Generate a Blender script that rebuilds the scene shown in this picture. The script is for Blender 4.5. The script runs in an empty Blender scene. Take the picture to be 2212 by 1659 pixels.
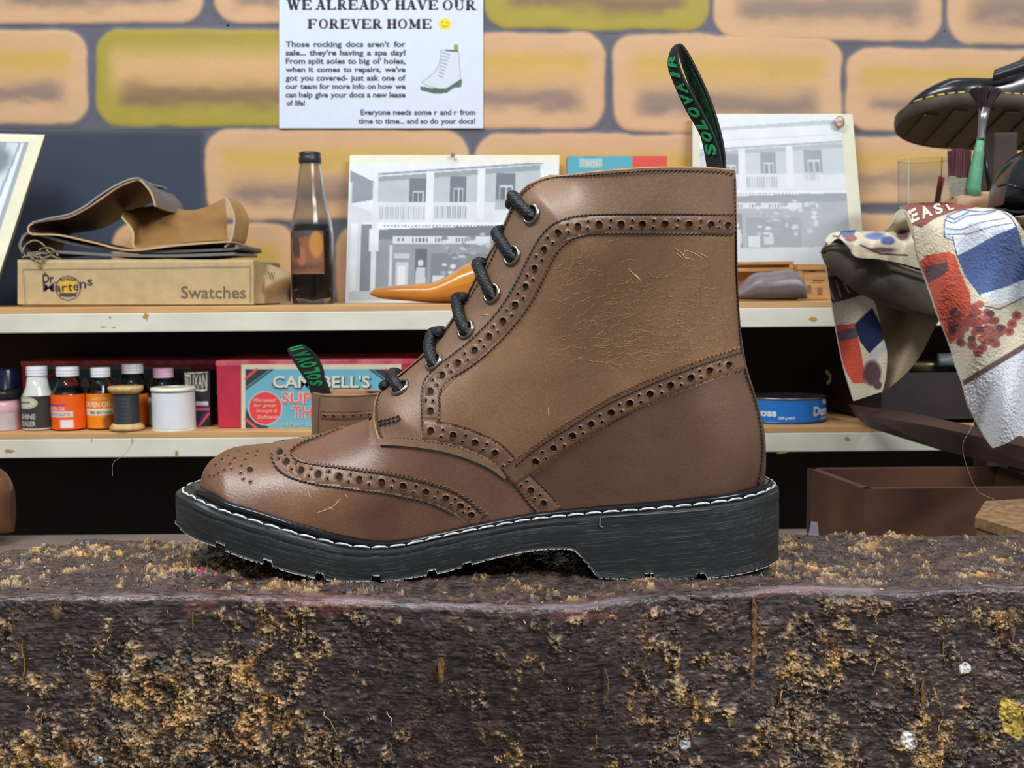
import bpy, bmesh, math, random
import numpy as np
from mathutils import Vector, Matrix
from mathutils.bvhtree import BVHTree
from mathutils.geometry import delaunay_2d_cdt
random.seed(7); RNG = np.random.default_rng(7)
S = bpy.context.scene; COL = S.collection

# ---------------- camera ----------------
F = 2400.0; CX, CY = 1106.0, 829.5; HC = 0.137; PITCH = math.radians(4.98); ROLL = 0.0082
_f = np.array([0, math.cos(PITCH), -math.sin(PITCH)]); _u0 = np.array([0, math.sin(PITCH), math.cos(PITCH)]); _r0 = np.array([1.0, 0, 0])
_u = _u0*math.cos(ROLL) + _r0*math.sin(ROLL); _r = _r0*math.cos(ROLL) - _u0*math.sin(ROLL)
CAM = np.array([0, 0, HC])
cd = bpy.data.cameras.new('camera'); cam = bpy.data.objects.new('camera', cd); COL.objects.link(cam)
cam.matrix_world = Matrix(((_r[0], _u[0], -_f[0], 0), (_r[1], _u[1], -_f[1], 0), (_r[2], _u[2], -_f[2], HC), (0, 0, 0, 1)))
cd.sensor_width = 36; cd.lens = F/2212*36; cd.clip_start = 0.02
cd.dof.use_dof = True; cd.dof.focus_distance = 0.525; cd.dof.aperture_fstop = 34
S.camera = cam
# ---------------- world, lights, exposure ----------------
w = bpy.data.worlds.new('world'); S.world = w; w.use_nodes = True
w.node_tree.nodes['Background'].inputs[0].default_value = (0.90, 0.95, 1.0, 1)
w.node_tree.nodes['Background'].inputs[1].default_value = 0.26
def area(name, loc, target, sx, sy, power, col=(1, 1, 1)):
    l = bpy.data.lights.new(name, 'AREA'); l.shape = 'RECTANGLE'; l.size = sx; l.size_y = sy; l.energy = power; l.color = col
    o = bpy.data.objects.new(name, l); COL.objects.link(o); o.location = loc
    o.rotation_euler = (Vector(target)-Vector(loc)).to_track_quat('-Z', 'Y').to_euler()
    return o
area('ceiling_strip_light', (-0.75, 0.10, 1.55), (-0.05, 0.75, 0.0), 1.2, 0.16, 21, (0.97, 0.99, 1.0))
area('ceiling_strip_light', (1.05, -0.45, 1.30), (0.1, 0.7, 0.0), 1.0, 0.2, 23, (0.98, 0.99, 1.0))
area('ceiling_strip_light', (0.1, 1.0, 1.75), (0.0, 1.2, 0.0), 1.2, 0.16, 4, (0.98, 0.99, 1.0))
S.view_settings.view_transform = 'Standard'; S.view_settings.look = 'None'
S.view_settings.exposure = 0.38; S.view_settings.gamma = 1.0; S.view_settings.use_curve_mapping = False
S.cycles.use_denoising = True; S.cycles.max_bounces = 8; S.cycles.caustics_reflective = False; S.cycles.caustics_refractive = False

# ---------------- projection helpers (a traced pixel -> real point at a real depth) ----------------
def ray(px, py):
    return _f + _r*((px-CX)/F) - _u*((py-CY)/F)
def P(px, py, Y):
    d = ray(px, py); return CAM + d*(Y/d[1])
def Pz(px, py, z):
    d = ray(px, py); return CAM + d*((z-HC)/d[2])
def Pv(PX, PY, Y):
    PX = np.asarray(PX, float)[..., None]; PY = np.asarray(PY, float)[..., None]
    d = _f + _r*((PX-CX)/F) - _u*((PY-CY)/F)
    return CAM + d*(np.asarray(Y, float)[..., None]/d[..., 1:2])
def proj(v):
    v = np.asarray(v)-CAM; zz = v@_f
    return CX + F*(v@_r)/zz, CY - F*(v@_u)/zz

# ---------------- mesh / object helpers ----------------
def lin(c):
    c = np.asarray(c, float)/255.0
    return np.where(c <= 0.04045, c/12.92, ((c+0.055)/1.055)**2.4)
def rgba(c): return tuple(lin(c)) + (1.0,)
def mesh_obj(name, verts, faces, mat=None, parent=None, smooth=True, mats=None, fmat=None, col=None, kind=None, label=None):
    me = bpy.data.meshes.new(name)
    me.from_pydata([tuple(map(float, v)) for v in verts], [], [tuple(int(i) for i in f) for f in faces])
    if mats:
        for m in mats: me.materials.append(m)
        if fmat is not None: me.polygons.foreach_set('material_index', np.asarray(fmat, dtype=np.int32))
    elif mat: me.materials.append(mat)
    me.polygons.foreach_set('use_smooth', [smooth]*len(me.polygons))
    if col is not None:
        a = me.color_attributes.new('Col', 'FLOAT_COLOR', 'POINT')
        c4 = np.ones((len(verts), 4), dtype=np.float32); c4[:, :3] = col
        a.data.foreach_set('color', c4.ravel())
    me.update()
    o = bpy.data.objects.new(name, me); COL.objects.link(o)
    if parent is not None:
        o.parent = parent; o.matrix_parent_inverse = Matrix.Translation(-Vector(parent.location)) if parent.type == 'EMPTY' else Matrix.Identity(4)
    if kind: o['kind'] = kind
    if label: o['label'] = label
    return o
def thing(name, label, cat, loc=(0, 0, 0), group=None):
    o = bpy.data.objects.new(name, None); COL.objects.link(o); o.location = Vector([float(c) for c in loc]); o.empty_display_size = 0.01
    o['label'] = label; o['category'] = cat
    if group: o['group'] = group
    return o
def tag(o, label, cat, group=None, kind=None):
    o['label'] = label; o['category'] = cat
    if group: o['group'] = group
    if kind: o['kind'] = kind
    return o
def struct(o): o['kind'] = 'structure'; return o

class MB:
    """collects primitives that make ONE mesh"""
    def __init__(s): s.v = []; s.f = []; s.m = []; s.c = []
    def add(s, v, f, m=0, c=None):
        b = len(s.v); v = [tuple(map(float, p)) for p in v]; s.v += v
        s.f += [tuple(int(i)+b for i in q) for q in f]; s.m += [m]*len(f)
        s.c += [tuple(c)]*len(v) if c is not None and np.ndim(c) == 1 else ([tuple(k) for k in c] if c is not None else [(1, 1, 1)]*len(v))
    def box(s, a, b, m=0, bev=0.0, M=None, c=None):
        x0, y0, z0 = [min(p, q) for p, q in zip(a, b)]; x1, y1, z1 = [max(p, q) for p, q in zip(a, b)]
        bev = min(bev, (x1-x0)*.49, (y1-y0)*.49, (z1-z0)*.49)
        bm = bmesh.new(); bmesh.ops.create_cube(bm, size=1)
        for v in bm.verts:
            v.co = Vector(((x0+x1)/2+v.co.x*(x1-x0), (y0+y1)/2+v.co.y*(y1-y0), (z0+z1)/2+v.co.z*(z1-z0)))
        if bev > 0: bmesh.ops.bevel(bm, geom=bm.edges[:], offset=bev, segments=2, affect='EDGES', profile=0.5)
        if M is not None: bmesh.ops.transform(bm, matrix=M, verts=bm.verts[:])
        bm.verts.index_update()
        s.add([v.co[:] for v in bm.verts], [[v.index for v in f.verts] for f in bm.faces], m, c); bm.free()
    def hexa(s, p8, m=0, c=None):
        s.add(p8, [(0, 1, 2, 3), (7, 6, 5, 4), (0, 4, 5, 1), (1, 5, 6, 2), (2, 6, 7, 3), (3, 7, 4, 0)], m, c)
    def slab(s, quad, n, t, m=0, c=None):
        n = np.asarray(n)*t; q = [np.asarray(p) for p in quad]; s.hexa(q+[p+n for p in q], m, c)
    def tube(s, pts, r, n=8, m=0, c=None, cap=True, rfun=None):
        pts = [np.asarray(p, float) for p in pts]; N = len(pts); vs = []; up = None
        for i, p in enumerate(pts):
            t = pts[min(i+1, N-1)]-pts[max(i-1, 0)]; t = t/(np.linalg.norm(t)+1e-12)
            if up is None:
                up = np.array([0, 0, 1.0]) if abs(t[2]) < .9 else np.array([1.0, 0, 0])
            a = np.cross(t, up); a /= np.linalg.norm(a)+1e-12; up = np.cross(a, t)
            ri = r[i] if hasattr(r, '__len__') else r
            for k in range(n):
                th = 2*math.pi*k/n; rr = ri*(rfun(i, th) if rfun else 1)
                vs.append(p+(a*math.cos(th)+up*math.sin(th))*rr)
        fs = [(i*n+k, i*n+(k+1) % n, (i+1)*n+(k+1) % n, (i+1)*n+k) for i in range(N-1) for k in range(n)]
        if cap: fs += [tuple(range(n-1, -1, -1)), tuple(range((N-1)*n, N*n))]
        s.add(vs, fs, m, c)
    def lathe(s, prof, cx, cy, n=32, m=0, c=None, sy=1.0, a0=0, a1=2*math.pi):
        full = abs(a1-a0-2*math.pi) < 1e-6; k = n if full else n+1; vs = []
        for r, z in prof:
            for i in range(k):
                a = a0+(a1-a0)*i/n; vs.append((cx+r*math.cos(a), cy+r*sy*math.sin(a), z))
        fs = [(j*k+i, j*k+(i+1) % k, (j+1)*k+(i+1) % k, (j+1)*k+i) for j in range(len(prof)-1) for i in range(n)]
        s.add(vs, fs, m, c)
    def grid(s, V, m=0, c=None, wrapu=False):
        V = np.asarray(V); a, b = V.shape[:2]
        fs = [(i*b+j, i*b+j+1, (i+1)*b+j+1, (i+1)*b+j) for i in range(a-1) for j in range(b-1)]
        s.add(V.reshape(-1, 3), fs, m, c if c is None or np.ndim(c) == 1 else np.asarray(c).reshape(-1, 3))
    def build(s, name, mat=None, parent=None, smooth=False, mats=None, usecol=False, **k):
        return mesh_obj(name, s.v, s.f, mat, parent, smooth, mats, s.m if mats else None, np.array(s.c) if usecol else None, **k)
def shade_auto(o, ang=0.6):
    for p in o.data.polygons: p.use_smooth = True
    try: o.data.set_sharp_from_angle(angle=ang)
    except Exception: pass
    return o

# ---------------- interpolation / noise ----------------
def interp_path(pts, step=3.0, smooth=True):
    pts = np.asarray(pts, float)
    if smooth and len(pts) > 2:
        out = []; P4 = np.vstack([2*pts[0]-pts[1], pts, 2*pts[-1]-pts[-2]])
        for i in range(1, len(P4)-2):
            p0, p1, p2, p3 = P4[i-1:i+3]; L = np.linalg.norm(p2-p1); n = max(2, int(L/step*2))
            for t in np.linspace(0, 1, n, endpoint=False):
                out.append(.5*((2*p1)+(-p0+p2)*t+(2*p0-5*p1+4*p2-p3)*t*t+(-p0+3*p1-3*p2+p3)*t**3))
        out.append(pts[-1]); pts = np.array(out)
    seg = np.linalg.norm(np.diff(pts, axis=0), axis=1); cum = np.r_[0, np.cumsum(seg)]
    n = max(2, int(round(cum[-1]/step))+1); q = np.linspace(0, cum[-1], n)
    return np.stack([np.interp(q, cum, pts[:, k]) for k in range(pts.shape[1])], 1)
def vnoise(x, y, seed=0):
    xi = np.floor(x).astype(np.int64); yi = np.floor(y).astype(np.int64); xf = x-xi; yf = y-yi
    def h(a, b):
        n = (a*374761393+b*668265263+seed*974634777) & 0xffffffff
        n = ((n ^ (n >> 13))*1274126177) & 0xffffffff; n = n ^ (n >> 16)
        return (n & 0xffff)/65535.0
    sx = xf*xf*xf*(xf*(xf*6-15)+10); sy = yf*yf*yf*(yf*(yf*6-15)+10)
    return (h(xi, yi)*(1-sx)+h(xi+1, yi)*sx)*(1-sy)+(h(xi, yi+1)*(1-sx)+h(xi+1, yi+1)*sx)*sy
def fbm(x, y, o=4, seed=0, g=.5, ridge=False):
    s = 0; a = 1; t = 0
    for k in range(o):
        v = vnoise(x*2**k+k*17.3, y*2**k+k*9.1, seed+k)
        if ridge: v = 1-abs(2*v-1)
        s = s+a*v; t += a; a *= g
    return s/t
def sstep(a, b, x):
    t = np.clip((x-a)/(b-a), 0, 1); return t*t*(3-2*t)
def inpoly(X, Y, pts):
    pts = np.asarray(pts, float); ins = np.zeros(np.shape(X), bool); n = len(pts)
    for i in range(n):
        x0, y0 = pts[i]; x1, y1 = pts[(i+1) % n]
        if y0 == y1: continue
        c = ((y0 > Y) != (y1 > Y)) & (X < (x1-x0)*(Y-y0)/(y1-y0)+x0); ins ^= c
    return ins
def dline(X, Y, pts):
    pts = np.asarray(pts, float); D = np.full(np.shape(X), 1e9)
    for (x0, y0), (x1, y1) in zip(pts[:-1], pts[1:]):
        dx, dy = x1-x0, y1-y0; L = dx*dx+dy*dy+1e-12; t = np.clip(((X-x0)*dx+(Y-y0)*dy)/L, 0, 1)
        D = np.minimum(D, np.hypot(X-x0-t*dx, Y-y0-t*dy))
    return D
def paint(X, Y, base, shapes):
    """flat print: colour of every grid vertex from a list of drawn shapes"""
    C = np.empty(np.shape(X)+(3,)); C[:] = lin(base) if np.ndim(base) == 1 or not hasattr(base, 'shape') else base
    for sh in shapes:
        k = sh[0]
        if k == 'poly': m = inpoly(X, Y, sh[1]).astype(float); c = sh[2]
        elif k == 'rect': x0, y0, x1, y1 = sh[1]; m = ((X >= x0) & (X <= x1) & (Y >= y0) & (Y <= y1)).astype(float); c = sh[2]
        elif k == 'ell': cx, cy, rx, ry = sh[1]; d = np.hypot((X-cx)/rx, (Y-cy)/ry); s = sh[3] if len(sh) > 3 else .01; m = 1-sstep(1-s, 1+s, d); c = sh[2]
        elif k == 'line': m = 1-sstep(sh[2]*.5-.6, sh[2]*.5+.6, dline(X, Y, sh[1])); c = sh[3]
        elif k == 'bars':
            x0, y0, x1, y1, n = sh[1]; m = ((X >= x0) & (X <= x1) & (Y >= y0) & (Y <= y1) & (((X-x0)/(x1-x0)*n) % 1 < .5)).astype(float); c = sh[2]
        if k in ('poly', 'rect', 'bars') and len(sh) > 3: m = m*sh[3]
        C = C*(1-m[..., None])+lin(c)*m[..., None]
    return C

# ---------------- materials ----------------
def newmat(name):
    m = bpy.data.materials.new(name); m.use_nodes = True; nt = m.node_tree
    return m, nt, nt.nodes['Principled BSDF']
def N(nt, t, **kw):
    n = nt.nodes.new(t)
    for k, v in kw.items():
        if k in n.inputs.keys(): n.inputs[k].default_value = v
        else: setattr(n, k, v)
    return n
def mat(name, c, rough=.5, metal=0, var=.12, scale=40, bump=0, bscale=200, spec=.5, stretch=(1, 1, 1), trans=0, alpha=1, ior=1.45, coat=0, sheen=0, c2=None, detail=4):
    m, nt, b = newmat(name); L = nt.links
    tc = N(nt, 'ShaderNodeTexCoord'); mp = N(nt, 'ShaderNodeMapping'); mp.inputs['Scale'].default_value = stretch
    L.new(tc.outputs['Object'], mp.inputs['Vector'])
    no = N(nt, 'ShaderNodeTexNoise'); no.inputs['Scale'].default_value = scale; no.inputs['Detail'].default_value = detail
    L.new(mp.outputs[0], no.inputs['Vector'])
    mx = N(nt, 'ShaderNodeMix', data_type='RGBA'); a = lin(c)
    d = lin(c2) if c2 is not None else None
    mx.inputs[6].default_value = tuple(a*(1-var) if d is None else a)+(1,); mx.inputs[7].default_value = tuple(np.minimum(1, a*(1+var)) if d is None else d)+(1,)
    mr = N(nt, 'ShaderNodeMapRange'); mr.inputs[1].default_value = .35; mr.inputs[2].default_value = .65
    L.new(no.outputs[0], mr.inputs[0]); L.new(mr.outputs[0], mx.inputs[0]); L.new(mx.outputs[2], b.inputs['Base Color'])
    b.inputs['Roughness'].default_value = rough; b.inputs['Metallic'].default_value = metal
    b.inputs['Specular IOR Level'].default_value = spec; b.inputs['Transmission Weight'].default_value = trans; b.inputs['IOR'].default_value = ior
    b.inputs['Coat Weight'].default_value = coat; b.inputs['Coat Roughness'].default_value = .15
    if sheen: b.inputs['Sheen Weight'].default_value = sheen
    if bump:
        n2 = N(nt, 'ShaderNodeTexNoise'); n2.inputs['Scale'].default_value = bscale; n2.inputs['Detail'].default_value = 3
        L.new(mp.outputs[0], n2.inputs['Vector']); bp = N(nt, 'ShaderNodeBump'); bp.inputs['Strength'].default_value = bump; bp.inputs['Distance'].default_value = .001
        L.new(n2.outputs[0], bp.inputs['Height']); L.new(bp.outputs[0], b.inputs['Normal'])
    return m
def colmat(name, rough=.6, bump=0, bscale=200, spec=.4, var=.06, vscale=60, coat=0, sheen=0, stretch=(1, 1, 1), dist=.001):
    """colours come from the print stored on the mesh"""
    m, nt, b = newmat(name); L = nt.links
    at = N(nt, 'ShaderNodeAttribute', attribute_name='Col'); tc = N(nt, 'ShaderNodeTexCoord')
    mp = N(nt, 'ShaderNodeMapping'); mp.inputs['Scale'].default_value = stretch; L.new(tc.outputs['Object'], mp.inputs[0])
    no = N(nt, 'ShaderNodeTexNoise'); no.inputs['Scale'].default_value = vscale; L.new(mp.outputs[0], no.inputs['Vector'])
    mr = N(nt, 'ShaderNodeMapRange'); mr.inputs[1].default_value = .3; mr.inputs[2].default_value = .7; mr.inputs[3].default_value = 1-var; mr.inputs[4].default_value = 1+var
    L.new(no.outputs[0], mr.inputs[0]); mu = N(nt, 'ShaderNodeVectorMath', operation='SCALE'); L.new(at.outputs['Color'], mu.inputs[0]); L.new(mr.outputs[0], mu.inputs['Scale'])
    L.new(mu.outputs[0], b.inputs['Base Color']); b.inputs['Roughness'].default_value = rough; b.inputs['Specular IOR Level'].default_value = spec
    b.inputs['Coat Weight'].default_value = coat
    if sheen: b.inputs['Sheen Weight'].default_value = sheen
    if bump:
        n2 = N(nt, 'ShaderNodeTexNoise'); n2.inputs['Scale'].default_value = bscale; n2.inputs['Detail'].default_value = 4; L.new(mp.outputs[0], n2.inputs['Vector'])
        bp = N(nt, 'ShaderNodeBump'); bp.inputs['Strength'].default_value = bump; bp.inputs['Distance'].default_value = dist
        L.new(n2.outputs[0], bp.inputs['Height']); L.new(bp.outputs[0], b.inputs['Normal'])
    return m

# ---------------- lettering ----------------
_tc = {}
def text_geo(s, bold=0.0):
    k = (s, bold)
    if k in _tc: return _tc[k]
    cu = bpy.data.curves.new('t', 'FONT'); cu.body = s; cu.size = 1; cu.offset = bold; cu.resolution_u = 3
    o = bpy.data.objects.new('t', cu); COL.objects.link(o)
    me = bpy.data.meshes.new_from_object(o.evaluated_get(bpy.context.evaluated_depsgraph_get()))
    V = np.array([v.co[:2] for v in me.vertices]) if len(me.vertices) else np.zeros((0, 2)); Fc = [tuple(p.vertices) for p in me.polygons]
    bpy.data.objects.remove(o); bpy.data.curves.remove(cu); bpy.data.meshes.remove(me)
    _tc[k] = (V, Fc); return V, Fc
def text_px(mb, s, x0, y0, x1, y1, mapf, m=0, bold=0.0, fit=True, c=None, skew=0.0):
    """letters filling the picture rectangle x0..x1, y0(top)..y1(bottom) of a surface given by mapf(px,py)"""
    V, Fc = text_geo(s, bold)
    if not len(V): return
    lo = V.min(0); hi = V.max(0); U = (V-lo)/(hi-lo+1e-9)
    X = x0+(U[:, 0]+skew*(U[:, 1]))*(x1-x0); Y = y1-U[:, 1]*(y1-y0)
    mb.add([mapf(a, b) for a, b in zip(X, Y)], Fc, m, c)
def para(mb, s, x0, x1, base, h, mapf, m=0, bold=.02, just=True, c=None):
    ws = s.split(); wid = []
    for a in ws: V, _ = text_geo(a, bold); wid.append(V[:, 0].max()-V[:, 0].min())
    sc = h/.7; tot = sum(wid)
    if just:
        sx = min(sc*1.25, (x1-x0)*.86/tot); gap = (x1-x0-tot*sx)/max(1, len(ws)-1)
    else: sx = sc*.95; gap = .3*sc
    x = x0
    for a, wd in zip(ws, wid):
        V, Fc = text_geo(a, bold); X = x+(V[:, 0]-V[:, 0].min())*sx; Y = base-V[:, 1]*sc
        mb.add([mapf(p, q) for p, q in zip(X, Y)], Fc, m, c); x += wd*sx+gap
def pane(name, x0, y0, x1, y1, step, mapf, base, shapes, mt, parent=None, thick=.002, tilt=None, smooth=True, noise=0, **k):
    """a printed board/sheet: fine grid front carrying the print, with real thickness behind"""
    nx = int((x1-x0)/step)+1; ny = int((y1-y0)/step)+1
    X, Y = np.meshgrid(np.linspace(x0, x1, nx), np.linspace(y0, y1, ny))
    C = paint(X, Y, base, shapes)
    if noise: C = C*(1+noise*(fbm(X/30, Y/30, 4, 3)-.5)[..., None])
    V = mapf(X, Y); n = np.cross(V[-1, 0]-V[0, 0], V[0, -1]-V[0, 0]); n = n/np.linalg.norm(n)
    if n[1] < 0: n = -n
    mb = MB(); mb.grid(V, 0, C)
    q = [V[0, 0], V[0, -1], V[-1, -1], V[-1, 0]]; cc = np.array(lin(k.pop('edge', (200, 195, 180))))
    b = [p+n*thick for p in q]; e = [p+n*.0002 for p in q]
    mb.add(e+b, [(4, 5, 6, 7), (0, 1, 5, 4), (1, 2, 6, 5), (2, 3, 7, 6), (3, 0, 4, 7)], 0, cc)
    return mb.build(name, mt, parent, smooth=False, usecol=True, **k)
# ================= SETTING: wall with airbrushed brick mural, shelves =================
YW = 1.62; YS = 1.36
ZU = P(1106, 656, YS)[2]; ZL = P(1106, 927, YS)[2]; ZB = -0.12
M_wall = colmat('mural_paint', rough=.55, bump=.05, bscale=400, var=.05, vscale=500)
PEACH = (208, 168, 128); OLIVE = (166, 150, 58)
# x0,y0,x1,y1, kind, slope
BR = [(-160, -150, 440, 50, 'p', .0), (462, -150, 660, 52, 'p', 0), (1047, -150, 1532, 64, 'o', .012), (1542, -150, 2036, 88, 'p', .02), (2044, -150, 2500, 98, 'p', .02),
      (-260, 66, 190, 268, 'p', 0), (208, 62, 700, 272, 'o', 0), (800, 70, 1306, 276, 'p', .01), (1325, 76, 1818, 290, 'p', .03), (1826, 106, 2400, 286, 'p', .02),
      (446, 280, 1012, 474, 'p', 0), (1026, 290, 1560, 472, 'y', 0), (1600, 296, 2400, 440, 'y', .02),
      (240, 484, 640, 690, 'y', 0), (726, 484, 1200, 690, 'y', 0), (1210, 484, 1700, 690, 'p', 0), (1760, 462, 2400, 690, 'y', .01)]
MORT = lin((92, 92, 104)); DARK = lin((56, 66, 84))
def brick_sd(X, Y, b):
    x0, y0, x1, y1, k, sl = b; cx = (x0+x1)/2; cy = (y0+y1)/2; r = 52
    yy = Y-(X-cx)*sl*.6
    wob = (fbm(X/60, Y/60, 3, 11)-.5)*9
    qx = abs(X-cx)-(x1-x0)/2+r; qy = abs(yy-cy)-(y1-y0)/2+r
    return np.hypot(np.maximum(qx, 0), np.maximum(qy, 0))+np.minimum(np.maximum(qx, qy), 0)-r+wob
def mural(X, Y):
    n = fbm(X/140, Y/90, 4, 5)[..., None]
    C = MORT*(.85+.35*n)
    dk = (sstep(452, 430, X)*sstep(276, 292, Y))[..., None]
    C = C*(1-dk)+DARK*(.75+.5*fbm(X/180, Y/120, 4, 9)[..., None])*dk
    for i, b in enumerate(BR):
        x0, y0, x1, y1, k, sl = b; cx = (x0+x1)/2; w2 = (x1-x0)/2; h2 = (y1-y0)/2; cy = (y0+y1)/2
        d = brick_sd(X, Y, b); m = (1-sstep(-5, 5, d))[..., None]
        yy = Y-(X-cx)*sl*.6; nn = (fbm(X/70+i, Y/30, 4, 20+i)-.5)
        inner = sstep(-16, -56, d+nn*24)
        if k == 'o': base = lin(OLIVE); hi = lin((205, 168, 110)); lo = lin((128, 100, 76))
        elif k == 'y': base = lin(PEACH); hi = lin((202, 166, 62)); lo = lin((146, 124, 108))
        else: base = lin(PEACH); hi = lin((198, 164, 70)); lo = lin((134, 114, 106))
        col = np.ones(X.shape+(3,))*base
        th = inner*np.exp(-((yy-(cy-h2*.32)+nn*26)/(h2*.36))**2)[...]
        col = col*(1-.9*th[..., None])+hi*.9*th[..., None]
        mid = inner*.45*np.exp(-((yy-cy)/(h2*.35))**2)*(1 if k != 'o' else 1.9)
        col = col*(1-mid[..., None])+lin((214, 170, 120))*mid[..., None]
        tl = inner*np.exp(-((yy-(cy+h2*.42)+nn*40)/(h2*.30))**2)*sstep(0, 60, w2-abs(X-cx)-20)
        col = col*(1-.88*tl[..., None])+lo*.88*tl[..., None]
        col = col*(1+.12*nn[..., None])
        C = C*(1-m)+col*m
    return C
def wallmap(X, Y, off=0): return Pv(X, Y, np.full(np.shape(X), YW-off))
X, Y = np.meshgrid(np.linspace(-1500, 3700, 640), np.linspace(-900, 740, 240))
mb = MB(); mb.grid(wallmap(X, Y), 0, mural(X, Y)); wall = struct(mb.build('wall_back', M_wall, usecol=True))
for i, b in enumerate(BR):
    x0, y0, x1, y1 = [max(-190, b[0]-9), max(-120, b[1]-9), min(2420, b[2]+9), min(700, b[3]+9)]
    nx = int((x1-x0)/4)+1; ny = int((y1-y0)/4)+1
    X, Y = np.meshgrid(np.linspace(x0, x1, nx), np.linspace(y0, y1, ny))
    sd = brick_sd(X, Y, b); V = wallmap(X, Y); V[..., 1] -= .0003+.0012*sstep(8, -8, sd)
    C = mural(X, Y); a, bb = X.shape
    keep = sd < 9
    fs = [(r*bb+c, r*bb+c+1, (r+1)*bb+c+1, (r+1)*bb+c) for r in range(a-1) for c in range(bb-1) if keep[r, c] or keep[r+1, c+1] or keep[r, c+1] or keep[r+1, c]]
    used = sorted({q for f in fs for q in f}); mp_ = {q: n for n, q in enumerate(used)}
    mesh_obj('painted_brick', V.reshape(-1, 3)[used], [[mp_[q] for q in f] for f in fs], M_wall, wall, True, col=C.reshape(-1, 3)[used])

M_white = mat('chipped_white_paint', (218, 216, 200), .45, var=.07, scale=14, bump=.15, bscale=60, stretch=(1, 1, 2))
M_ply = mat('raw_shelf_timber', (205, 160, 108), .55, var=.14, scale=25, stretch=(.3, 1, 3), bump=.1)
M_dark = mat('dark_stained_board', (34, 24, 24), .8, var=.3, scale=8)
M_top = mat('shelf_top_timber', (150, 112, 76), .6, var=.15, scale=30, stretch=(.3, 1, 1))
def shelf(z, label):
    t = thing('shelf', label, 'shelf', (0, YS, z))
    m = MB(); m.box((-1.5, YS, z-.0075), (1.5, 1.60, z), bev=.0008); m.build('shelf_board', M_ply, t)
    m = MB(); m.box((-1.5, YS-.0012, z-.031), (1.5, YS+.016, z-.0077), bev=.001); o = m.build('shelf_batten', M_white, t)
    return t
s1 = shelf(ZU, 'upper timber shelf with a white painted front batten, carrying the box, bottle and old photographs')
s2 = shelf(ZL, 'lower timber shelf with a stained white front batten, carrying the dye bottles and thread spools')
m = MB(); a = P(926, 700, YS); b = P(964, 700, YS); m.box((a[0], YS+.001, ZL), (b[0], YS+.05, ZU-.031), bev=.001)
tag(m.build('shelf_divider', M_white), 'white upright post between the two shelves beside the red sewing box', 'post')
m = MB(); m.box((-1.6, 1.600, -.40), (1.6, 1.615, ZU-.008)); struct(m.build('trim_1', M_dark))
# paint chips and glue drips on the battens
m = MB()
def drip(cx, cy, w_, h_, Yd):
    pts = []
    for k in range(10):
        a = 2*math.pi*k/10; rr = .45+.8*random.random(); pts.append(P(cx+math.cos(a)*w_*rr, cy+math.sin(a)*h_*rr, Yd))
    c = np.mean(pts, 0)-np.array([0, .00012, 0]); m.add([c]+pts, [(0, i+1, (i+1) % 10+1) for i in range(10)])
for q in [(315, 683, 9, 11), (238, 686, 4, 3), (222, 706, 9, 2), (245, 707, 6, 2), (1757, 690, 12, 5), (285, 954, 2, 8), (20, 975, 12, 4), (382, 978, 5, 7), (198, 952, 2, 6), (1830, 948, 8, 4), (1690, 978, 18, 2.5), (1120, 700, 6, 3)]:
    drip(*q, YS-.0014)
o = m.build('dried_glue_drips', mat('dried_amber_glue', (178, 142, 70), .6), s1, kind='stuff')
# bench behind the block
M_bench = mat('worn_bench_top', (134, 108, 92), .5, var=.25, scale=30, stretch=(.4, 1, 1), bump=.3, bscale=90, c2=(104, 96, 94))
m = MB(); m.box((-1.2, .46, -.16), (1.2, 1.16, ZB), bev=.004)
bench = thing('bench', 'worn brown wooden bench top carrying the rough timber block and the open drawer', 'bench', (0, .8, ZB)); m.build('bench_top', M_bench, bench)
for lx in (-1.12, 1.12):
    for ly in (.50, 1.10): m = MB(); m.box((lx-.04, ly-.04, -.95), (lx+.04, ly+.04, -.16), bev=.003); m.build('leg', M_bench, bench)
m = MB(); m.box((-2.2, -1.8, -1.0), (2.2, 1.62, -.95)); struct(m.build('floor', mat('grey_floor', (120, 112, 104), .6, var=.1, scale=6)))
# ================= rough timber block, crusted with glue =================
fe = interp_path([(-60, 1290), (0, 1290), (150, 1288), (260, 1290), (420, 1288), (560, 1290), (700, 1296), (820, 1300), (950, 1308), (1100, 1312), (1250, 1312), (1330, 1300), (1430, 1286), (1560, 1282), (1700, 1274), (1850, 1276), (1980, 1280), (2100, 1270), (2212, 1272), (2280, 1272)], 6)
FE = np.array([Pz(a, b, 0.0) for a, b in fe])
be = interp_path([(-60, 1200), (100, 1185), (200, 1172), (300, 1172), (420, 1180), (700, 1172), (1000, 1168), (1400, 1168), (1700, 1163), (1900, 1160), (2050, 1163), (2212, 1160), (2300, 1158)], 6)
BE = np.array([Pz(a, b, 0.0) for a, b in be])
nx = 1180; xs = np.linspace(-.33, .33, nx)
fy = np.interp(xs, FE[:, 0], FE[:, 1]); by = np.interp(xs, BE[:, 0], BE[:, 1])
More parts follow.
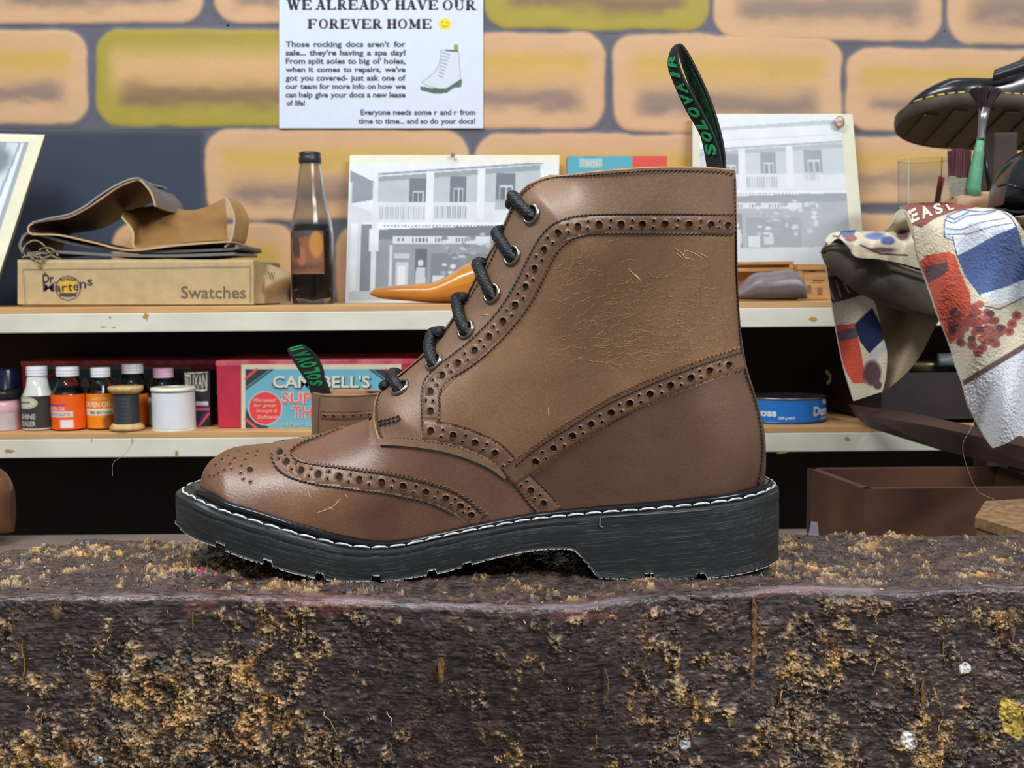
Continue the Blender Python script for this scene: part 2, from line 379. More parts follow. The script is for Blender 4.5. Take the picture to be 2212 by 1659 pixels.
# arc coordinate t: top (back -> front), round nose, front face down
nt_, nr_, nf_ = 170, 12, 250; HB = .1195
rows = []; TT = []
R0 = .003
for i in range(nt_):
    u = i/(nt_-1); rows.append(('t', u))
for i in range(1, nr_): rows.append(('r', i/nr_))
for i in range(nf_): rows.append(('f', i/(nf_-1)))
V = np.zeros((len(rows), nx, 3)); NN = np.zeros_like(V); ARC = np.zeros((len(rows), nx))
for j, (k, u) in enumerate(rows):
    V[j, :, 0] = xs
    if k == 't':
        y0 = by+.004; V[j, :, 1] = y0+(fy+R0-y0)*u; V[j, :, 2] = 0; NN[j, :, 2] = 1; ARC[j] = -(fy+R0-V[j, :, 1])*-1*-1
        ARC[j] = (fy+R0)-V[j, :, 1]; ARC[j] *= -1
    elif k == 'r':
        a = u*math.pi/2; V[j, :, 1] = fy+R0-R0*math.sin(a); V[j, :, 2] = -R0+R0*math.cos(a); NN[j, :, 1] = -math.sin(a); NN[j, :, 2] = math.cos(a); ARC[j] = R0*a
    else:
        V[j, :, 1] = fy*(1-sstep(0, .9, u))+(fy.mean()-.001)*sstep(0, .9, u); V[j, :, 2] = -R0-(HB-R0)*u; NN[j, :, 1] = -1; ARC[j] = R0*1.57+(HB-R0)*u
Xm = V[..., 0]*1000; Am = ARC*1000      # mm
top = sstep(2, -4, Am)
# plain wood relief: horizontal grain
grain = .62*fbm(Xm/4.2, Am/.75, 5, 31, .6)+.5*fbm(Xm/11, Am/.5, 4, 37)+.34*fbm(Xm/2.2, Am/1.4, 3, 39)
dents = fbm(Xm/9, Am/6, 4, 41)
H = (grain-.7)*.5+(dents-.5)*1.6
# crust of glue and leather dust on the face
big = fbm(Xm/34+3.1, Am/46, 4, 51)
PX, PY = proj(V)
dens = .30*sstep(520, 0, abs(PX-420))*sstep(1330, 1480, PY)+.22*sstep(1500, 1640, PY)*sstep(1100, 400, PX)+.16*sstep(300, 0, abs(PX-1630))*sstep(1300, 1420, PY)+.17*sstep(330, 0, abs(PX-2080))*sstep(1440, 1580, PY)-.14*sstep(360, 100, abs(PX-1130))+.10*sstep(260, 0, abs(PX-640))
pat = fbm(Xm/7, Am/8, 5, 61, .62)
m_cr = sstep(.535, .66, pat*.60+big*.37+dens*.42+.05)*sstep(4, 9, Am+5*(dents-.5))
rg = fbm(Xm/3.4, Am/3.6, 5, 71, .62, True)
rg2 = fbm(Xm/1.5+rg*1.2, Am/1.7-rg, 4, 77, .6, True)
wp = fbm(Xm/2.2+rg2*2, Am/2.6, 4, 78, .6)
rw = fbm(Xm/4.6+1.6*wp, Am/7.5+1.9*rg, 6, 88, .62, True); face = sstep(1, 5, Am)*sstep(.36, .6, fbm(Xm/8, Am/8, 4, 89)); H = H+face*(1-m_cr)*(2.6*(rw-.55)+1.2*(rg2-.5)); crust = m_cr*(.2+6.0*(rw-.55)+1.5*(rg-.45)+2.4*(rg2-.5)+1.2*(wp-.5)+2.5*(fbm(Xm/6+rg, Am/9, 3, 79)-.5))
H = H*(1-.6*m_cr)+crust
# scabs on the top surface
m_tp = top*sstep(.50, .58, fbm(Xm/9, Am/3.2, 5, 81, .6)+.10*sstep(30, 8, -Am)+.06*sstep(600, 200, PX)-.055)
tr = fbm(Xm/4.5, Am/1.6, 5, 91, .62, True)
tr2 = fbm(Xm/2.4, Am/1.1, 4, 93, .6); H = H*(1-.55*top)+m_tp*(.25+.6*(tr-.4)+.55*(tr2-.5))
H += top*(1.1*(fbm(Xm/26, Am/14, 3, 95)-.5))
# keep clear under the boot sole
sh = top*sstep(395, 470, PX)*sstep(1690, 1640, PX)
H = np.where(sh > 0, H*(1-sh)+np.minimum(H, .25)*sh, H)
V = V+NN*(H/1000)[..., None]
# colour
wood = lin((78, 66, 66))*(.12+1.15*sstep(.35, .68, grain*.685)[..., None])
red = .75*sstep(.56, .70, fbm(Xm/30, Am/7, 4, 101))[..., None]*np.exp(-((Am-4)/5)**2)[..., None]
wood = wood*(1-.7*red)+lin((120, 66, 58))*.8*red
wood = wood*(1-top[..., None])+lin((140, 122, 114))*(.45+.9*sstep(.38, .66, grain*.685)[..., None])*top[..., None]
cz = fbm(Xm/11, Am/12, 4, 111); cz2 = fbm(Xm/3, Am/3, 3, 113)
cr = lin((96, 77, 62))*(1-sstep(.5, .66, cz)[..., None])+lin((146, 108, 62))*sstep(.54, .68, cz)[..., None]
hi = sstep(.66, .84, rw+.25*(cz2-.5))[..., None]; cr = cr*(.55+.8*sstep(.3, .7, fbm(Xm/2.4, Am/2.4, 4, 117)))[..., None]; cr = cr*(1-.6*hi)+lin((192, 160, 112))*.6*hi; cr = cr*(.30+1.25*sstep(.35, .85, rw))[..., None]  # crevice shade painted into the crust colour: darker in hollows, paler on crests
blk = sstep(.6, .68, fbm(Xm/12+40, Am/20, 4, 121))[..., None]; cr = cr*(1-.8*blk)+lin((44, 44, 46))*.8*blk
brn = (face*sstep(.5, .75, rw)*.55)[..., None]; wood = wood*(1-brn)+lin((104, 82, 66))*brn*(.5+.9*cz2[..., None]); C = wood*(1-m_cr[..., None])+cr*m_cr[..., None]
tz = fbm(Xm/14, Am/5, 4, 131)[..., None]; tc_ = lin((118, 96, 80))*(1-sstep(.62, .72, tz))+lin((176, 140, 92))*sstep(.62, .72, tz); tc_ = tc_*(.5+.75*tr2[..., None])
ns_ = (np.exp(-((Am+.5)/3.2)**2)*sstep(.42, .6, fbm(Xm/22, Am/3, 3, 141)))[..., None]; C = C*(1-.45*ns_)+lin((160, 150, 158))*.45*ns_  # pale gloss highlight along the nose, painted into the colour
dirt = sstep(700, 350, PX)[..., None]*.45
C = C*(1-.8*m_tp[..., None])+tc_*.8*m_tp[..., None]
C = C*(1-dirt*top[..., None])+lin((104, 80, 62))*dirt*top[..., None]
for (sx, sy, sr, cc) in [(435, 1236, 10, (170, 66, 96)), (462, 1240, 7, (150, 70, 94)), (1480, 1608, 13, (205, 205, 205)), (1960, 1590, 15, (225, 222, 215)), (2085, 1442, 12, (220, 220, 212)), (1965, 1605, 10, (230, 228, 220)), (215, 1640, 10, (210, 210, 210))]:
    mk = (np.hypot(PX-sx, (PY-sy)*1.2) < sr*(.6+.8*pat))[..., None]; C = np.where(mk, lin(cc), C)
gp = (inpoly(PX, PY, [(2165, 1500), (2212, 1530), (2240, 1560), (2200, 1600), (2170, 1580), (2155, 1540)]) & (pat > .42))[..., None]; C = np.where(gp, lin((196, 168, 78)), C)
# glue-crusted timber with patchy gloss
m_, nt2, b_ = newmat('glue_crusted_timber'); L = nt2.links
at = N(nt2, 'ShaderNodeAttribute', attribute_name='Col'); L.new(at.outputs['Color'], b_.inputs['Base Color'])
tcn = N(nt2, 'ShaderNodeTexCoord'); n1 = N(nt2, 'ShaderNodeTexNoise'); n1.inputs['Scale'].default_value = 900; n1.inputs['Detail'].default_value = 4
L.new(tcn.outputs['Object'], n1.inputs['Vector']); bp = N(nt2, 'ShaderNodeBump'); bp.inputs['Strength'].default_value = .5; bp.inputs['Distance'].default_value = .0008
L.new(n1.outputs[0], bp.inputs['Height']); L.new(bp.outputs[0], b_.inputs['Normal'])
n3 = N(nt2, 'ShaderNodeTexNoise'); n3.inputs['Scale'].default_value = 160; L.new(tcn.outputs['Object'], n3.inputs['Vector'])
mr = N(nt2, 'ShaderNodeMapRange'); mr.inputs[1].default_value = .35; mr.inputs[2].default_value = .65; mr.inputs[3].default_value = .14; mr.inputs[4].default_value = .5; L.new(n3.outputs[0], mr.inputs[0]); L.new(mr.outputs[0], b_.inputs['Roughness'])
block = thing('timber_block', 'rough dark timber block crusted with dried glue and leather scraps, carrying the brown boot', 'wooden block', (0, .54, -HB))
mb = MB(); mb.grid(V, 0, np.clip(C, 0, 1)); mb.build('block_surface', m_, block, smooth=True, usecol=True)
# body behind the surface
mb = MB(); yb = float(by.mean())
mb.add([(x, y+.004, -.002) for x, y in zip(xs[::10], by[::10])]+[(x, y+.004, -HB) for x, y in zip(xs[::10], by[::10])]+[(x, y+.002, -HB) for x, y in zip(xs[::10], fy[::10])],
       [(i, i+1, len(xs[::10])+i+1, len(xs[::10])+i) for i in range(len(xs[::10])-1)]+[(len(xs[::10])+i, len(xs[::10])+i+1, 2*len(xs[::10])+i+1, 2*len(xs[::10])+i) for i in range(len(xs[::10])-1)])
for e in (0, -1): mb.add([(xs[e], fy[e]+.002, -.003), (xs[e], by[e]+.004, -.002), (xs[e], by[e]+.004, -HB), (xs[e], float(fy.mean())+.001, -HB)], [(0, 1, 2, 3)])
mb.build('block_back', mat('block_end_grain', (70, 56, 50), .8, var=.3), block)
# loose curled flakes, shreds and threads stuck on it
M_fl = colmat('dried_glue_flake', rough=.32, bump=.4, bscale=900, var=.25, vscale=500, spec=.6)
mb = MB(); cols = [(176, 134, 70), (142, 106, 62), (190, 156, 98), (104, 82, 66), (88, 70, 60), (136, 92, 60), (186, 168, 122), (60, 56, 56), (96, 84, 76)]
cnt = 0; tries = 0
while cnt < 2500 and tries < 40000:
    tries += 1
    j = random.randrange(5, len(rows)-2); i = random.randrange(4, nx-4)
    istop = rows[j][0] == 't'
    pr = (.26 if istop else .08+.6*float(m_cr[j, i]))
    if istop and (Am[j, i] < -44): pr = .12
    if random.random() > pr: continue
    if istop and 385 < PX[j, i] < 1685 and Am[j, i] < -14: continue
    c0 = V[j, i]; n = NN[j, i]+RNG.normal(0, .45, 3); n /= np.linalg.norm(n)
    t = np.cross(n, RNG.normal(0, 1, 3)+np.array([1.2 if istop else 0, 0, 0 if istop else 1.2])); t /= np.linalg.norm(t); b = np.cross(n, t)
    L0 = random.uniform(.0006, .0024)*(1.2 if random.random() < .2 else 1); W0 = L0*random.uniform(.25, .7); cu = random.uniform(-.5, .9)
    g = np.zeros((3, 4, 3))
    for a in range(3):
        for q in range(4):
            s_ = (q/3-.5)*2; w_ = (a-1)*(1-.5*abs(s_))*random.uniform(.6, 1.1)
            g[a, q] = c0+t*s_*L0*.5+b*w_*W0*.5+n*(.0003+L0*.35*cu*s_*s_+random.uniform(0, .0003))
    mb.grid(g, 0, lin(random.choice(cols)) if not (istop and random.random() < .4) else lin((150, 128, 104))); cnt += 1
mb.build('glue_flakes', M_fl, block, smooth=True, usecol=True, kind='stuff')
mb = MB()
for k in range(520):   # strings and drips of glue
    j = random.randrange(nt_+nr_+6, len(rows)-30); i = random.randrange(4, nx-4)
    if random.random() > .25+.75*m_cr[j, i]: continue
    p = V[j, i]-np.array([0, .0007, 0]); pts = [p.copy()]; dx = random.uniform(-.3, .3)
    L0 = random.uniform(.002, .014)
    for q in range(6): p = p+np.array([dx*L0/6+random.gauss(0, .00055), random.gauss(0, .0004), -L0/6*random.uniform(.3, 1.3)]); pts.append(p.copy())
    r = random.uniform(.00008, .00026); mb.tube(pts, [r*(1.6-q*.15) for q in range(7)], 5, 0, lin(random.choice(cols[:5])))
# broad vertical runs of glue down the face
for (gx, gy0, gy1, gw, gc) in [(1626, 1290, 1555, 9, (140, 104, 68)), (120, 1300, 1345, 10, (130, 100, 68)), (415, 1320, 1365, 3, (160, 130, 60)), (50, 1380, 1530, 3, (180, 140, 70)), (2190, 1310, 1390, 11, (140, 108, 78)), (1995, 1470, 1580, 7, (160, 112, 60)), (1808, 1370, 1480, 2.4, (170, 130, 80)), (2170, 1500, 1640, 10, (170, 130, 66)), (955, 1420, 1476, 10, (140, 106, 66)), (1310, 1440, 1525, 2, (190, 150, 80)), (2040, 1380, 1450, 2, (170, 140, 80))]:
    yy = np.arange(gy0, gy1, 5); g = []
    for r_, y_ in enumerate(yy):
        wv = gw*(.75+.4*vnoise(np.array(y_/26.), np.array(gx*1.), 5))*math.sin(math.pi*(r_+.6)/(len(yy)+.2))**.35; ce = gx+8*(vnoise(np.array(y_/40.), np.array(gx*1.), 8)-.5); row = []; wv *= random.uniform(.72, 1.12); ce += random.uniform(-1.5, 1.5)
        for a in np.linspace(-1, 1, 7):
            p = P(ce+a*wv, y_, float(np.interp(P(ce, y_, .487)[0], xs, fy))-.0002-.0016*math.sqrt(max(0, 1-a*a))*(.6+.8*vnoise(np.array(y_/9.), np.array(a*3), 4))); row.append(p)
        g.append(row)
    g = np.array(g); nz_ = vnoise(np.arange(g.shape[0])[:, None]*.9+gx, np.arange(g.shape[1])[None]*1.1, 3)[..., None]; mb.grid(g, 0, lin(gc)*.75*(.5+.9*nz_))
mb.build('glue_strings', M_fl, block, smooth=True, usecol=True, kind='stuff')
# ================= THE BROWN BROGUE BOOT =================
def Yc(x): return .563-.011*sstep(-.07, .07, np.asarray(x, float))
def U(px, py):
    Y = .56
    for _ in range(4): p = P(px, py, Y); Y = float(Yc(p[0]))
    return p
def UU(pts, step=3): return np.array([U(a, b) for a, b in interp_path(pts, step)])
front = UU([(441, 1058), (439, 1040), (441, 1022), (447, 1007), (460, 991), (480, 977), (505, 967), (550, 961), (600, 957), (650, 950), (700, 939), (735, 927), (770, 915), (800, 902), (806, 885), (812, 862), (830, 835), (878, 796), (920, 758), (965, 702), (1000, 648), (1035, 580), (1062, 530), (1088, 478), (1103, 445), (1122, 412), (1145, 392), (1182, 381)], 2)
back = UU([(1644, 1062), (1649, 1030), (1651, 985), (1648, 930), (1638, 885), (1625, 838), (1612, 795), (1603, 750), (1597, 700), (1592, 620), (1590, 540), (1588, 460), (1587, 400), (1585, 373)], 2)
topl = np.array([P(a, b, .552-.043*math.sqrt(max(0, 1-(abs(a-1385)/204)**2.4))) for a, b in interp_path([(1182, 381), (1230, 376), (1280, 371), (1340, 368), (1400, 366), (1500, 367), (1585, 373)], 3)]); topl[:, 0] = UU([(1182, 381), (1585, 373)], 400)[0, 0]+(topl[:, 0]-topl[0, 0])*(UU([(1182, 381), (1585, 373)], 400)[-1, 0]-UU([(1182, 381), (1585, 373)], 400)[0, 0])/(topl[-1, 0]-topl[0, 0])
SILF = np.vstack([front[:, [0, 2]]]); SILB = np.vstack([back[:, [0, 2]]])
SILFe = SILF; SILBe = SILB
def ext(s, up):  # continue the silhouettes a little past the ends
    d0 = s[0]-s[3]; d1 = s[-1]-s[-4]
    return np.vstack([s[0]+d0*k for k in range(12, 0, -1)]+[s]+[s[-1]+d1*k for k in range(1, 12)]) if up else s
SILFe = np.vstack([[SILF[0]+np.array([0, -.001*k]) for k in range(25, 0, -1)], SILF, [SILF[-1]+(SILF[-1]-SILF[-5])*k for k in range(1, 4)]])
SILBe = np.vstack([[SILB[0]+np.array([0, -.001*k]) for k in range(25, 0, -1)], SILB, [SILB[-1]+np.array([0, .001*k]) for k in range(1, 12)]])
def sdist(x, z, s):
    x = np.asarray(x, float).ravel(); z = np.asarray(z, float).ravel(); out = np.empty(len(x)); A = s[:-1]; B = s[1:]; D = B-A; L2 = (D**2).sum(1)+1e-15
    for c in range(0, len(x), 4000):
        px_ = x[c:c+4000, None]-A[None, :, 0]; pz_ = z[c:c+4000, None]-A[None, :, 1]
        t = np.clip((px_*D[:, 0]+pz_*D[:, 1])/L2, 0, 1)
        out[c:c+4000] = np.sqrt(((px_-t*D[:, 0])**2+(pz_-t*D[:, 1])**2).min(1))
    return out
def pxx(px): return U(px, 900)[0]
WX = np.array([pxx(a) for a in (430, 520, 620, 740, 850, 1000, 1150, 1300, 1450, 1560, 1660)])
WL = np.array([.041, .044, .046, .0475, .046, .041, .0365, .035, .0355, .036, .0355])
def Wlow(x): return np.interp(x, WX, WL)
def wup(x, z):
    """half thickness of the upper at side-view position (x,z)"""
    sh = np.shape(x); x = np.ravel(x).astype(float); z = np.ravel(z).astype(float)
    hgt = sstep(.05, .19, z)
    W = Wlow(x)*(1-hgt)+(.0355+.008*sstep(.12, .21, z))*hgt
    W = W*(1-.06*np.exp(-((z-.105)/.03)**2)*sstep(pxx(1000), pxx(1150), x))
    df = sdist(x, z, SILFe); db = sdist(x, z, SILBe)
    rf = .047+.006*hgt-.009*sstep(pxx(560), pxx(700), x)*(1-sstep(.06, .12, z)); rb = .036+.008*hgt
    g = lambda t: np.sqrt(np.clip(1-(1-np.clip(t, 0, 1))**2, 0, 1))
    # ball of the foot bulges, waist tucks in low down
    return (W*g(df/rf)*g(db/rb)).reshape(sh)
# ---- sole outline ----
XT = U(389, 1138)[0]; XH = U(1676, 1200)[0]
def hs(x):
    x = np.asarray(x, float); W = Wlow(x)+.0068
    g = lambda t: np.sqrt(np.clip(1-(1-np.clip(t, 0, 1))**2, 0, 1))
    return W*g((x-XT)/.060)*g((XH-x)/.043)
def curtain(pts, hf, step=4):
    out = []
    for a, b in interp_path(pts, step):
        Y = .52
        for _ in range(12):
            p = P(a, b, Y); Y = .5*Y+.5*float(Yc(p[0])-hf(p[0]))
        out.append(P(a, b, Y))
    return np.array(out)
top_tr = [(398, 1078), (408, 1084), (430, 1095), (470, 1112), (560, 1141), (660, 1169), (760, 1189), (850, 1188), (950, 1167), (1050, 1147), (1150, 1130), (1280, 1117), (1400, 1108), (1520, 1097), (1600, 1086), (1650, 1073), (1670, 1064)]
bot_tr = [(389, 1138), (400, 1151), (430, 1168), (470, 1182), (520, 1203), (580, 1222), (640, 1240), (700, 1252), (760, 1258), (810, 1259), (880, 1250), (960, 1236), (1050, 1211), (1120, 1195), (1180, 1187), (1232, 1187)]
bot_tr2 = [(1234, 1188), (1246, 1194), (1270, 1222), (1296, 1252)]
bot_tr3 = [(1297, 1252), (1360, 1254), (1450, 1253), (1530, 1249), (1600, 1240), (1650, 1226), (1677, 1213)]
Tt = curtain(top_tr, hs); Tb = np.vstack([curtain(bot_tr, hs), curtain(bot_tr2, hs, 3), curtain(bot_tr3, hs)])
def zt(x): return np.interp(x, Tt[:, 0], Tt[:, 2])
def zb(x): return np.maximum(np.interp(x, Tb[:, 0], Tb[:, 2]), .0004)
XUT = front[0][0]; XUH = back[0][0]
def zfe(x): return zt(x)+.0015       # feather line where the upper meets the welt
# ---- upper surface (rings from toe/front to heel/back) ----
KEY = [(0, .0), (.10, .09), (.2, .2), (.3, .33), (.4, .42), (.5, .52), (.6, .62), (.8, .82), (1, 1)]
nk, nsd = 230, 170
fa = np.r_[0, np.cumsum(np.linalg.norm(np.diff(front, axis=0), axis=1))]; fa /= fa[-1]
ba = np.r_[0, np.cumsum(np.linalg.norm(np.diff(back, axis=0), axis=1))]; ba /= ba[-1]
ks = np.linspace(0, 1, nk)
sp = (1-np.cos(np.linspace(0, math.pi, nsd)))/2
sp = .55*sp+.45*np.where(sp < .5, 2*sp**2, 1-2*(1-sp)**2)
R = np.zeros((nk, nsd, 2))
for i, k in enumerate(ks):
    fk = np.interp(k, [0, .18, .40, .52, 1], [0, .12, .36, .47, 1]); bk = k
    f0 = np.array([np.interp(fk, fa, front[:, 0]), np.interp(fk, fa, front[:, 2])]); b0 = np.array([np.interp(bk, ba, back[:, 0]), np.interp(bk, ba, back[:, 2])])
    x = f0[0]+(b0[0]-f0[0])*sp; z = f0[1]+(b0[1]-f0[1])*sp
    xb = XUT+(XUH-XUT)*sp; base = zfe(xb)-.004; ch = base[0]+(base[-1]-base[0])*sp
    fade = max(0, 1-k/.45)**1.3
    z0 = (1-k)**0*0
    if i == 0: z = base.copy(); x = xb
    else: z = z+(base-ch)*fade
    z = np.maximum(z, np.interp(x, xb, base)+.0000)
    tz = np.interp(x, topl[:, 0], topl[:, 2]); chT = topl[0][2]+(topl[-1][2]-topl[0][2])*(x-topl[0][0])/(topl[-1][0]-topl[0][0])
    z = z+(tz-chT)*sstep(.75, 1, k)
    R[i, :, 0] = x; R[i, :, 1] = z
Wd = wup(R[..., 0], R[..., 1]); Wd[:, 0] = 0; Wd[:, -1] = 0
yc = Yc(R[..., 0])
near = np.stack([R[..., 0], yc-Wd, R[..., 1]], -1); far = np.stack([R[..., 0], yc+Wd, R[..., 1]], -1)[:, 1:-1][:, ::-1]
ring = np.concatenate([near, far], 1); nr = ring.shape[1]
UV_ = ring.reshape(-1, 3)
UFc = [(i*nr+j, i*nr+(j+1) % nr, (i+1)*nr+(j+1) % nr, (i+1)*nr+j) for i in range(nk-1) for j in range(nr)]
BV = BVHTree.FromPolygons([Vector(v) for v in UV_], UFc)
camv = Vector(CAM)
def cast(px, py, off=0.0):
    d = Vector(ray(px, py)).normalized(); h = BV.ray_cast(camv, d)
    if h[0] is None or h[0].y > .62:
        q = U(px, py); h = BV.find_nearest(Vector(q))
    n = h[1]
    if n.dot(d) > 0: n = -n
    # smooth-ish normal from the analytic field is not needed at this scale
    return np.array(h[0])+np.array(n)*off, np.array(n)
def mirror(v):
    v = np.array(v, float).copy(); v[..., 1] = 2*Yc(v[..., 0])-v[..., 1]; return v

boot = thing('brogue_boot', 'large brown leather brogue ankle boot with black rubber sole standing on the rough timber block', 'boot', (U(1040, 1000)[0], .56, .002))
def leather(name, c, c2, crease=0.0, rough=.42):
    m, nt, b = newmat(name); L = nt.links; tc = N(nt, 'ShaderNodeTexCoord')
    n1 = N(nt, 'ShaderNodeTexNoise'); n1.inputs['Scale'].default_value = 15; n1.inputs['Detail'].default_value = 5; L.new(tc.outputs['Object'], n1.inputs[0])
    mr = N(nt, 'ShaderNodeMapRange'); mr.inputs[1].default_value = .36; mr.inputs[2].default_value = .66; L.new(n1.outputs[0], mr.inputs[0])
    mx = N(nt, 'ShaderNodeMix', data_type='RGBA'); mx.inputs[6].default_value = rgba(c); mx.inputs[7].default_value = rgba(c2); L.new(mr.outputs[0], mx.inputs[0])
    n2 = N(nt, 'ShaderNodeTexNoise'); n2.inputs['Scale'].default_value = 900; n2.inputs['Detail'].default_value = 4; L.new(tc.outputs['Object'], n2.inputs[0])
    m2 = N(nt, 'ShaderNodeMapRange'); m2.inputs[1].default_value = .3; m2.inputs[2].default_value = .7; m2.inputs[3].default_value = .86; m2.inputs[4].default_value = 1.12; L.new(n2.outputs[0], m2.inputs[0])
    sc = N(nt, 'ShaderNodeVectorMath', operation='SCALE'); L.new(mx.outputs[2], sc.inputs[0]); L.new(m2.outputs[0], sc.inputs['Scale'])
    outc = sc.outputs[0]; hgt = n2.outputs[0]
    if crease:
        nd = N(nt, 'ShaderNodeTexNoise'); nd.inputs['Scale'].default_value = 190; nd.inputs['Detail'].default_value = 4; L.new(tc.outputs['Object'], nd.inputs[0])
        ad = N(nt, 'ShaderNodeVectorMath', operation='MULTIPLY_ADD'); L.new(nd.outputs['Color'], ad.inputs[0]); ad.inputs[1].default_value = (.010, .010, .010); L.new(tc.outputs['Object'], ad.inputs[2])
        mp = N(nt, 'ShaderNodeMapping'); mp.inputs['Rotation'].default_value = (0, .22, 0); mp.inputs['Scale'].default_value = (.30, .5, 1); L.new(ad.outputs[0], mp.inputs[0])
        vo = N(nt, 'ShaderNodeTexVoronoi', feature='DISTANCE_TO_EDGE'); vo.inputs['Scale'].default_value = 420; L.new(mp.outputs[0], vo.inputs['Vector'])
        ln = N(nt, 'ShaderNodeMapRange'); ln.inputs[1].default_value = .0; ln.inputs[2].default_value = .045; ln.inputs[3].default_value = 1; ln.inputs[4].default_value = 0; L.new(vo.outputs[0], ln.inputs[0])
        nm = N(nt, 'ShaderNodeTexNoise'); nm.inputs['Scale'].default_value = 45; nm.inputs['Detail'].default_value = 3; L.new(tc.outputs['Object'], nm.inputs[0])
        mm = N(nt, 'ShaderNodeMapRange'); mm.inputs[1].default_value = .46; mm.inputs[2].default_value = .60; L.new(nm.outputs[0], mm.inputs[0])
        mu = N(nt, 'ShaderNodeMath', operation='MULTIPLY'); L.new(ln.outputs[0], mu.inputs[0]); L.new(mm.outputs[0], mu.inputs[1])
        mu2 = N(nt, 'ShaderNodeMath', operation='MULTIPLY'); L.new(mu.outputs[0], mu2.inputs[0]); mu2.inputs[1].default_value = crease
        m3 = N(nt, 'ShaderNodeMix', data_type='RGBA'); L.new(mu2.outputs[0], m3.inputs[0]); L.new(outc, m3.inputs[6]); m3.inputs[7].default_value = rgba((176, 140, 98)); outc = m3.outputs[2]
    L.new(outc, b.inputs['Base Color'])
    n4 = N(nt, 'ShaderNodeTexNoise'); n4.inputs['Scale'].default_value = 60; L.new(tc.outputs['Object'], n4.inputs[0])
    m4 = N(nt, 'ShaderNodeMapRange'); m4.inputs[3].default_value = rough-.08; m4.inputs[4].default_value = rough+.12; L.new(n4.outputs[0], m4.inputs[0]); L.new(m4.outputs[0], b.inputs['Roughness'])
    b.inputs['Specular IOR Level'].default_value = .55
    bp = N(nt, 'ShaderNodeBump'); bp.inputs['Strength'].default_value = .22; bp.inputs['Distance'].default_value = .0005; L.new(hgt, bp.inputs['Height']); L.new(bp.outputs[0], b.inputs['Normal'])
    return m
M_q = leather('tan_quarter_leather', (110, 79, 53), (138, 104, 74), .16)
M_fc = leather('facing_leather', (114, 84, 63), (138, 108, 84), .12)
M_v = leather('vamp_leather', (98, 66, 51), (116, 82, 64), 0, .36)
M_t = leather('toe_cap_leather', (90, 58, 43), (122, 87, 58), 0, .34)
M_c = leather('counter_leather', (82, 53, 40), (104, 73, 55), 0, .36)
M_band = leather('brogue_band_leather', (98, 68, 50), (120, 88, 66), 0, .4)
M_edge = mat('cut_leather_edge', (160, 122, 88), .7, var=.2, scale=300)
M_hole = mat('perforation_painted_shade', (40, 24, 17), .9, var=.3)  # shade inside the punched holes, put into a dark colour
M_line = mat('tan_lining', (168, 128, 90), .7, var=.1)
# face -> panel by side-view position (same rule on both flanks)
cen = np.array([(UV_[a]+UV_[b]+UV_[c]+UV_[d])/4 for a, b, c, d in UFc])
nv = cen.copy(); fl = nv[:, 1] > Yc(nv[:, 0]); nv[fl] = mirror(nv[fl])
FX, FY = proj(nv)
toe_poly = [(380, 1300), (380, 900), (600, 900), (740, 918), (700, 940), (655, 955), (630, 972), (640, 990), (700, 1008), (770, 1014), (836, 1021), (901, 1031), (966, 1053), (998, 1071), (1030, 1095), (1056, 1122), (1056, 1300)]
facing_poly = [(798, 962), (796, 870), (822, 820), (1100, 300), (1700, 300), (1700, 486), (1480, 484), (1297, 486), (1249, 490), (1207, 503), (1178, 540), (1138, 620), (1088, 693), (1027, 760), (957, 813), (932, 847), (931, 889), (931, 933), (915, 960), (822, 962)]
counter_poly = [(1157, 995), (1277, 912), (1360, 868), (1448, 828), (1530, 798), (1605, 772), (1720, 760), (1720, 1300), (1190, 1300), (1180, 1095), (1116, 1028), (1125, 1010)]
quarter_poly = [(931, 933), (931, 889), (932, 847), (957, 813), (1027, 760), (1088, 693), (1138, 620), (1178, 540), (1207, 503), (1249, 490), (1480, 484), (1720, 486), (1720, 772), (1605, 772), (1448, 828), (1277, 912), (1157, 995), (1116, 1028), (1068, 977), (1026, 956), (979, 940)]
lab = np.zeros(len(UFc), int)
lab[inpoly(FX, FY, quarter_poly)] = 2; lab[inpoly(FX, FY, counter_poly)] = 3; lab[inpoly(FX, FY, facing_poly)] = 4; lab[inpoly(FX, FY, toe_poly)] = 1
tong = (lab == 4) & (abs(cen[:, 1]-Yc(cen[:, 0])) < .0105) & (FX < 1180) & (FY > 384); lab[tong] = 5; lab[(lab == 0) & (FX > 1150)] = 4; lab[(lab == 4) & (FX > 1150) & (FY > 780)] = 3; lab[(lab == 0) & (FY < 900) & (FX > 800)] = 4
for k, (nm, mt_, lb) in enumerate([('vamp', M_v, None), ('toe_cap', M_t, 'burnished wing-tip toe cap'), ('quarter', M_q, 'tan creased leather quarter'), ('heel_counter', M_c, 'dark brown heel counter'), ('eyelet_facing', M_fc, None), ('tongue', M_v, None)]):
    idx = np.where(lab == k)[0]
    used = np.unique(np.array([UFc[i] for i in idx])); rm = -np.ones(len(UV_), int); rm[used] = np.arange(len(used))
    VV = UV_[used]
    if k == 5:   # the tongue lies a little below the facings
        VV = VV.copy(); ctr = np.array([0.5*(XUT+XUH), 0, .07]); VV[:, 0] += .0022
    mesh_obj(nm, VV, [[rm[q] for q in UFc[i]] for i in idx], mt_, boot, True, label=lb)
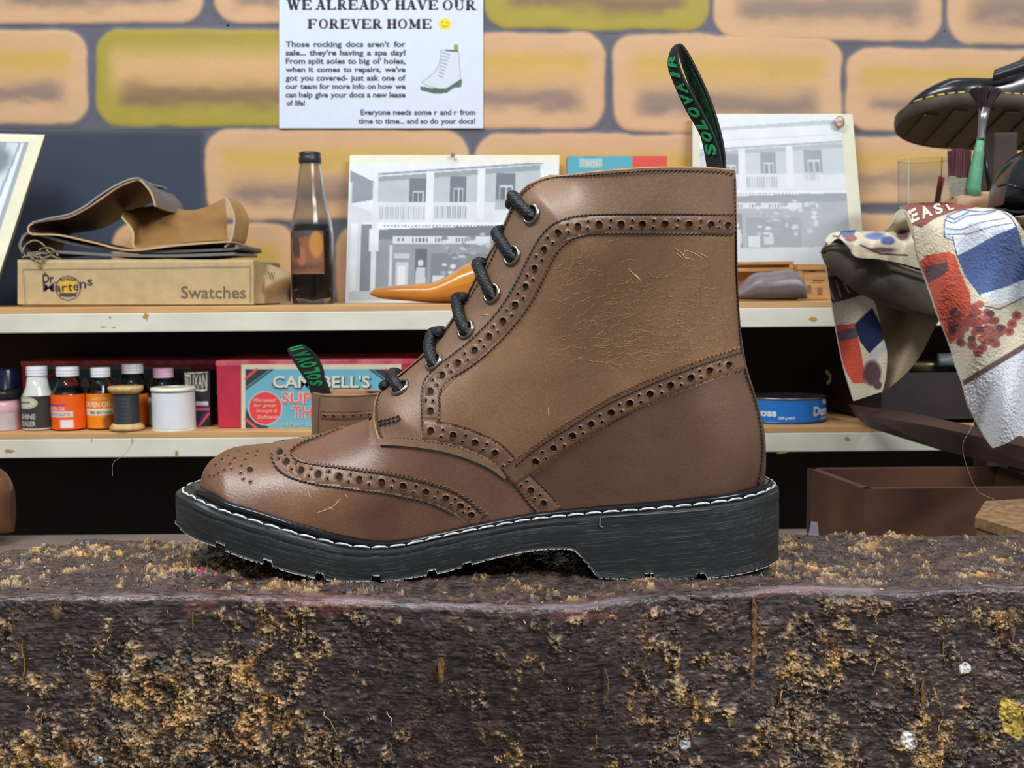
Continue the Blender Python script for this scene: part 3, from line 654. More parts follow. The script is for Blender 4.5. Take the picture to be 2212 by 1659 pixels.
# lining inside the shaft with a rolled top edge
mb = MB(); Lr = []
topr = ring[-1]; cxy = np.array([topr[:, 0].mean(), topr[:, 1].mean()])
for dz, ins, kk in [(0, 0, -1), (.0006, .0006, -1), (.0006, .0020, -1), (-.001, .0026, -1), (0, .0032, -14), (0, .0045, -34), (0, .006, -60)]:
    rr = ring[kk].copy(); cxy = np.array([(rr[:, 0].min()+rr[:, 0].max())/2, float(np.mean(rr[:, 1]))]); d = rr[:, :2]-cxy; L_ = np.linalg.norm(d, axis=1, keepdims=True); rr[:, :2] = cxy+d*(1-ins/L_*1.0); rr[:, 2] += dz; Lr.append(np.vstack([rr, rr[:1]]))
mb.grid(np.array(Lr)); fl_ = Lr[-1][:-1]; mb.add(list(fl_)+[fl_.mean(0)], [(i, (i+1) % len(fl_), len(fl_)) for i in range(len(fl_))])
mb.build('lining', M_line, boot, smooth=True)

# ---- overlay bands with punched holes ----
def offset_poly(path, wl, wr, taper=None):
    t = np.gradient(path, axis=0); t /= np.linalg.norm(t, axis=1, keepdims=True)+1e-9; n = np.stack([t[:, 1], -t[:, 0]], 1)   # n = left of travel in image (y down)
    return path+n*wl, path-n*wr
def make_band(name, path, wl, wr, holes, pink=None, rb=7.8, rs=3.0, closed_ends=True, between=True, label=None, off=.0011):
    path = interp_path(path, 2.2); A, B = offset_poly(path, wl, wr)
    def zig(E, C):
        o = []; s = 0
        for i in range(len(E)):
            if i: s += np.linalg.norm(E[i]-E[i-1])
            ph = (s/9.0) % 1; amp = 7.5*(abs(ph-.5)*2)-1.5; d = (E[i]-C[i]); d = d/(np.linalg.norm(d)+1e-9); o.append(E[i]+d*amp)
        return np.array(o)
    if pink == 'l': A = zig(A, path)
    if pink == 'r': B = zig(B, path)
    outer = np.vstack([A, B[::-1]])
    loops = [outer]; hl = []
    H_ = np.asarray(holes, float)
    for i, h in enumerate(H_):
        hl.append((h, rb, 12))
        if between and i < len(H_)-1:
            mid = (H_[i]+H_[i+1])/2; j = np.argmin(((path-mid)**2).sum(1)); t = path[min(j+1, len(path)-1)]-path[max(j-1, 0)]; t /= np.linalg.norm(t); n = np.array([t[1], -t[0]])
            hl += [(path[j]+n*7.5+t*1.2, rs, 7), (path[j]-n*7.5-t*1.2, rs, 7)]
    for c, r, n in hl:
        loops.append(np.array([c+r*np.array([math.cos(2*math.pi*q/n), math.sin(2*math.pi*q/n)])*(1+.06*random.uniform(-1, 1)) for q in range(n)]))
    pts = []; edges = []
    for lp in loops:
        b = len(pts); pts += [tuple(p) for p in lp]; edges += [(b+i, b+(i+1) % len(lp)) for i in range(len(lp))]
    x0, y0 = outer.min(0); x1, y1 = outer.max(0)
    gx, gy = np.meshgrid(np.arange(x0, x1, 6.0), np.arange(y0, y1, 6.0)); gx = gx.ravel(); gy = gy.ravel(); ok = inpoly(gx, gy, outer) & (dline(gx, gy, outer) > 2.5)
    for c, r, n in hl: ok &= np.hypot(gx-c[0], gy-c[1]) > r+2
    pts += list(zip(gx[ok], gy[ok]))
    res = delaunay_2d_cdt([Vector((float(a), float(b))) for a, b in pts], edges, [], 0, 1e-4)
    v2 = np.array([v[:] for v in res[0]]); tri = [t for t in res[2]]
    ct = np.array([v2[list(t)].mean(0) for t in tri]); keep = inpoly(ct[:, 0], ct[:, 1], outer)
    for c, r, n in hl: keep &= np.hypot(ct[:, 0]-c[0], ct[:, 1]-c[1]) > r*.93
    tri = [t for t, k in zip(tri, keep) if k]
    fa_ = B if pink == 'l' else (A if pink == 'r' else None)
    def taper_at(p):
        if pink == 'l': d = dline(p[0], p[1], B)
        elif pink == 'r': d = dline(p[0], p[1], A)
        else: d = min(dline(p[0], p[1], A), dline(p[0], p[1], B))
        return float(min(1, max(0, d/7.0)))
    A_s, B_s = A[::6], B[::6]; A_k, B_k = A, B; A = np.vstack([A_s, A[-1:]]); B = np.vstack([B_s, B[-1:]])
    T3 = []; B3 = []
    for p in v2:
        q, n = cast(p[0], p[1]); e_ = taper_at(p); T3.append(q+n*(.0002+(off-.0002)*e_)); B3.append(q+n*.00005)
    T3 = np.array(T3); B3 = np.array(B3); nvv = len(v2)
    cnt = {}
    for t in tri:
        for a, b in zip(t, list(t[1:])+[t[0]]): cnt[(a, b)] = cnt.get((a, b), 0)+1
    wall_f = [(a, b, b+nvv, a+nvv) for (a, b) in cnt if (b, a) not in cnt]
    back_p = []
    for nm_, f in (('', lambda v: v), ('m', mirror)):
        V_ = np.vstack([f(T3), f(B3)]); tr = [tuple(t) for t in tri]; wf = wall_f
        if nm_: tr = [t[::-1] for t in tr]; wf = [t[::-1] for t in wall_f]
        o = mesh_obj(name, V_, tr+wf, None, boot, True, [M_band, M_edge], [0]*len(tr)+[1]*len(wf), label=label)
        o.data.polygons.foreach_set('use_smooth', [True]*len(tr)+[False]*len(wf))
        # dark discs under the holes, painted as the shade inside them
        k2 = MB()
        for c, r, n in hl:
            cs = [cast(c[0]+(r+1.0)*math.cos(2*math.pi*q/8), c[1]+(r+1.0)*math.sin(2*math.pi*q/8), .00018)[0] for q in range(8)]
            k2.add([f(v) for v in cs], [tuple(range(8))])
        bo = k2.build('perforation', M_hole, boot, kind='stuff'); bo.parent = o; bo.matrix_parent_inverse = Matrix.Identity(4)
b1h = [(1569, 487), (1533, 485), (1487, 484), (1436, 483), (1388, 484), (1342, 484), (1295, 485), (1249, 490), (1207, 503), (1177, 539), (1156, 580), (1137, 620), (1114, 659), (1088, 694), (1058, 728), (1027, 758), (991, 785), (957, 812), (931, 847), (931, 889)]
make_band('collar_band', [(1583, 486)]+b1h[1:]+[(931, 911)], 22, 21, b1h)
b2h = [(931, 931), (979, 940), (1026, 956), (1069, 978), (1117, 1028), (1147, 1059), (1175, 1087)]
make_band('lower_facing_band', [(912, 930)]+b2h[1:]+[(1196, 1110)], 24, 22, b2h, None)
b3h = [(1157, 997), (1196, 968), (1237, 941), (1277, 916), (1320, 891), (1360, 871), (1404, 851), (1448, 832), (1491, 816), (1530, 801), (1570, 789)]
make_band('counter_band', [(1100, 1035), (1128, 1015)]+b3h+[(1602, 777)], 26, 22, b3h, 'l', off=.0017)
b4h = [(605, 979), (620, 1000), (652, 1018), (689, 1026), (734, 1031), (777, 1037), (825, 1042), (871, 1050), (920, 1062), (963, 1076), (995, 1093), (1018, 1112)]
make_band('wing_tip_band', [(730, 903), (690, 921), (655, 934), (626, 950), (607, 968), (607, 986), (624, 1003)]+b4h[2:]+[(1036, 1128)], 20, 22, b4h, 'l')
# pinked under-edge of the lower facing
def zig_strip(name, path, width, m_, off=.0006):
    path = interp_path(path, 2.2); A, B = offset_poly(path, width/2, width/2); o = []; s = 0
    for i in range(len(B)):
        if i: s += np.linalg.norm(B[i]-B[i-1])
        ph = (s/9.0) % 1; d = B[i]-path[i]; d /= np.linalg.norm(d); o.append(B[i]+d*7*(abs(ph-.5)*2))
    B = np.array(o)
    g = np.array([[cast(*a, off)[0] for a in A], [cast(*b, off)[0] for b in B], [cast(*b, .00005)[0] for b in B]])
    for f in (lambda v: v, mirror):
        k2 = MB(); k2.grid(f(g[:2]), 0); k2.grid(f(g[1:]), 1); k2.build(name, None, boot, mats=[m_, M_edge])
zig_strip('pinked_edge', [(1094, 1030), (1060, 1006), (1020, 988), (970, 972), (915, 962), (870, 958), (822, 958)], 12, M_fc, .0012)
# raised facing edge: strip that follows the eyelet edge round to the collar
fe_path = [(822, 962), (812, 935), (807, 905), (810, 868), (822, 846), (850, 820), (900, 780), (950, 724), (985, 676), (1015, 622), (1045, 566), (1072, 520), (1092, 476), (1108, 440), (1128, 412), (1150, 396), (1186, 384)]
pth = interp_path(fe_path, 4)
mb = MB(); row = []
for p in pth:
    c, n = cast(p[0]+3, p[1], .0000); row.append(c+n*.0004)
for f in (lambda v: v, mirror):
    mb = MB(); mb.tube([f(r_) for r_ in row], .0006, 6); mb.build('facing_edge', M_edge, boot, smooth=True)

# ---- seam stitching ----
M_thr = mat('black_seam_thread', (20, 19, 23), .5, var=.3, scale=900)
lines = [
 [(1583, 378), (1556, 372), (1498, 369), (1440, 368.5), (1400, 369), (1353, 373), (1300, 377), (1267, 380), (1204, 385), (1166, 394), (1142, 410), (1126, 426), (1104, 466), (1088, 500), (1060, 568), (1015, 645), (984, 687), (957, 726), (918, 768), (868, 810), (842, 830), (824, 847), (817, 865), (816, 895), (820, 930), (828, 949)],
 [(828, 949), (876, 948), (915, 953), (965, 961), (1020, 983), (1060, 1006), (1088, 1024)],
 [(1583, 465), (1500, 463), (1400, 462), (1300, 464), (1245, 468), (1203, 481), (1178, 500), (1158, 528), (1138, 566), (1118, 606), (1096, 645), (1071, 680), (1041, 713), (1011, 741), (976, 769), (944, 793), (921, 818), (913, 842), (912, 870), (912, 905), (915, 953)],
 [(1583, 507), (1500, 505), (1400, 504), (1300, 505), (1257, 510), (1228, 522), (1202, 550), (1180, 592), (1160, 634), (1135, 675), (1105, 712), (1073, 745), (1042, 774), (1005, 801), (968, 824), (951, 850), (950, 880), (950, 915), (985, 921), (1033, 937), (1078, 960), (1108, 988)],
 [(1112, 1006), (1145, 980), (1185, 951), (1227, 925), (1268, 899), (1312, 873), (1353, 853), (1398, 833), (1443, 814), (1486, 798), (1526, 783), (1566, 771), (1596, 762)],
 [(1150, 1022), (1166, 1012), (1206, 983), (1246, 957), (1286, 932), (1330, 908), (1368, 888), (1411, 868), (1454, 849), (1496, 833), (1536, 818), (1576, 806), (1602, 800)],
 [(1096, 1028), (1120, 1058), (1142, 1086), (1158, 1104)], [(1126, 1010), (1160, 1040), (1185, 1066), (1205, 1092)],
 [(690, 949), (660, 958), (636, 972), (630, 986), (645, 1000), (690, 1009), (734, 1014), (778, 1020), (828, 1025), (876, 1033), (926, 1045), (972, 1060), (1008, 1080), (1040, 1108)],
 [(622, 966), (602, 970), (588, 982), (592, 1003), (608, 1022), (640, 1037), (688, 1048), (734, 1054), (777, 1060), (824, 1065), (868, 1073), (914, 1083), (950, 1096), (982, 1113)],
 [(819, 911), (842, 906), (864, 899), (865, 907), (842, 914), (820, 919)],
 [(1584, 386), (1587, 500), (1589, 600), (1595, 720), (1601, 770), (1609, 812), (1622, 850), (1634, 890), (1641, 930), (1644, 975), (1641, 1015), (1634, 1045)]]
caps = None
def capsule():
    v = [(-1, 0, 0)]; 
    for t, r in ((-.75, .8), (0, 1), (.75, .8)):
        for k in range(5): a = 2*math.pi*k/5; v.append((t, r*math.cos(a), r*math.sin(a)))
    v.append((1, 0, 0)); f = [(0, 1+(k+1) % 5, 1+k) for k in range(5)]
    for j in range(2): f += [(1+j*5+k, 1+j*5+(k+1) % 5, 6+j*5+(k+1) % 5, 6+j*5+k) for k in range(5)]
    f += [(16, 11+k, 11+(k+1) % 5) for k in range(5)]; return np.array(v), f
CV, CF = capsule()
mbs = [MB(), MB()]; groove = [MB(), MB()]
for li, ln in enumerate(lines):
    pp = interp_path(ln, 9.2); c3 = [cast(a, b, .0020 if li == 4 else (.0012 if li in (8,) else .0005)) for a, b in pp]
    for i in range(len(c3)-1):
        a, na = c3[i]; b, nb = c3[i+1]; t = b-a; L_ = np.linalg.norm(t)
        if L_ > .006 or L_ < 1e-5: continue
        t /= L_; n = (na+nb)/2; n /= np.linalg.norm(n); s_ = np.cross(n, t); c = (a+b)/2; t2 = t+s_*.30; t2 /= np.linalg.norm(t2)
        n2 = np.cross(t2, np.cross(n, t2)); s2 = np.cross(n2, t2)
        P_ = c+n2*.0001+np.outer(CV[:, 0]*L_*.50, t2)+np.outer(CV[:, 1]*.00040, s2)+np.outer(CV[:, 2]*.00034, n2)
        mbs[0].add(P_, CF); mbs[1].add(mirror(P_), [f[::-1] for f in CF])
for k in range(2): mbs[k].build('seam_stitching', M_thr, boot, smooth=True, kind='stuff')
# back strip seam
mb = MB(); mb.tube([cast(a, b, .0002)[0] for a, b in interp_path([(1588, 500), (1590, 600), (1596, 700), (1602, 760), (1612, 810), (1626, 850), (1637, 890), (1644, 930), (1647, 975), (1644, 1015), (1638, 1045)], 5)], .0006, 6)
mb.build('back_seam', mat('dark_seam', (60, 40, 34), .6), boot, smooth=True)
# perforated medallion on the toe
mb = MB(); med = [(540, 1014, 7), (520, 1022, 3), (526, 1035, 3), (541, 1041, 3), (522, 1006, 2.8), (497, 1002, 3), (484, 1015, 3), (471, 1023, 3), (462, 1028, 2.6), (453, 1028, 2.4), (466, 1004, 2.6), (480, 992, 2.6), (493, 985, 2.6), (507, 990, 3), (530, 993, 2.6), (535, 980, 2.4), (556, 975, 2.6), (552, 985, 2.4), (515, 975, 2.2), (500, 1012, 2.4), (606, 980, 5), (585, 972, 2.2)]
for (a, b, r) in med[:-2]:
    for f in (lambda v: v, mirror):
        c, n = cast(a, b); rim = []
        for q in range(10):
            th = 2*math.pi*q/10; rim.append((cast(a+r*math.cos(th), b+r*.9*math.sin(th), .00012)[0], cast(a+(r+1.8)*math.cos(th), b+(r+1.6)*math.sin(th), .00022)[0], cast(a+(r+3)*math.cos(th), b+(r+2.6)*math.sin(th), .00001)[0]))
        mb.add([f(q[0]) for q in rim], [tuple(range(10))], 0)
        for u_, v_ in ((0, 1), (1, 2)):
            mb.add([f(q[u_]) for q in rim]+[f(q[v_]) for q in rim], [(i, (i+1) % 10, 10+(i+1) % 10, 10+i) for i in range(10)], 1)
mb.build('toe_medallion', None, boot, mats=[M_hole, M_t], smooth=True, kind='stuff')
# scratches and scuffs (pale rubbed lines in the leather)
mb = MB(); scr = [[(1357, 580), (1368, 592), (1386, 609)], [(1372, 592), (1384, 606)], [(684, 1108), (700, 1103), (716, 1096)], [(709, 1094), (722, 1102)], [(736, 1076), (726, 1088), (716, 1096)], [(745, 1068), (752, 1076)], [(664, 1062), (672, 1076)], [(1456, 535), (1470, 545), (1480, 556), (1500, 562)], [(1480, 540), (1500, 548), (1520, 560)], [(1480, 540), (1476, 552), (1484, 562)], [(1508, 545), (1530, 558)], [(1463, 548), (1476, 560)], [(868, 855), (869, 868)], [(1040, 682), (1056, 679)], [(1184, 880), (1186, 905)]]
for s_ in scr:
    pp = interp_path(s_, 4); mb.tube([cast(a, b, .00002)[0] for a, b in pp], [.00005+.00022*math.sin(math.pi*(i+.5)/len(pp)) for i in range(len(pp))], 5)
mb.build('scratch', mat('rubbed_tan_scratch', (196, 156, 108), .6, var=.15, scale=900), boot, smooth=True, kind='stuff')

# fine creases of the shaft leather
M_cr = mat('pale_crease', (150, 116, 80), .6, var=.2, scale=900); mb = MB(); rc = random.Random(21); k = 0
while k < 300:
    x = rc.uniform(1170, 1588); y = rc.uniform(520, 800)
    if not inpoly(np.array(x), np.array(y), quarter_poly): continue
    wgt = .15+.85*math.exp(-((y-(735-.12*(x-1300)))/62)**2)*float(sstep(1170, 1330, np.array(x)))+.35*math.exp(-((y-600)/60)**2)*float(sstep(1330, 1200, np.array(x)))
    if rc.random() > wgt: continue
    k += 1; ang_ = -.55*(1-float(sstep(1190, 1420, np.array(x))))+rc.gauss(.0, .16); L_ = rc.uniform(18, 85); n_ = int(L_/4)+2; p = [x, y]; pts = []
    for q in range(n_):
        a_ = ang_+rc.gauss(0, .55); p = [p[0]+4*math.cos(a_), p[1]+4*math.sin(a_)]
        if p[0] > 1588 or not inpoly(np.array(p[0]), np.array(p[1]+14), quarter_poly): break
        pts.append(cast(p[0], p[1], .00001)[0])
    if len(pts) > 3: mb.tube(pts, [.00003+.00010*math.sin(math.pi*(i+.5)/len(pts)) for i in range(len(pts))], 4)
mb.build('crease_lines', M_cr, boot, smooth=True, kind='stuff')

# ---- eyelets ----
M_ey = mat('antique_nickel', (150, 142, 126), .32, 1.0, var=.1, scale=300)
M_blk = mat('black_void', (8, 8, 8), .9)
eyes = [(1148, 463), (1106, 552), (1063, 634), (1007, 712), (938, 782), (865, 838)]
for (a, b) in eyes:
    c, n = cast(a, b); e1 = cast(a+14, b)[0]-cast(a-14, b)[0]; e1 /= np.linalg.norm(e1); e2 = np.cross(n, e1); n = np.cross(e1, e2); n = n/np.linalg.norm(n); 
    if n[1] > 0: n = -n
    for f in (lambda v: v, mirror):
        mb = MB(); ringv = []
        for q in range(28):
            th = 2*math.pi*q/28; d = e1*math.cos(th)+e2*math.sin(th); row = []
            for k in range(9):
                ph = math.pi*k/8; row.append(c+d*(.0033+.0010*(1-math.cos(ph))/1)+n*(.0003+.0012*math.sin(ph)))
            ringv.append(row)
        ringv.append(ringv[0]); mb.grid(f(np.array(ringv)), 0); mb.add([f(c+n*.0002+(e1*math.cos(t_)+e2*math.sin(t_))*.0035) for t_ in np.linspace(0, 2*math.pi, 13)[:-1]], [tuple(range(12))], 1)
        mb.build('eyelet', None, boot, smooth=True, mats=[M_ey, M_blk])
# ---- laces ----
def lace_mat():
    m, nt, b = newmat('braided_black_lace'); L = nt.links; b.inputs['Roughness'].default_value = .55
    at = N(nt, 'ShaderNodeAttribute', attribute_name='Col'); L.new(at.outputs['Color'], b.inputs['Base Color']); b.inputs['Specular IOR Level'].default_value = .3
    return m
M_lace = lace_mat()
LR = .0029
lc = [[(1148, 466), (1132, 446), (1118, 430), (1104, 425)], [(1106, 556), (1094, 528), (1084, 508), (1077, 492)], [(1063, 640), (1056, 612), (1049, 594), (1043, 576)], [(1008, 718), (1003, 694), (999, 672), (998, 652)], [(937, 786), (936, 762), (939, 742), (946, 728)], [(863, 841), (857, 830), (850, 820), (846, 812)]]
sil = [(1100, 445), (1070, 512), (1038, 590), (990, 672), (928, 752), (838, 826)]
def lace_tube(mb, pts, R_):
    pts = interp_path(pts, .00032); n = 20
    fr = lambda i, th: .93+.10*abs(math.sin(4*th+i*.42))*abs(math.sin(4*th-i*.42))**.5+.03*math.sin(4*th+i*.42)
    b0 = len(mb.v); mb.tube(pts, R_, n, 0, (1, 1, 1), True, fr)
    base = lin((8, 8, 10)); hi = lin((84, 88, 98))
    for i in range(len(pts)):
        for k in range(n):
            th = 2*math.pi*k/n; v = abs(math.sin(4*th+i*.42))*abs(math.sin(4*th-i*.42)); q = 1.0 if (v > .72 and random.random() < .5) else v*.25
            mb.c[b0+i*n+k] = tuple(base*(1-q)+hi*q)
for L_, sl in zip(lc, sil):
    e, n = cast(*L_[0]); pts = [e-n*.004, e+n*.0006]
    for j, q in enumerate(L_[1:]):
        c, n = cast(*q); pts.append(c+n*(.0030 if j < 2 else .0034))
    # over the front of the facings to the other flank
    c, n = cast(*sl); x0 = c[0]; z0 = (pts[-1][2])
    fz = z0-.0006
    # front silhouette x at that height
    j = np.argmin(abs(SILF[:, 1]-fz)+(SILF[:, 0] < pxx(780))*1); fx = SILF[j, 0]; yy = float(Yc(fx))
    p_last = pts[-1]
    side = [np.array([fx+.0012, yy-.010, fz+.0006]), np.array([fx-.0006, yy-.003, fz-.0002])]
    half = pts+side; full = half+[mirror(q) for q in half[::-1]]
    mb = MB(); lace_tube(mb, full, LR if L_[0][1] < 800 else LR*.92); o = mb.build('lace', M_lace, boot, smooth=True, usecol=True)

# ---- sole ----
m, nt, b = newmat('cut_black_rubber'); L = nt.links; tc = N(nt, 'ShaderNodeTexCoord'); mp = N(nt, 'ShaderNodeMapping'); mp.inputs['Scale'].default_value = (.012, 1.0, 1.0); sa = N(nt, 'ShaderNodeAttribute', attribute_name='Col'); L.new(sa.outputs['Vector'], mp.inputs[0])
n1 = N(nt, 'ShaderNodeTexNoise'); n1.inputs['Scale'].default_value = 2600; n1.inputs['Detail'].default_value = 5; n1.inputs['Roughness'].default_value = .7; L.new(mp.outputs[0], n1.inputs[0])
n2 = N(nt, 'ShaderNodeTexNoise'); n2.inputs['Scale'].default_value = 120; L.new(tc.outputs['Object'], n2.inputs[0])
mr = N(nt, 'ShaderNodeMapRange'); mr.inputs[1].default_value = .55; mr.inputs[2].default_value = .70; L.new(n1.outputs[0], mr.inputs[0])
m1 = N(nt, 'ShaderNodeMapRange'); m1.inputs[1].default_value = .3; m1.inputs[2].default_value = .55; L.new(n2.outputs[0], m1.inputs[0])
mu = N(nt, 'ShaderNodeMath', operation='MULTIPLY'); L.new(mr.outputs[0], mu.inputs[0]); L.new(m1.outputs[0], mu.inputs[1])
mx = N(nt, 'ShaderNodeMix', data_type='RGBA'); mx.inputs[6].default_value = rgba((25, 28, 30)); mx.inputs[7].default_value = rgba((112, 120, 120)); L.new(mu.outputs[0], mx.inputs[0]); L.new(mx.outputs[2], b.inputs['Base Color'])
b.inputs['Roughness'].default_value = .48; bp = N(nt, 'ShaderNodeBump'); bp.inputs['Strength'].default_value = .7; bp.inputs['Distance'].default_value = .00025; L.new(n1.outputs[0], bp.inputs['Height']); L.new(bp.outputs[0], b.inputs['Normal'])
M_sole = m
M_rand = mat('glossy_black_rand', (14, 15, 18), .22, var=.2)
n = 1500; th = np.linspace(0, 2*math.pi, n, endpoint=False)
xo = (XT+XH)/2-(XH-XT)/2*np.cos(th); sg = np.where(np.sin(th) >= 0, -1.0, 1.0)   # first half = near flank
tx = (xo-XT)/(XH-XT); xi = XUT+.0005+(XUH-XUT-.001)*tx
yo = Yc(xo)+sg*hs(xo); wi = wup(xi, zfe(xi)+.002); yi = Yc(xi)+sg*wi
Zt = zt(xo); Zb = zb(xo)
# cleat notches cut into the lower rim
notch = np.zeros(n)
for nx_, lo in ((480, 10), (580, 11), (691, 11), (812, 11), (932, 9), (1010, 6), (1402, 11), (1515, 11)):
    q = curtain([(nx_-10, 1230), (nx_+10, 1230)], hs, 20); notch = np.maximum(notch, ((xo > q[0][0]) & (xo < q[-1][0]))*1.0*lo/11*.0026)
zl = np.minimum(Zb+notch, Zt-.002)
rows = []; outw = lambda d: (xo+np.sign(np.cos(th))*-1*0, 0)
# outward normal in plan
gx = np.gradient(xo); gy = np.gradient(yo); nl = np.hypot(gx, gy)+1e-12; nx_, ny_ = gy/nl, -gx/nl
if ((nx_*(xo-xo.mean())+ny_*(yo-yo.mean())).mean()) < 0: nx_, ny_ = -nx_, -ny_
nx_ = np.convolve(np.r_[nx_[-6:], nx_, nx_[:6]], np.ones(13)/13, 'valid'); ny_ = np.convolve(np.r_[ny_[-6:], ny_, ny_[:6]], np.ones(13)/13, 'valid')
def rowat(fr, out): 
    z = zl*(1-fr)+Zt*fr; return np.stack([xo+nx_*out, yo+ny_*out, z], 1)
rows.append(np.stack([xo-nx_*.006, yo-ny_*.006, zl], 1)); rows.append(np.stack([xo-nx_*.0006, yo-ny_*.0006, zl], 1))
rows.append(rowat(.02, .0004))
for fr in np.linspace(.06, .94, 14): rows.append(rowat(fr, .0002*math.sin(fr*3.1)-.0003*(1 if abs(fr-.80) < .035 else 0)))
rows.append(rowat(.985, -.0002)); rows.append(np.stack([xo-nx_*.0009, yo-ny_*.0009, Zt+.0001], 1))
rows.append(np.stack([xo*.4+xi*.6, yo*.4+yi*.6, Zt+.0004], 1)); rows.append(np.stack([xi, yi, Zt+.0004], 1)); rows.append(np.stack([xi*.98+.02*xo.mean(), Yc(xi)+sg*wi*.9, Zt+.0002], 1))
G = np.array(rows); G = np.concatenate([G, G[:, :1]], 1)
arc_ = np.r_[0, np.cumsum(np.hypot(np.diff(xo), np.diff(yo)))]; GC = np.zeros(G.shape); GC[..., 0] = np.r_[arc_, arc_[-1]+.001][None]; GC[..., 1] = np.r_[Zt, Zt[0]][None]-G[..., 2]; GC[..., 2] = .5*np.r_[0, np.cumsum(abs(np.diff(GC[0, :, 0])))]*0
mb = MB(); mb.grid(G, 0, GC)
# underside
h2 = n//2; under = []
a_ = np.stack([xo-nx_*.006, yo-ny_*.006, zl], 1)
mb.add(list(a_), [(i, i+1, n-i-1, n-i) for i in range(1, h2-1)])
inn = np.stack([xi*.98+.02*xo.mean(), Yc(xi)+sg*wi*.9, Zt+.0002], 1); mb.add(list(inn), [(i, i+1, n-i-1, n-i) for i in range(1, h2-1)])
sole = mb.build('sole', M_sole, boot, smooth=True, usecol=True); shade_auto(sole, .5)
# frayed pale trimming along the lower rim
mb = MB(); 
for i in range(n):
    if i % 1 == 0 and random.random() < .8:
        p = np.array([xo[i], yo[i], zl[i]+.0001]); q = p+np.array([nx_[i]*.0006+random.gauss(0, .0002), ny_[i]*.0006, -random.uniform(0, .0004)]); j = (i+1) % n
        p2 = np.array([xo[j], yo[j], zl[j]+.0001]); o_ = np.array([nx_[i], ny_[i], 0])*.0004
        mb.add([p+o_+[0, 0, .0002*random.uniform(.2, 2)], p2+o_+[0, 0, .0002*random.uniform(.2, 2)], p2+o_*1.6+[0, 0, -.0001], q], [(0, 1, 2, 3)])
mb.build('rim_fraying', mat('pale_rubber_burr', (150, 158, 156), .6, var=.3, scale=900), sole, kind='stuff')
# small cut step in the sole over the waist
mb = MB(); hh = lambda x: hs(x)+.0004
q = curtain([(1297, 1118), (1296, 1136), (1302, 1139)], hh, 3); mb.tube(q, .0004, 5); q = curtain([(1300, 1118), (1380, 1112), (1460, 1107), (1540, 1100)], hh, 8); mb.tube(q, .00022, 5)
mb.build('sole_cut_line', mat('rubber_cut_edge', (96, 102, 104), .6), sole, kind='stuff')
# glossy rand round the upper
ro = np.stack([xi+nx_*.0012, yi+ny_*.0012, Zt+.0016], 1); mb = MB(); mb.tube(list(ro[::3])+[ro[0]], .0021, 10, cap=False); mb.build('rand', M_rand, boot, smooth=True)
# white welt stitches, one by one
M_ws = mat('white_welt_thread', (196, 200, 200), .7, var=.35, scale=700, bump=.4, bscale=1500)
xm = xo*.74+xi*.26; ym = yo*.74+yi*.26; zm = Zt+.0012
cum = np.r_[0, np.cumsum(np.hypot(np.diff(xm), np.diff(ym)))]; tot = cum[-1]; ns = int(tot/.0083)
for k in range(ns):
    s0 = tot*(k+.03)/ns; s1 = tot*(k+.96)/ns; ss = np.linspace(s0, s1, 9); X_ = np.interp(ss, cum, xm); Y_ = np.interp(ss, cum, ym); Z_ = np.interp(ss, cum, zm)
    bow = np.sin(np.linspace(0, math.pi, 9)); i0 = int(np.interp((s0+s1)/2, cum, np.arange(n))) % n
    pts = [np.array([x_-nx_[i0]*.0004*b_, y_-ny_[i0]*.0004*b_, z_+.0004*b_]) for x_, y_, z_, b_ in zip(X_, Y_, Z_, bow)]
    mb = MB(); mb.tube(pts, [.00022+.00036*b_**.6 for b_ in bow], 7, rfun=lambda i, t_: 1+.12*math.sin(3*t_+i*1.3)); mb.build('welt_stitch', M_ws, boot, smooth=True)

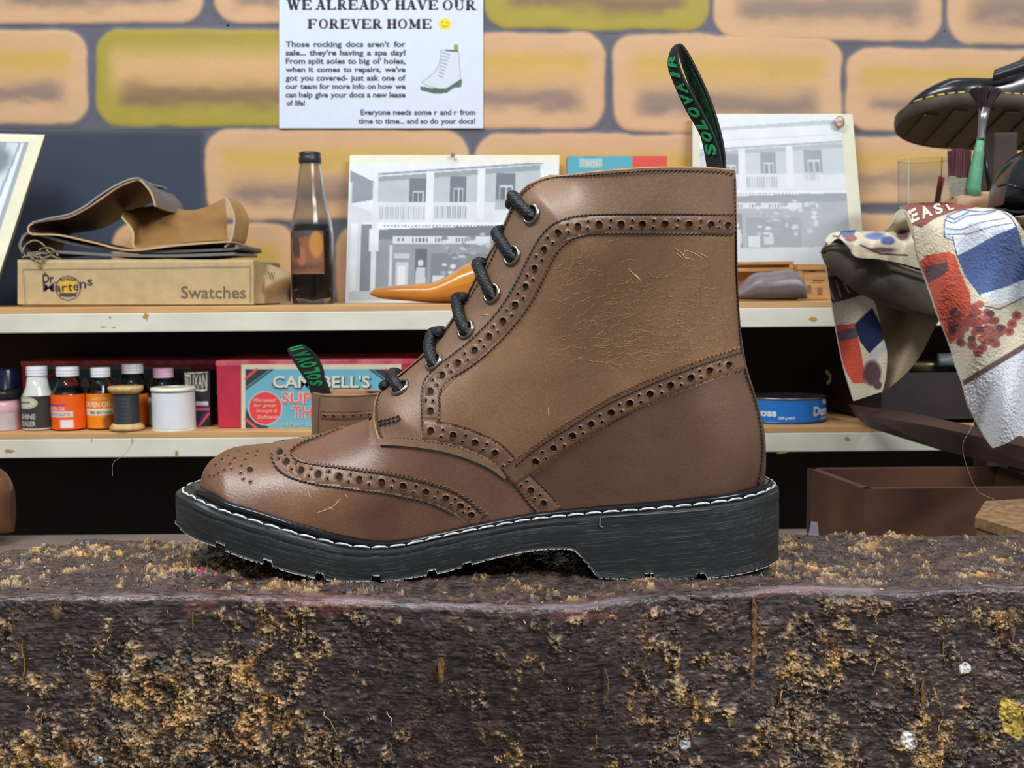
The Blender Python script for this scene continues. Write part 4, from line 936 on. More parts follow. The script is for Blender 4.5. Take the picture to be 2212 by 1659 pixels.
# ---- pull loop (own builder, used by both boots) ----
M_loop = mat('black_woven_webbing', (30, 33, 34), .75, var=.3, scale=700, bump=.6, bscale=1400)
M_green = mat('green_embroidered_thread', (34, 158, 92), .55, var=.2, scale=600, bump=.5, bscale=1800)
M_green2 = mat('green_webbing_back', (18, 108, 66), .7, var=.35, scale=500, bump=.6, bscale=1400)
def make_loop(parent, prs, words, inner):
    A = interp_path([p[0] for p in prs], .0015); B = interp_path([p[1] for p in prs], .0015); k = max(len(A), len(B))
    q = np.linspace(0, 1, k); ra = lambda M_: np.stack([np.interp(q, np.linspace(0, 1, len(M_)), M_[:, c]) for c in range(3)], 1); A = ra(A); B = ra(B)
    nw = 9; G = np.array([A+(B-A)*w for w in np.linspace(0, 1, nw)])      # nw x k
    T = np.gradient(G.mean(0), axis=0); W_ = B-A; Nn = np.cross(T, W_); Nn /= np.linalg.norm(Nn, axis=1, keepdims=True)+1e-12
    i0 = k//6
    if Nn[i0].dot(np.array([-.6, -.8, 0])) < 0: Nn = -Nn
    th_ = .0011
    out = G+Nn[None]*th_/2; inn_ = G-Nn[None]*th_/2
    mb = MB(); mb.grid(out, 0); mb.grid(inn_[::-1], 0); mb.grid(np.array([out[0], inn_[0]]), 0); mb.grid(np.array([out[-1], inn_[-1]]), 0)
    lp = mb.build('pull_loop', M_loop, parent, smooth=True)
    cum = np.r_[0, np.cumsum(np.linalg.norm(np.diff(G.mean(0), axis=0), axis=1))]
    def at(s, w, off, side):
        i = np.interp(s, cum, np.arange(k)); c = np.array([np.interp(i, np.arange(k), (A+(B-A)*w)[:, d]) for d in range(3)]); nn = np.array([np.interp(i, np.arange(k), Nn[:, d]) for d in range(3)]); return c+nn*(th_/2+off)*side
    mb = MB()
    for (word, s0, s1) in words:
        sl = (s1-s0)/len(word)
        for ci, ch in enumerate(word):
            V_, F_ = text_geo(ch, .04); lo = V_.min(0); hi = V_.max(0); Un = (V_-lo)/(hi-lo)
            if ch == 'I': Un = Un*[.3, 1]+[.35, 0]
            for h_, e_ in ((.0007, 1),):
                top_ = [at(s0+sl*(ci+.1+.8*u_), 1-(.14+.70*v_), .0007, 1) for u_, v_ in Un]; bo = [at(s0+sl*(ci+.1+.8*u_), 1-(.14+.70*v_), 0, 1) for u_, v_ in Un]
                mb.add(top_+bo, F_+[(a, b, b+len(Un), a+len(Un)) for f in F_ for a, b in zip(f, f[1:]+f[:1])])
    mb.build('loop_lettering', M_green, lp)
    if inner:
        s0, s1 = inner; mb = MB(); ss = np.linspace(s0*cum[-1], s1*cum[-1], 60)
        mb.grid(np.array([[at(s, w, .0003, -1) for s in ss] for w in (.10, .35, .65, .88)]))
        mb.build('loop_inner_face', M_green2, lp, smooth=True)
        mb = MB(); V_, F_ = text_geo('SOLOVAIR', .05); lo = V_.min(0); hi = V_.max(0); Un = (V_-lo)/(hi-lo)
        mb.add([at((s0+(s1-s0)*u_)*cum[-1], .2+.6*v_, .0007, -1) for u_, v_ in Un], F_); mb.build('loop_inner_pattern', mat('dark_green_weave', (10, 52, 34), .8), lp)
def L3(px, py, dy): q = P(px, py, float(Yc(.12))+dy); return tuple(q)
cx_ = [((1534, 410), (1563, 410)), ((1526, 349), (1559, 349)), ((1513, 291), (1542, 291)), ((1481, 234), (1513, 234)), ((1455, 176), (1481, 176)), ((1444, 141), (1467, 141)), ((1449, 112), (1463, 112)), ((1460, 98), (1468, 96)), ((1466, 105), (1480, 106)), ((1470, 126), (1497, 135)), ((1490, 184), (1517, 175)), ((1512, 232), (1536, 220)), ((1528, 275), (1552, 270)), ((1540, 318), (1563, 318)), ((1546, 364), (1567, 364)), ((1548, 410), (1570, 410))]
prs = []
for i, (a, b) in enumerate(cx_):
    sp_ = .0035 if i <= 7 else .0055
    back_ = 0 if i <= 7 else .003
    prs.append((L3(a[0], a[1], sp_+back_), L3(b[0], b[1], -sp_+back_)))
make_loop(boot, prs, [('SOLOVAIR', .0165, .0700)], (.56, .97))
# ================= THINGS ON THE SHELVES =================
def fm(Y): return lambda X, Y_: Pv(X, Y_, np.full(np.shape(X), float(Y)))
def lean(Y0, Y1, y0, y1): return lambda X, Y_: Pv(X, Y_, Y0+(Y1-Y0)*(np.asarray(Y_, float)-y0)/(y1-y0))
def X_(px, py, Y): return P(px, py, Y)[0]
M_print = colmat('printed_card', rough=.5, var=.03)
M_ink = mat('dark_printing_ink', (44, 44, 52), .6, var=.1)
M_paper = colmat('laminated_paper', rough=.3, var=.02, coat=.1)
# ---- the laminated notice on the wall ----
nt_map = fm(YW-.0042); note = thing('notice', 'white laminated notice on the brick mural with bold black headline and a small drawn boot', 'notice', P(825, 140, YW-.004))
shp = [('ell', (961, 52, 13.5, 13), (232, 220, 60)), ('ell', (956, 48, 1.8, 1.6), (120, 110, 40)), ('ell', (966, 48, 1.8, 1.6), (120, 110, 40)), ('line', [(955, 56), (961, 58), (967, 56)], 1.6, (130, 120, 40))]
boot_o = [(952, 108), (990, 110), (992, 130), (995, 170), (992, 182), (970, 190), (950, 192), (925, 186), (910, 178), (925, 168), (940, 155), (950, 135)]
shp += [('poly', boot_o, (214, 222, 234)), ('line', boot_o+[boot_o[0]], 1.6, (150, 165, 178)), ('line', [(964, 109), (988, 110)], 4, (70, 90, 84)), ('ell', (985, 102, 5, 7), (150, 165, 70)),
        ('poly', [(908, 186), (930, 190), (962, 192), (978, 182), (994, 171), (998, 172), (997, 188), (982, 189), (965, 201), (940, 203), (908, 195)], (88, 112, 96))]
for k in range(8): shp.append(('line', [(955-k*1.2, 114+k*7), (972-k*2.2, 118+k*7)], 1.6, (110, 130, 128)))
pane('paper_sheet', 603, -6, 1044, 277, 1.5, nt_map, (216, 226, 242), shp, M_paper, note, .0012, edge=(220, 226, 235))
# slab-serif headline letters drawn as strokes
def serif_word(mb, s, x0, x1, y0, y1, mapf):
    adv = {'W': 1.35, 'M': 1.25, 'I': .6, ' ': .55}; tot = sum(adv.get(c, 1) for c in s); ux = (x1-x0)/tot; h = y1-y0; x = x0
    def q(pts): mb.add([mapf(a, b) for a, b in pts], [tuple(range(len(pts)))])
    for c in s:
        w_ = adv.get(c, 1)*ux; a = x+w_*.07; b = x+w_*.90; W = b-a; X = lambda u: a+u*W; Yy = lambda v: y1-v*h
        T = ux*.27; t = h*.10; n_ = ux*.095
        st = lambda u0, v0, u1, v1, ww: q([(X(u0)-ww/2, Yy(v0)), (X(u0)+ww/2, Yy(v0)), (X(u1)+ww/2, Yy(v1)), (X(u1)-ww/2, Yy(v1))])
        sf = lambda u, v, l=.30: q([(X(u)-l*ux/2, Yy(v)-(t if v < .5 else 0)), (X(u)+l*ux/2, Yy(v)-(t if v < .5 else 0)), (X(u)+l*ux/2, Yy(v)+(0 if v < .5 else t)), (X(u)-l*ux/2, Yy(v)+(0 if v < .5 else t))])
        hb = lambda u0, u1, v: q([(X(u0), Yy(v)-t/2), (X(u1), Yy(v)-t/2), (X(u1), Yy(v)+t/2), (X(u0), Yy(v)+t/2)])
        def arc(cu, cv, ru, rv, a0, a1, th_=.2):
            N_ = 16; o = []; i_ = []
            for k in range(N_+1):
                an = math.radians(a0+(a1-a0)*k/N_); o.append((X(cu+ru*math.cos(an)), Yy(cv+rv*math.sin(an)))); i_.append((X(cu+(ru-th_*ux/W)*math.cos(an)), Yy(cv+(rv-.09)*math.sin(an))))
            mb.add([mapf(*p) for p in o+i_], [(k, k+1, N_+2+k, N_+1+k) for k in range(N_)])
        if c in 'EF':
            st(.2, 0, .2, 1, T); sf(.2, 0, .42 if c == 'F' else .36); sf(.2, 1, .4); hb(.1, .92, .955); hb(.2, .7, .5); st(.92, .74, .92, 1, n_*1.3); st(.7, .38, .7, .62, n_)
            if c == 'E': hb(.1, .95, .045); st(.95, 0, .95, .27, n_*1.3)
        elif c == 'A': st(.12, 0, .5, 1, n_); st(.5, 1, .84, 0, T); hb(.25, .72, .34); sf(.12, 0, .36); sf(.84, 0, .42)
        elif c == 'V': st(.16, 1, .52, 0, T); st(.52, 0, .88, 1, n_); sf(.16, 1, .42); sf(.88, 1, .36)
        elif c == 'W': st(.1, 1, .32, 0, T); st(.32, 0, .5, .9, n_); st(.5, .95, .7, 0, T); st(.7, 0, .92, 1, n_); sf(.1, 1, .4); sf(.92, 1, .34); sf(.5, 1, .3)
        elif c == 'M': st(.14, 0, .14, 1, n_); st(.14, 1, .5, .1, T); st(.5, .1, .84, 1, n_); st(.84, 0, .84, 1, T); sf(.14, 0, .34); sf(.84, 0, .4); sf(.1, 1, .3); sf(.88, 1, .3)
        elif c == 'H': st(.2, 0, .2, 1, T); st(.82, 0, .82, 1, T); hb(.2, .82, .5); [sf(u, v, .4) for u in (.2, .82) for v in (0, 1)]
        elif c == 'L': st(.22, 0, .22, 1, T); sf(.22, 1, .42); hb(.08, .92, .045); st(.92, 0, .92, .3, n_*1.3)
        elif c == 'Y': st(.12, 1, .5, .45, T); st(.5, .45, .88, 1, n_); st(.5, 0, .5, .5, T); sf(.5, 0, .44); sf(.12, 1, .38); sf(.88, 1, .34)
        elif c == 'D': st(.2, 0, .2, 1, T); arc(.35, .5, .62, .5, -90, 90); hb(.05, .4, .955); hb(.05, .4, .045)
        elif c == 'O': arc(.5, .5, .52, .52, 0, 360)
        elif c == 'U': st(.2, .3, .2, 1, T); st(.82, .3, .82, 1, n_); arc(.51, .32, .41, .34, 180, 360, .12); sf(.2, 1, .4); sf(.82, 1, .34)
        elif c == 'R': st(.2, 0, .2, 1, T); arc(.42, .74, .42, .26, -90, 90, .18); hb(.05, .45, .955); hb(.2, .45, .5); st(.48, .5, .84, 0, T); sf(.2, 0, .42); sf(.9, 0, .3)
        x += w_
tp = fm(YW-.0046); mb = MB()
serif_word(mb, 'WE', 619, 675, -1, 21, tp); serif_word(mb, 'ALREADY', 681, 845, -1, 21, tp); serif_word(mb, 'HAVE', 853, 948, 0, 21, tp); serif_word(mb, 'OUR', 955, 1030, 0, 22, tp)
serif_word(mb, 'FOREVER', 664, 827, 41, 62, tp); serif_word(mb, 'HOME', 835, 934, 41, 62, tp)
mb.build('headline_lettering', M_ink, note)
mb = MB()
for k, s_ in enumerate(["Those rocking docs aren't for", "sale... they're having a spa day!", "From split soles to big ol' holes,", "when it comes to repairs, we've", "got you covered- just ask one of", "our team for more info on how we", "can help give your docs a new lease"]):
    para(mb, s_, 617, 876, 101+k*18.2, 11.5, tp, bold=.03)
para(mb, "of life!", 619, 666, 228, 11.5, tp, bold=.03, just=False)
para(mb, "Everyone needs some r and r from", 779, 1027, 248, 11.5, tp, bold=.03); para(mb, "time to time... and so do your docs!", 774, 1027, 267, 11.5, tp, bold=.03)
mb.build('body_lettering', mat('grey_print_ink', (70, 76, 84), .6), note)

# ---- old photographs mounted on boards ----
def building(dx, dy, sx=1.0, sy=1.0):
    t = lambda p: (p[0]*sx+dx, p[1]*sy+dy); Rr = lambda a, b, c, d: (a*sx+dx, b*sy+dy, c*sx+dx, d*sy+dy)
    L_ = [('poly', [t(p) for p in [(0, 34), (60, 62), (62, 86), (50, 98), (2, 106)]], (132, 142, 152)), ('poly', [t(p) for p in [(2, 106), (60, 128), (60, 144), (2, 150)]], (200, 208, 214)),
          ('poly', [t(p) for p in [(62, 42), (418, 18), (418, 30), (62, 54)]], (206, 214, 220)), ('line', [t((62, 42)), t((415, 18))], 4, (128, 138, 148)),
          ('poly', [t(p) for p in [(62, 52), (410, 24), (416, 110), (62, 118)]], (176, 185, 193)), ('poly', [t(p) for p in [(62, 48), (410, 22), (410, 34), (62, 58)]], (140, 150, 158))]
    for (a, b, c, d) in [(128, 52, 166, 104), (216, 46, 252, 102), (316, 40, 358, 98)]:
        L_ += [('rect', Rr(a, b, c, d), (104, 114, 124)), ('rect', Rr(a+8, b+26, c-6, d), (186, 194, 200)), ('rect', Rr(a+10, b+30, (a+c)/2, d), (96, 104, 112)), ('rect', Rr((a+c)/2+3, b+30, c-8, d), (96, 104, 112))]
    L_ += [('rect', Rr(62, 102, 420, 146), (204, 212, 219)), ('bars', Rr(66, 112, 166, 140)+(18,), (165, 174, 182)), ('bars', Rr(184, 110, 256, 138)+(13,), (140, 150, 158)), ('bars', Rr(316, 96, 350, 118)+(7,), (140, 150, 158)),
           ('rect', Rr(166, 36, 182, 146), (214, 221, 227)), ('rect', Rr(276, 30, 292, 140), (214, 221, 227)), ('rect', Rr(62, 146, 420, 158), (222, 228, 232)), ('bars', Rr(76, 152, 330, 155)+(34,), (120, 130, 138)),
           ('poly', [t(p) for p in [(62, 162), (420, 150), (420, 300), (62, 300)]], (134, 143, 150)), ('poly', [t(p) for p in [(62, 162), (420, 150), (420, 172), (62, 184)]], (106, 116, 124)),
           ('rect', Rr(96, 176, 306, 192), (202, 209, 214)), ('bars', Rr(106, 180, 120, 188)+(1.5,), (110, 118, 126)), ('bars', Rr(138, 179, 176, 189)+(5,), (88, 96, 104)), ('bars', Rr(188, 179, 214, 189)+(4,), (88, 96, 104)), ('bars', Rr(232, 179, 258, 189)+(4,), (100, 108, 116)),
           ('rect', Rr(90, 196, 96, 312), (196, 204, 209)), ('rect', Rr(100, 214, 134, 224), (180, 188, 194)), ('rect', Rr(104, 232, 132, 296), (184, 192, 198)), ('rect', Rr(110, 240, 126, 284), (212, 218, 222)),
           ('rect', Rr(146, 204, 172, 300), (86, 94, 102)), ('ell', Rr(158, 234, 0, 0)[:2]+(6*sx, 7*sy), (196, 202, 206)), ('poly', [t(p) for p in [(149, 244), (168, 244), (170, 275), (163, 300), (152, 300), (147, 275)]], (186, 193, 198)),
           ('rect', Rr(180, 214, 300, 292), (112, 121, 129)), ('rect', Rr(184, 262, 210, 290), (196, 202, 208)), ('rect', Rr(218, 252, 240, 284), (178, 186, 192))]
    rr = random.Random(5)
    for k in range(60): L_.append(('ell', t((rr.uniform(205, 340), rr.uniform(168, 262)))+(rr.uniform(3, 9)*sx, rr.uniform(2, 6)*sy), rr.choice([(176, 184, 190), (150, 158, 166), (120, 128, 136), (196, 202, 206)]), .3))
    L_ += [('rect', Rr(50, 60, 61, 320), (208, 216, 222)), ('rect', Rr(20, 130, 28, 320), (198, 206, 212)), ('rect', Rr(28, 150, 50, 320), (118, 128, 136)), ('rect', Rr(46, 160, 66, 208), (216, 222, 226)),
           ('poly', [t(p) for p in [(0, 296), (420, 288), (420, 330), (0, 330)]], (186, 194, 199)), ('rect', Rr(0, 60, 6, 330), (200, 208, 214))]
    return L_
mp1 = lean(1.600, 1.545, 336, 656)
ph1 = thing('photograph_board', 'white-bordered black and white photograph of an old verandah shop standing behind the orange wooden last', 'photograph', P(970, 656, 1.545))
pane('photo_print', 746, 335, 1199, 657, 1.6, lambda X, Y: mp1(np.asarray(X, float)+(656-np.asarray(Y, float))*.03*(np.asarray(X, float) < 2000), Y), (216, 224, 230), building(748, 334)+[('rect', (740, 330, 1210, 352), (222, 222, 204)), ('rect', (740, 650, 1210, 660), (215, 218, 212))], M_print, ph1, .006, noise=.12, edge=(196, 192, 172))
mb = MB(); c = P(978, 336, 1.594); mb.tube([c, c+np.array([0, -.004, .001])], .0028, 8); mb.build('pin', mat('dull_pin', (90, 84, 76), .4, .8), ph1)
mp2 = lean(1.600, 1.56, 250, 656)
ph2 = thing('photograph_board', 'faded black and white verandah photograph with a copper disc at its corner', 'photograph', P(1680, 656, 1.56))
pane('photo_print', 1496, 246, 1842, 657, 1.6, lambda X, Y: mp2(np.asarray(X, float)+(np.asarray(Y, float)-250)*.085*np.clip((np.asarray(X, float)-1496)/346, 0, 1), Y), (220, 228, 232),
     [('poly', [(1515, 278), (1810, 258), (1810, 268), (1515, 284)], (184, 194, 200)), ('line', [(1515, 306), (1805, 290)], 3, (206, 214, 218))]+[tuple(tuple(int(c*.62+k*.38) for c, k in zip(q, (224, 232, 236))) if (isinstance(q, tuple) and len(q) == 3 and i_ >= 2 and all(isinstance(c, int) for c in q)) else q for i_, q in enumerate(sh_)) for sh_ in building(1440, 290, .92, .84)]+[('rect', (1480, 240, 1850, 254), (226, 230, 224)), ('rect', (1816, 240, 1850, 660), (216, 214, 192)), ('rect', (1490, 240, 1512, 660), (214, 212, 196))], M_print, ph2, .006, noise=.1, edge=(190, 186, 160))
mb = MB(); c = P(1813, 264, 1.590)
rng_ = []
for k in range(5): r_ = [.0082, .0084, .0062, .004, 0][k]; rng_.append([c+np.array([r_*.85*math.cos(a), -[0, .0012, .002, .0018, .0022][k], r_*math.sin(a)]) for a in np.linspace(0, 2*math.pi, 21)])
mb.grid(np.array(rng_)); mb.build('copper_disc', mat('tarnished_copper', (176, 146, 134), .4, .6, var=.35, scale=300), ph2, smooth=True)
# far-left leaning picture
def quadmap(tl, tr, br, bl, yt, yb, x0, y0, x1, y1):
    def f(X, Y):
        u = (np.asarray(X, float)-x0)/(x1-x0); v = (np.asarray(Y, float)-y0)/(y1-y0)
        px = (tl[0]*(1-u)+tr[0]*u)*(1-v)+(bl[0]*(1-u)+br[0]*u)*v; py = (tl[1]*(1-u)+tr[1]*u)*(1-v)+(bl[1]*(1-u)+br[1]*u)*v
        return Pv(px, py, yt+(yb-yt)*v)
    return f
ph3 = thing('leaning_picture', 'cream-bordered grey picture leaning at a slant against the dark wall beside the cardboard box', 'picture', P(-60, 660, 1.42))
pane('picture_print', 0, 0, 300, 370, 2, quadmap((-204, 284), (97, 291), (-24, 661), (-325, 661), 1.54, 1.42, 0, 0, 300, 370), (150, 160, 168),
     [('poly', [(255, 20), (262, 20), (262, 350), (235, 350)], (214, 222, 228)), ('poly', [(225, 20), (250, 20), (225, 350), (190, 350)], (196, 206, 214)), ('ell', (190, 160, 14, 60), (200, 208, 214), .4), ('ell', (215, 60, 30, 30), (120, 130, 140), .4), ('rect', (0, 0, 300, 17), (226, 224, 200)), ('rect', (272, 0, 300, 370), (222, 218, 190)), ('rect', (0, 352, 300, 370), (222, 218, 190))], M_print, ph3, .006, noise=.15, edge=(120, 112, 92))

# ---- cardboard swatch box ----
M_kraft = colmat('kraft_cardboard', rough=.75, bump=.12, bscale=300, var=.07, vscale=90)
Yb0 = 1.385; KR = (190, 166, 124)
box = thing('cardboard_box', 'flat kraft cardboard box marked Swatches on the upper shelf under the leather pieces', 'box', P(300, 657, Yb0))
shp = [('line', [(50, 583), (541, 577)], 3.2, (136, 118, 86)), ('line', [(50, 583), (55, 657)], 2.4, (140, 122, 88)), ('line', [(541, 577), (541, 654)], 2, (120, 104, 76)), ('rect', (30, 555, 560, 566), (206, 184, 142)), ('line', [(146, 641), (133, 632), (127, 615)], 0.1, KR),
       ('ell', (147, 623, 28, 27), (96, 88, 78)), ('ell', (147, 623, 25, 24), KR), ('ell', (147, 624, 22, 19), (96, 88, 78)), ('ell', (147, 621, 20, 20), (214, 172, 62)), ('rect', (128, 633, 166, 641), (70, 66, 72))]
pane('box_front', 38, 561, 548, 657.5, 1.6, fm(Yb0), KR, shp, M_kraft, box, .0035, noise=.15, edge=KR)
a = P(40, 562, Yb0+.003); b = P(547, 657, Yb0+.003); zb_ = ZU; mb = MB()
mb.box((a[0], Yb0+.003, zb_), (b[0], Yb0+.17, a[2]-.002), bev=.002, c=lin(KR)); mb.build('box_body', M_kraft, box, usecol=True)
mb = MB(); tpm = fm(Yb0-.0004)
text_px(mb, 'Dr', 92, 592, 116, 611, tpm, bold=.03); mb.add([tpm(118, 609), tpm(122, 609), tpm(122, 612), tpm(118, 612)], [(0, 1, 2, 3)])
xs_ = 93
for ch, w_, h_, dy in [('M', 24, 18, 0), ('a', 13, 13, 0), ('r', 11, 13, 0), ('t', 9, 16, -1), ('e', 12, 13, -3), ('n', 14, 14, -7), ('s', 12, 14, -13)]:
    text_px(mb, ch, xs_, 630-h_+dy, xs_+w_, 630+dy, tpm, bold=.012); xs_ += w_+2.0
text_px(mb, 'AirWair', 126, 600, 166, 607, tpm, bold=.02)
mb.build('logo_lettering', M_ink, box)
mb = MB(); text_px(mb, 'Swatches', 391, 618, 531, 645, tpm, bold=.01); mb.build('swatches_lettering', mat('brown_grey_ink', (108, 96, 80), .7), box)
# torn side flap
g = []; cc_ = []
for v in np.linspace(0, 1, 22):
    row = []; cr_ = []
    for u in np.linspace(0, 1, 26):
        px = 548+80*u; py = (563+14*u+14*u*u)*(1-v)+(656-3*u)*v; dep = Yb0+.004+.055*u+.010*math.sin(u*5+v*2)*v+(.012*math.sin(v*6+u*4) if u > .3 else 0)
        row.append(P(px, py, dep)); sh_ = .85+.2*math.sin(u*9+v*4); cr_.append(lin((168, 146, 108))*(1 if (u < .35 or v < .7) else .9))
    g.append(row); cc_.append(cr_)
mb = MB(); mb.grid(np.array(g), 0, np.array(cc_)); g2 = np.array(g)+np.array([0, .002, 0]); mb.grid(g2[::-1], 0, np.array(cc_)); mb.build('torn_flap', M_kraft, box, smooth=True, usecol=True)
mb = MB(); text_px(mb, 'W', 580, 588, 594, 604, lambda X, Y: P(X, Y, Yb0+.016)); mb.build('flap_lettering', M_ink, box)
# twine
M_tw = mat('jute_twine', (150, 136, 106), .9, var=.3, scale=800, bump=.6, bscale=900)
mb = MB()
for k, (pts, dy) in enumerate([([(55, 553), (50, 540), (60, 525), (78, 520), (95, 530), (105, 545), (118, 555), (130, 560)], 0), ([(48, 556), (70, 552), (90, 558), (110, 552)], -.004), ([(70, 560), (80, 550), (100, 548), (96, 562), (84, 572), (92, 580), (98, 590)], -.004), ([(85, 540), (100, 535), (115, 540), (125, 552)], .002), ([(60, 548), (75, 562), (95, 566), (85, 552)], -.006)]):
    pp = interp_path(pts, 3); mb.tube([P(a, b, Yb0+.004+dy+.003*math.sin(i)) for i, (a, b) in enumerate(pp)], .0011, 6, rfun=lambda i, t: 1+.25*math.sin(3*t+i*1.5))
tag(mb.build('twine', M_tw, smooth=True), 'knotted piece of grey-brown twine lying on the left corner of the cardboard box', 'twine')
# leather swatches
M_lth = colmat('leather_hide', rough=.5, bump=.2, bscale=500, var=.10, vscale=40)
def sheet(name, rows, cols_, thick, m_, parent=None, label=None):
    """rows: list of (list of 3-D points) front->back; gives the sheet real thickness"""
    G_ = np.array(rows); du = np.gradient(G_, axis=1); dv = np.gradient(G_, axis=0); n_ = np.cross(du, dv); n_ /= np.linalg.norm(n_, axis=2, keepdims=True)+1e-12
    mb = MB(); B_ = G_+n_*thick; cA, cB, cE = [lin(c) for c in cols_]
    mb.grid(G_, 0, cA); mb.grid(B_[::-1], 0, cB)
    for e in ((G_[0], B_[0]), (B_[-1], G_[-1]), (B_[:, 0], G_[:, 0]), (G_[:, -1], B_[:, -1])): mb.grid(np.array(e), 0, cE)
    return mb.build(name, m_, parent, smooth=False, usecol=True)
def prof_sheet(name, px_pts, Y0, Y1, taper, cols_, thick, label, cat='leather', group=None, step=4, wob=.002, nrow=14):
    pp = interp_path(px_pts, step); rows = []
    for r in range(nrow):
        v = r/(nrow-1); Yd = Y0+(Y1-Y0)*v; row = []
        for i, (a, b) in enumerate(pp):
            p = P(a, b, Y0); q = np.array([p[0], Yd, p[2]]); q[2] = ZU+.001+(q[2]-ZU)*(1+taper*v)+wob*math.sin(i*.15+v*5)*v; row.append(q)
        rows.append(row)
    o = sheet(name, rows, cols_, thick, M_lth); o.data.polygons.foreach_set('use_smooth', [True]*len(o.data.polygons)); shade_auto(o, .7); tag(o, label, cat, group); return o
prof_sheet('leather_swatch', [(60, 552), (120, 549), (250, 556), (380, 557), (507, 553)], 1.395, 1.52, 0, ((104, 100, 102), (120, 100, 84), (120, 116, 112)), .0035, 'lowest flat dark grey leather swatch, lying directly on the cardboard box lid', wob=.001)
prof_sheet('leather_swatch', [(52, 548), (46, 530), (60, 508), (90, 514), (180, 535), (290, 548), (420, 546), (509, 541), (512, 530)], 1.400, 1.53, 0, ((92, 88, 94), (96, 84, 76), (128, 124, 122)), .0032, 'bent grey leather swatch in the middle of the stack, curling up at the left', wob=.001)
prof_sheet('leather_swatch', [(500, 522), (470, 523), (380, 530), (280, 540), (200, 523), (130, 508), (84, 506), (68, 505), (62, 496), (72, 486), (110, 478), (150, 472), (190, 452), (220, 432), (255, 408), (285, 395), (300, 392), (310, 400), (325, 420), (334, 448)], 1.392, 1.515, -.05, ((88, 62, 54), (110, 110, 112), (200, 164, 122)), .0022, 'large folded hide with dark brown inside and pale cut edge, above the grey swatches')
rows = []
fr_ = interp_path([(262, 470), (285, 500), (290, 536), (340, 532), (420, 524), (492, 520)], 6)
edge_b = interp_path([(272, 462), (300, 452), (334, 447), (345, 437), (395, 456), (440, 452), (487, 430)], 6)
k = 60; q = np.linspace(0, 1, k); Fb = np.stack([np.interp(q, np.linspace(0, 1, len(fr_)), fr_[:, c]) for c in (0, 1)], 1); Eb = np.stack([np.interp(q, np.linspace(0, 1, len(edge_b)), edge_b[:, c]) for c in (0, 1)], 1)
for v in np.linspace(0, 1, 18):
    row = []
    for i in range(k):
        a, b = Fb[i]*(1-v)+Eb[i]*v; b += -6*math.sin(q[i]*7+1)*math.sin(v*3.1)+14*(q[i]-.5)*math.sin(v*math.pi)*.4; row.append(P(a, b, 1.405+.085*v+.016*math.sin(q[i]*6+v*2)*math.sin(v*3.1)))
    rows.append(row)
o = sheet('leather_swatch', rows, ((190, 150, 88), (150, 112, 66), (214, 186, 130)), .002, M_lth); shade_auto(o, .8); tag(o, 'curled tan yellow leather piece nested inside the folded brown hide', 'leather')
prof_sheet('leather_swatch', [(487, 430), (496, 446), (504, 470), (502, 500), (496, 522), (484, 534)], 1.396, 1.47, 0, ((118, 120, 116), (190, 150, 88), (176, 176, 160)), .0022, 'small grey-backed leather strip standing upright at the right end of the stack')
prof_sheet('leather_swatch', [(70, 484), (110, 474), (150, 466), (185, 448), (215, 426), (250, 404), (282, 390), (300, 388)], 1.390, 1.50, -.03, ((70, 66, 72), (60, 50, 48), (150, 150, 152)), .002, 'thin grey leather layer curling over the top of the folded brown hide')

# ---- glass bottle ----
def glassmat(name, c=(235, 240, 240), rough=.04):
    m, nt, b = newmat(name); b.inputs['Base Color'].default_value = rgba(c); b.inputs['Transmission Weight'].default_value = 1; b.inputs['Roughness'].default_value = rough; b.inputs['IOR'].default_value = 1.3
    return m
M_glass = glassmat('dusty_clear_glass', (222, 224, 226), .12)
def zpx(py, px, Y): return P(px, py, Y)[2]
Yk = 1.45; bx_ = X_(677, 650, Yk); z = lambda py: zpx(py, 677, Yk); rr = lambda w: w/F*Yk*1.0
bt = thing('glass_bottle', 'old clear glass bottle with black cap, worn label and dark contents, upper shelf', 'bottle', (bx_, Yk, ZU))
prof = [(0, ZU+.001), (rr(44), ZU+.001), (rr(46), z(640)), (rr(46), z(560)), (rr(45.5), z(500)), (rr(43), z(480)), (rr(36), z(452)), (rr(31), z(425)), (rr(27), z(390)), (rr(23), z(360)), (rr(21), z(350)), (rr(21), z(346)), (rr(18), z(345)), (rr(19.5), z(360)), (rr(24), z(392)), (rr(28), z(427)), (rr(33), z(454)), (rr(40), z(482)), (rr(42), z(502)), (rr(42.5), z(640)), (0, z(645))]
mb = MB(); mb.lathe(prof, bx_, Yk, 40); mb.build('bottle_glass', M_glass, bt, smooth=True)
mb = MB(); mb.lathe([(0, z(643)), (rr(41), z(641)), (rr(41), z(504)), (rr(37), z(486)), (0, z(486))], bx_, Yk, 32); mb.build('bottle_contents', mat('dark_dried_contents', (66, 58, 60), .6, var=.35, scale=60), bt, smooth=True)
mb = MB(); mb.lathe([(rr(22), z(354)), (rr(24), z(351)), (rr(24), z(341)), (rr(22), z(338)), (rr(23), z(335)), (rr(22), z(329)), (0, z(327))], bx_, Yk, 32); mb.build('bottle_cap', mat('black_cap', (46, 46, 54), .35), bt, smooth=True)
aX, aY = np.meshgrid(np.linspace(-2.62, -.85, 60), np.linspace(0, 1, 40)); C_ = paint(aX*100, aY*100, (136, 92, 62), [('ell', (-220, 35, 22, 28), (84, 62, 60)), ('poly', [(-262, 0), (-85, 0), (-85, 6), (-150, 14), (-262, 20)], (86, 74, 74)), ('ell', (-120, 32, 32, 30), (186, 130, 62), .2), ('rect', (-260, 72, -88, 95), (120, 80, 56)), ('ell', (-190, 60, 20, 22), (168, 104, 78), .3), ('ell', (-205, 50, 9, 14), (80, 60, 56), .2), ('bars', (-250, 80, -100, 88, 12), (70, 54, 48))])
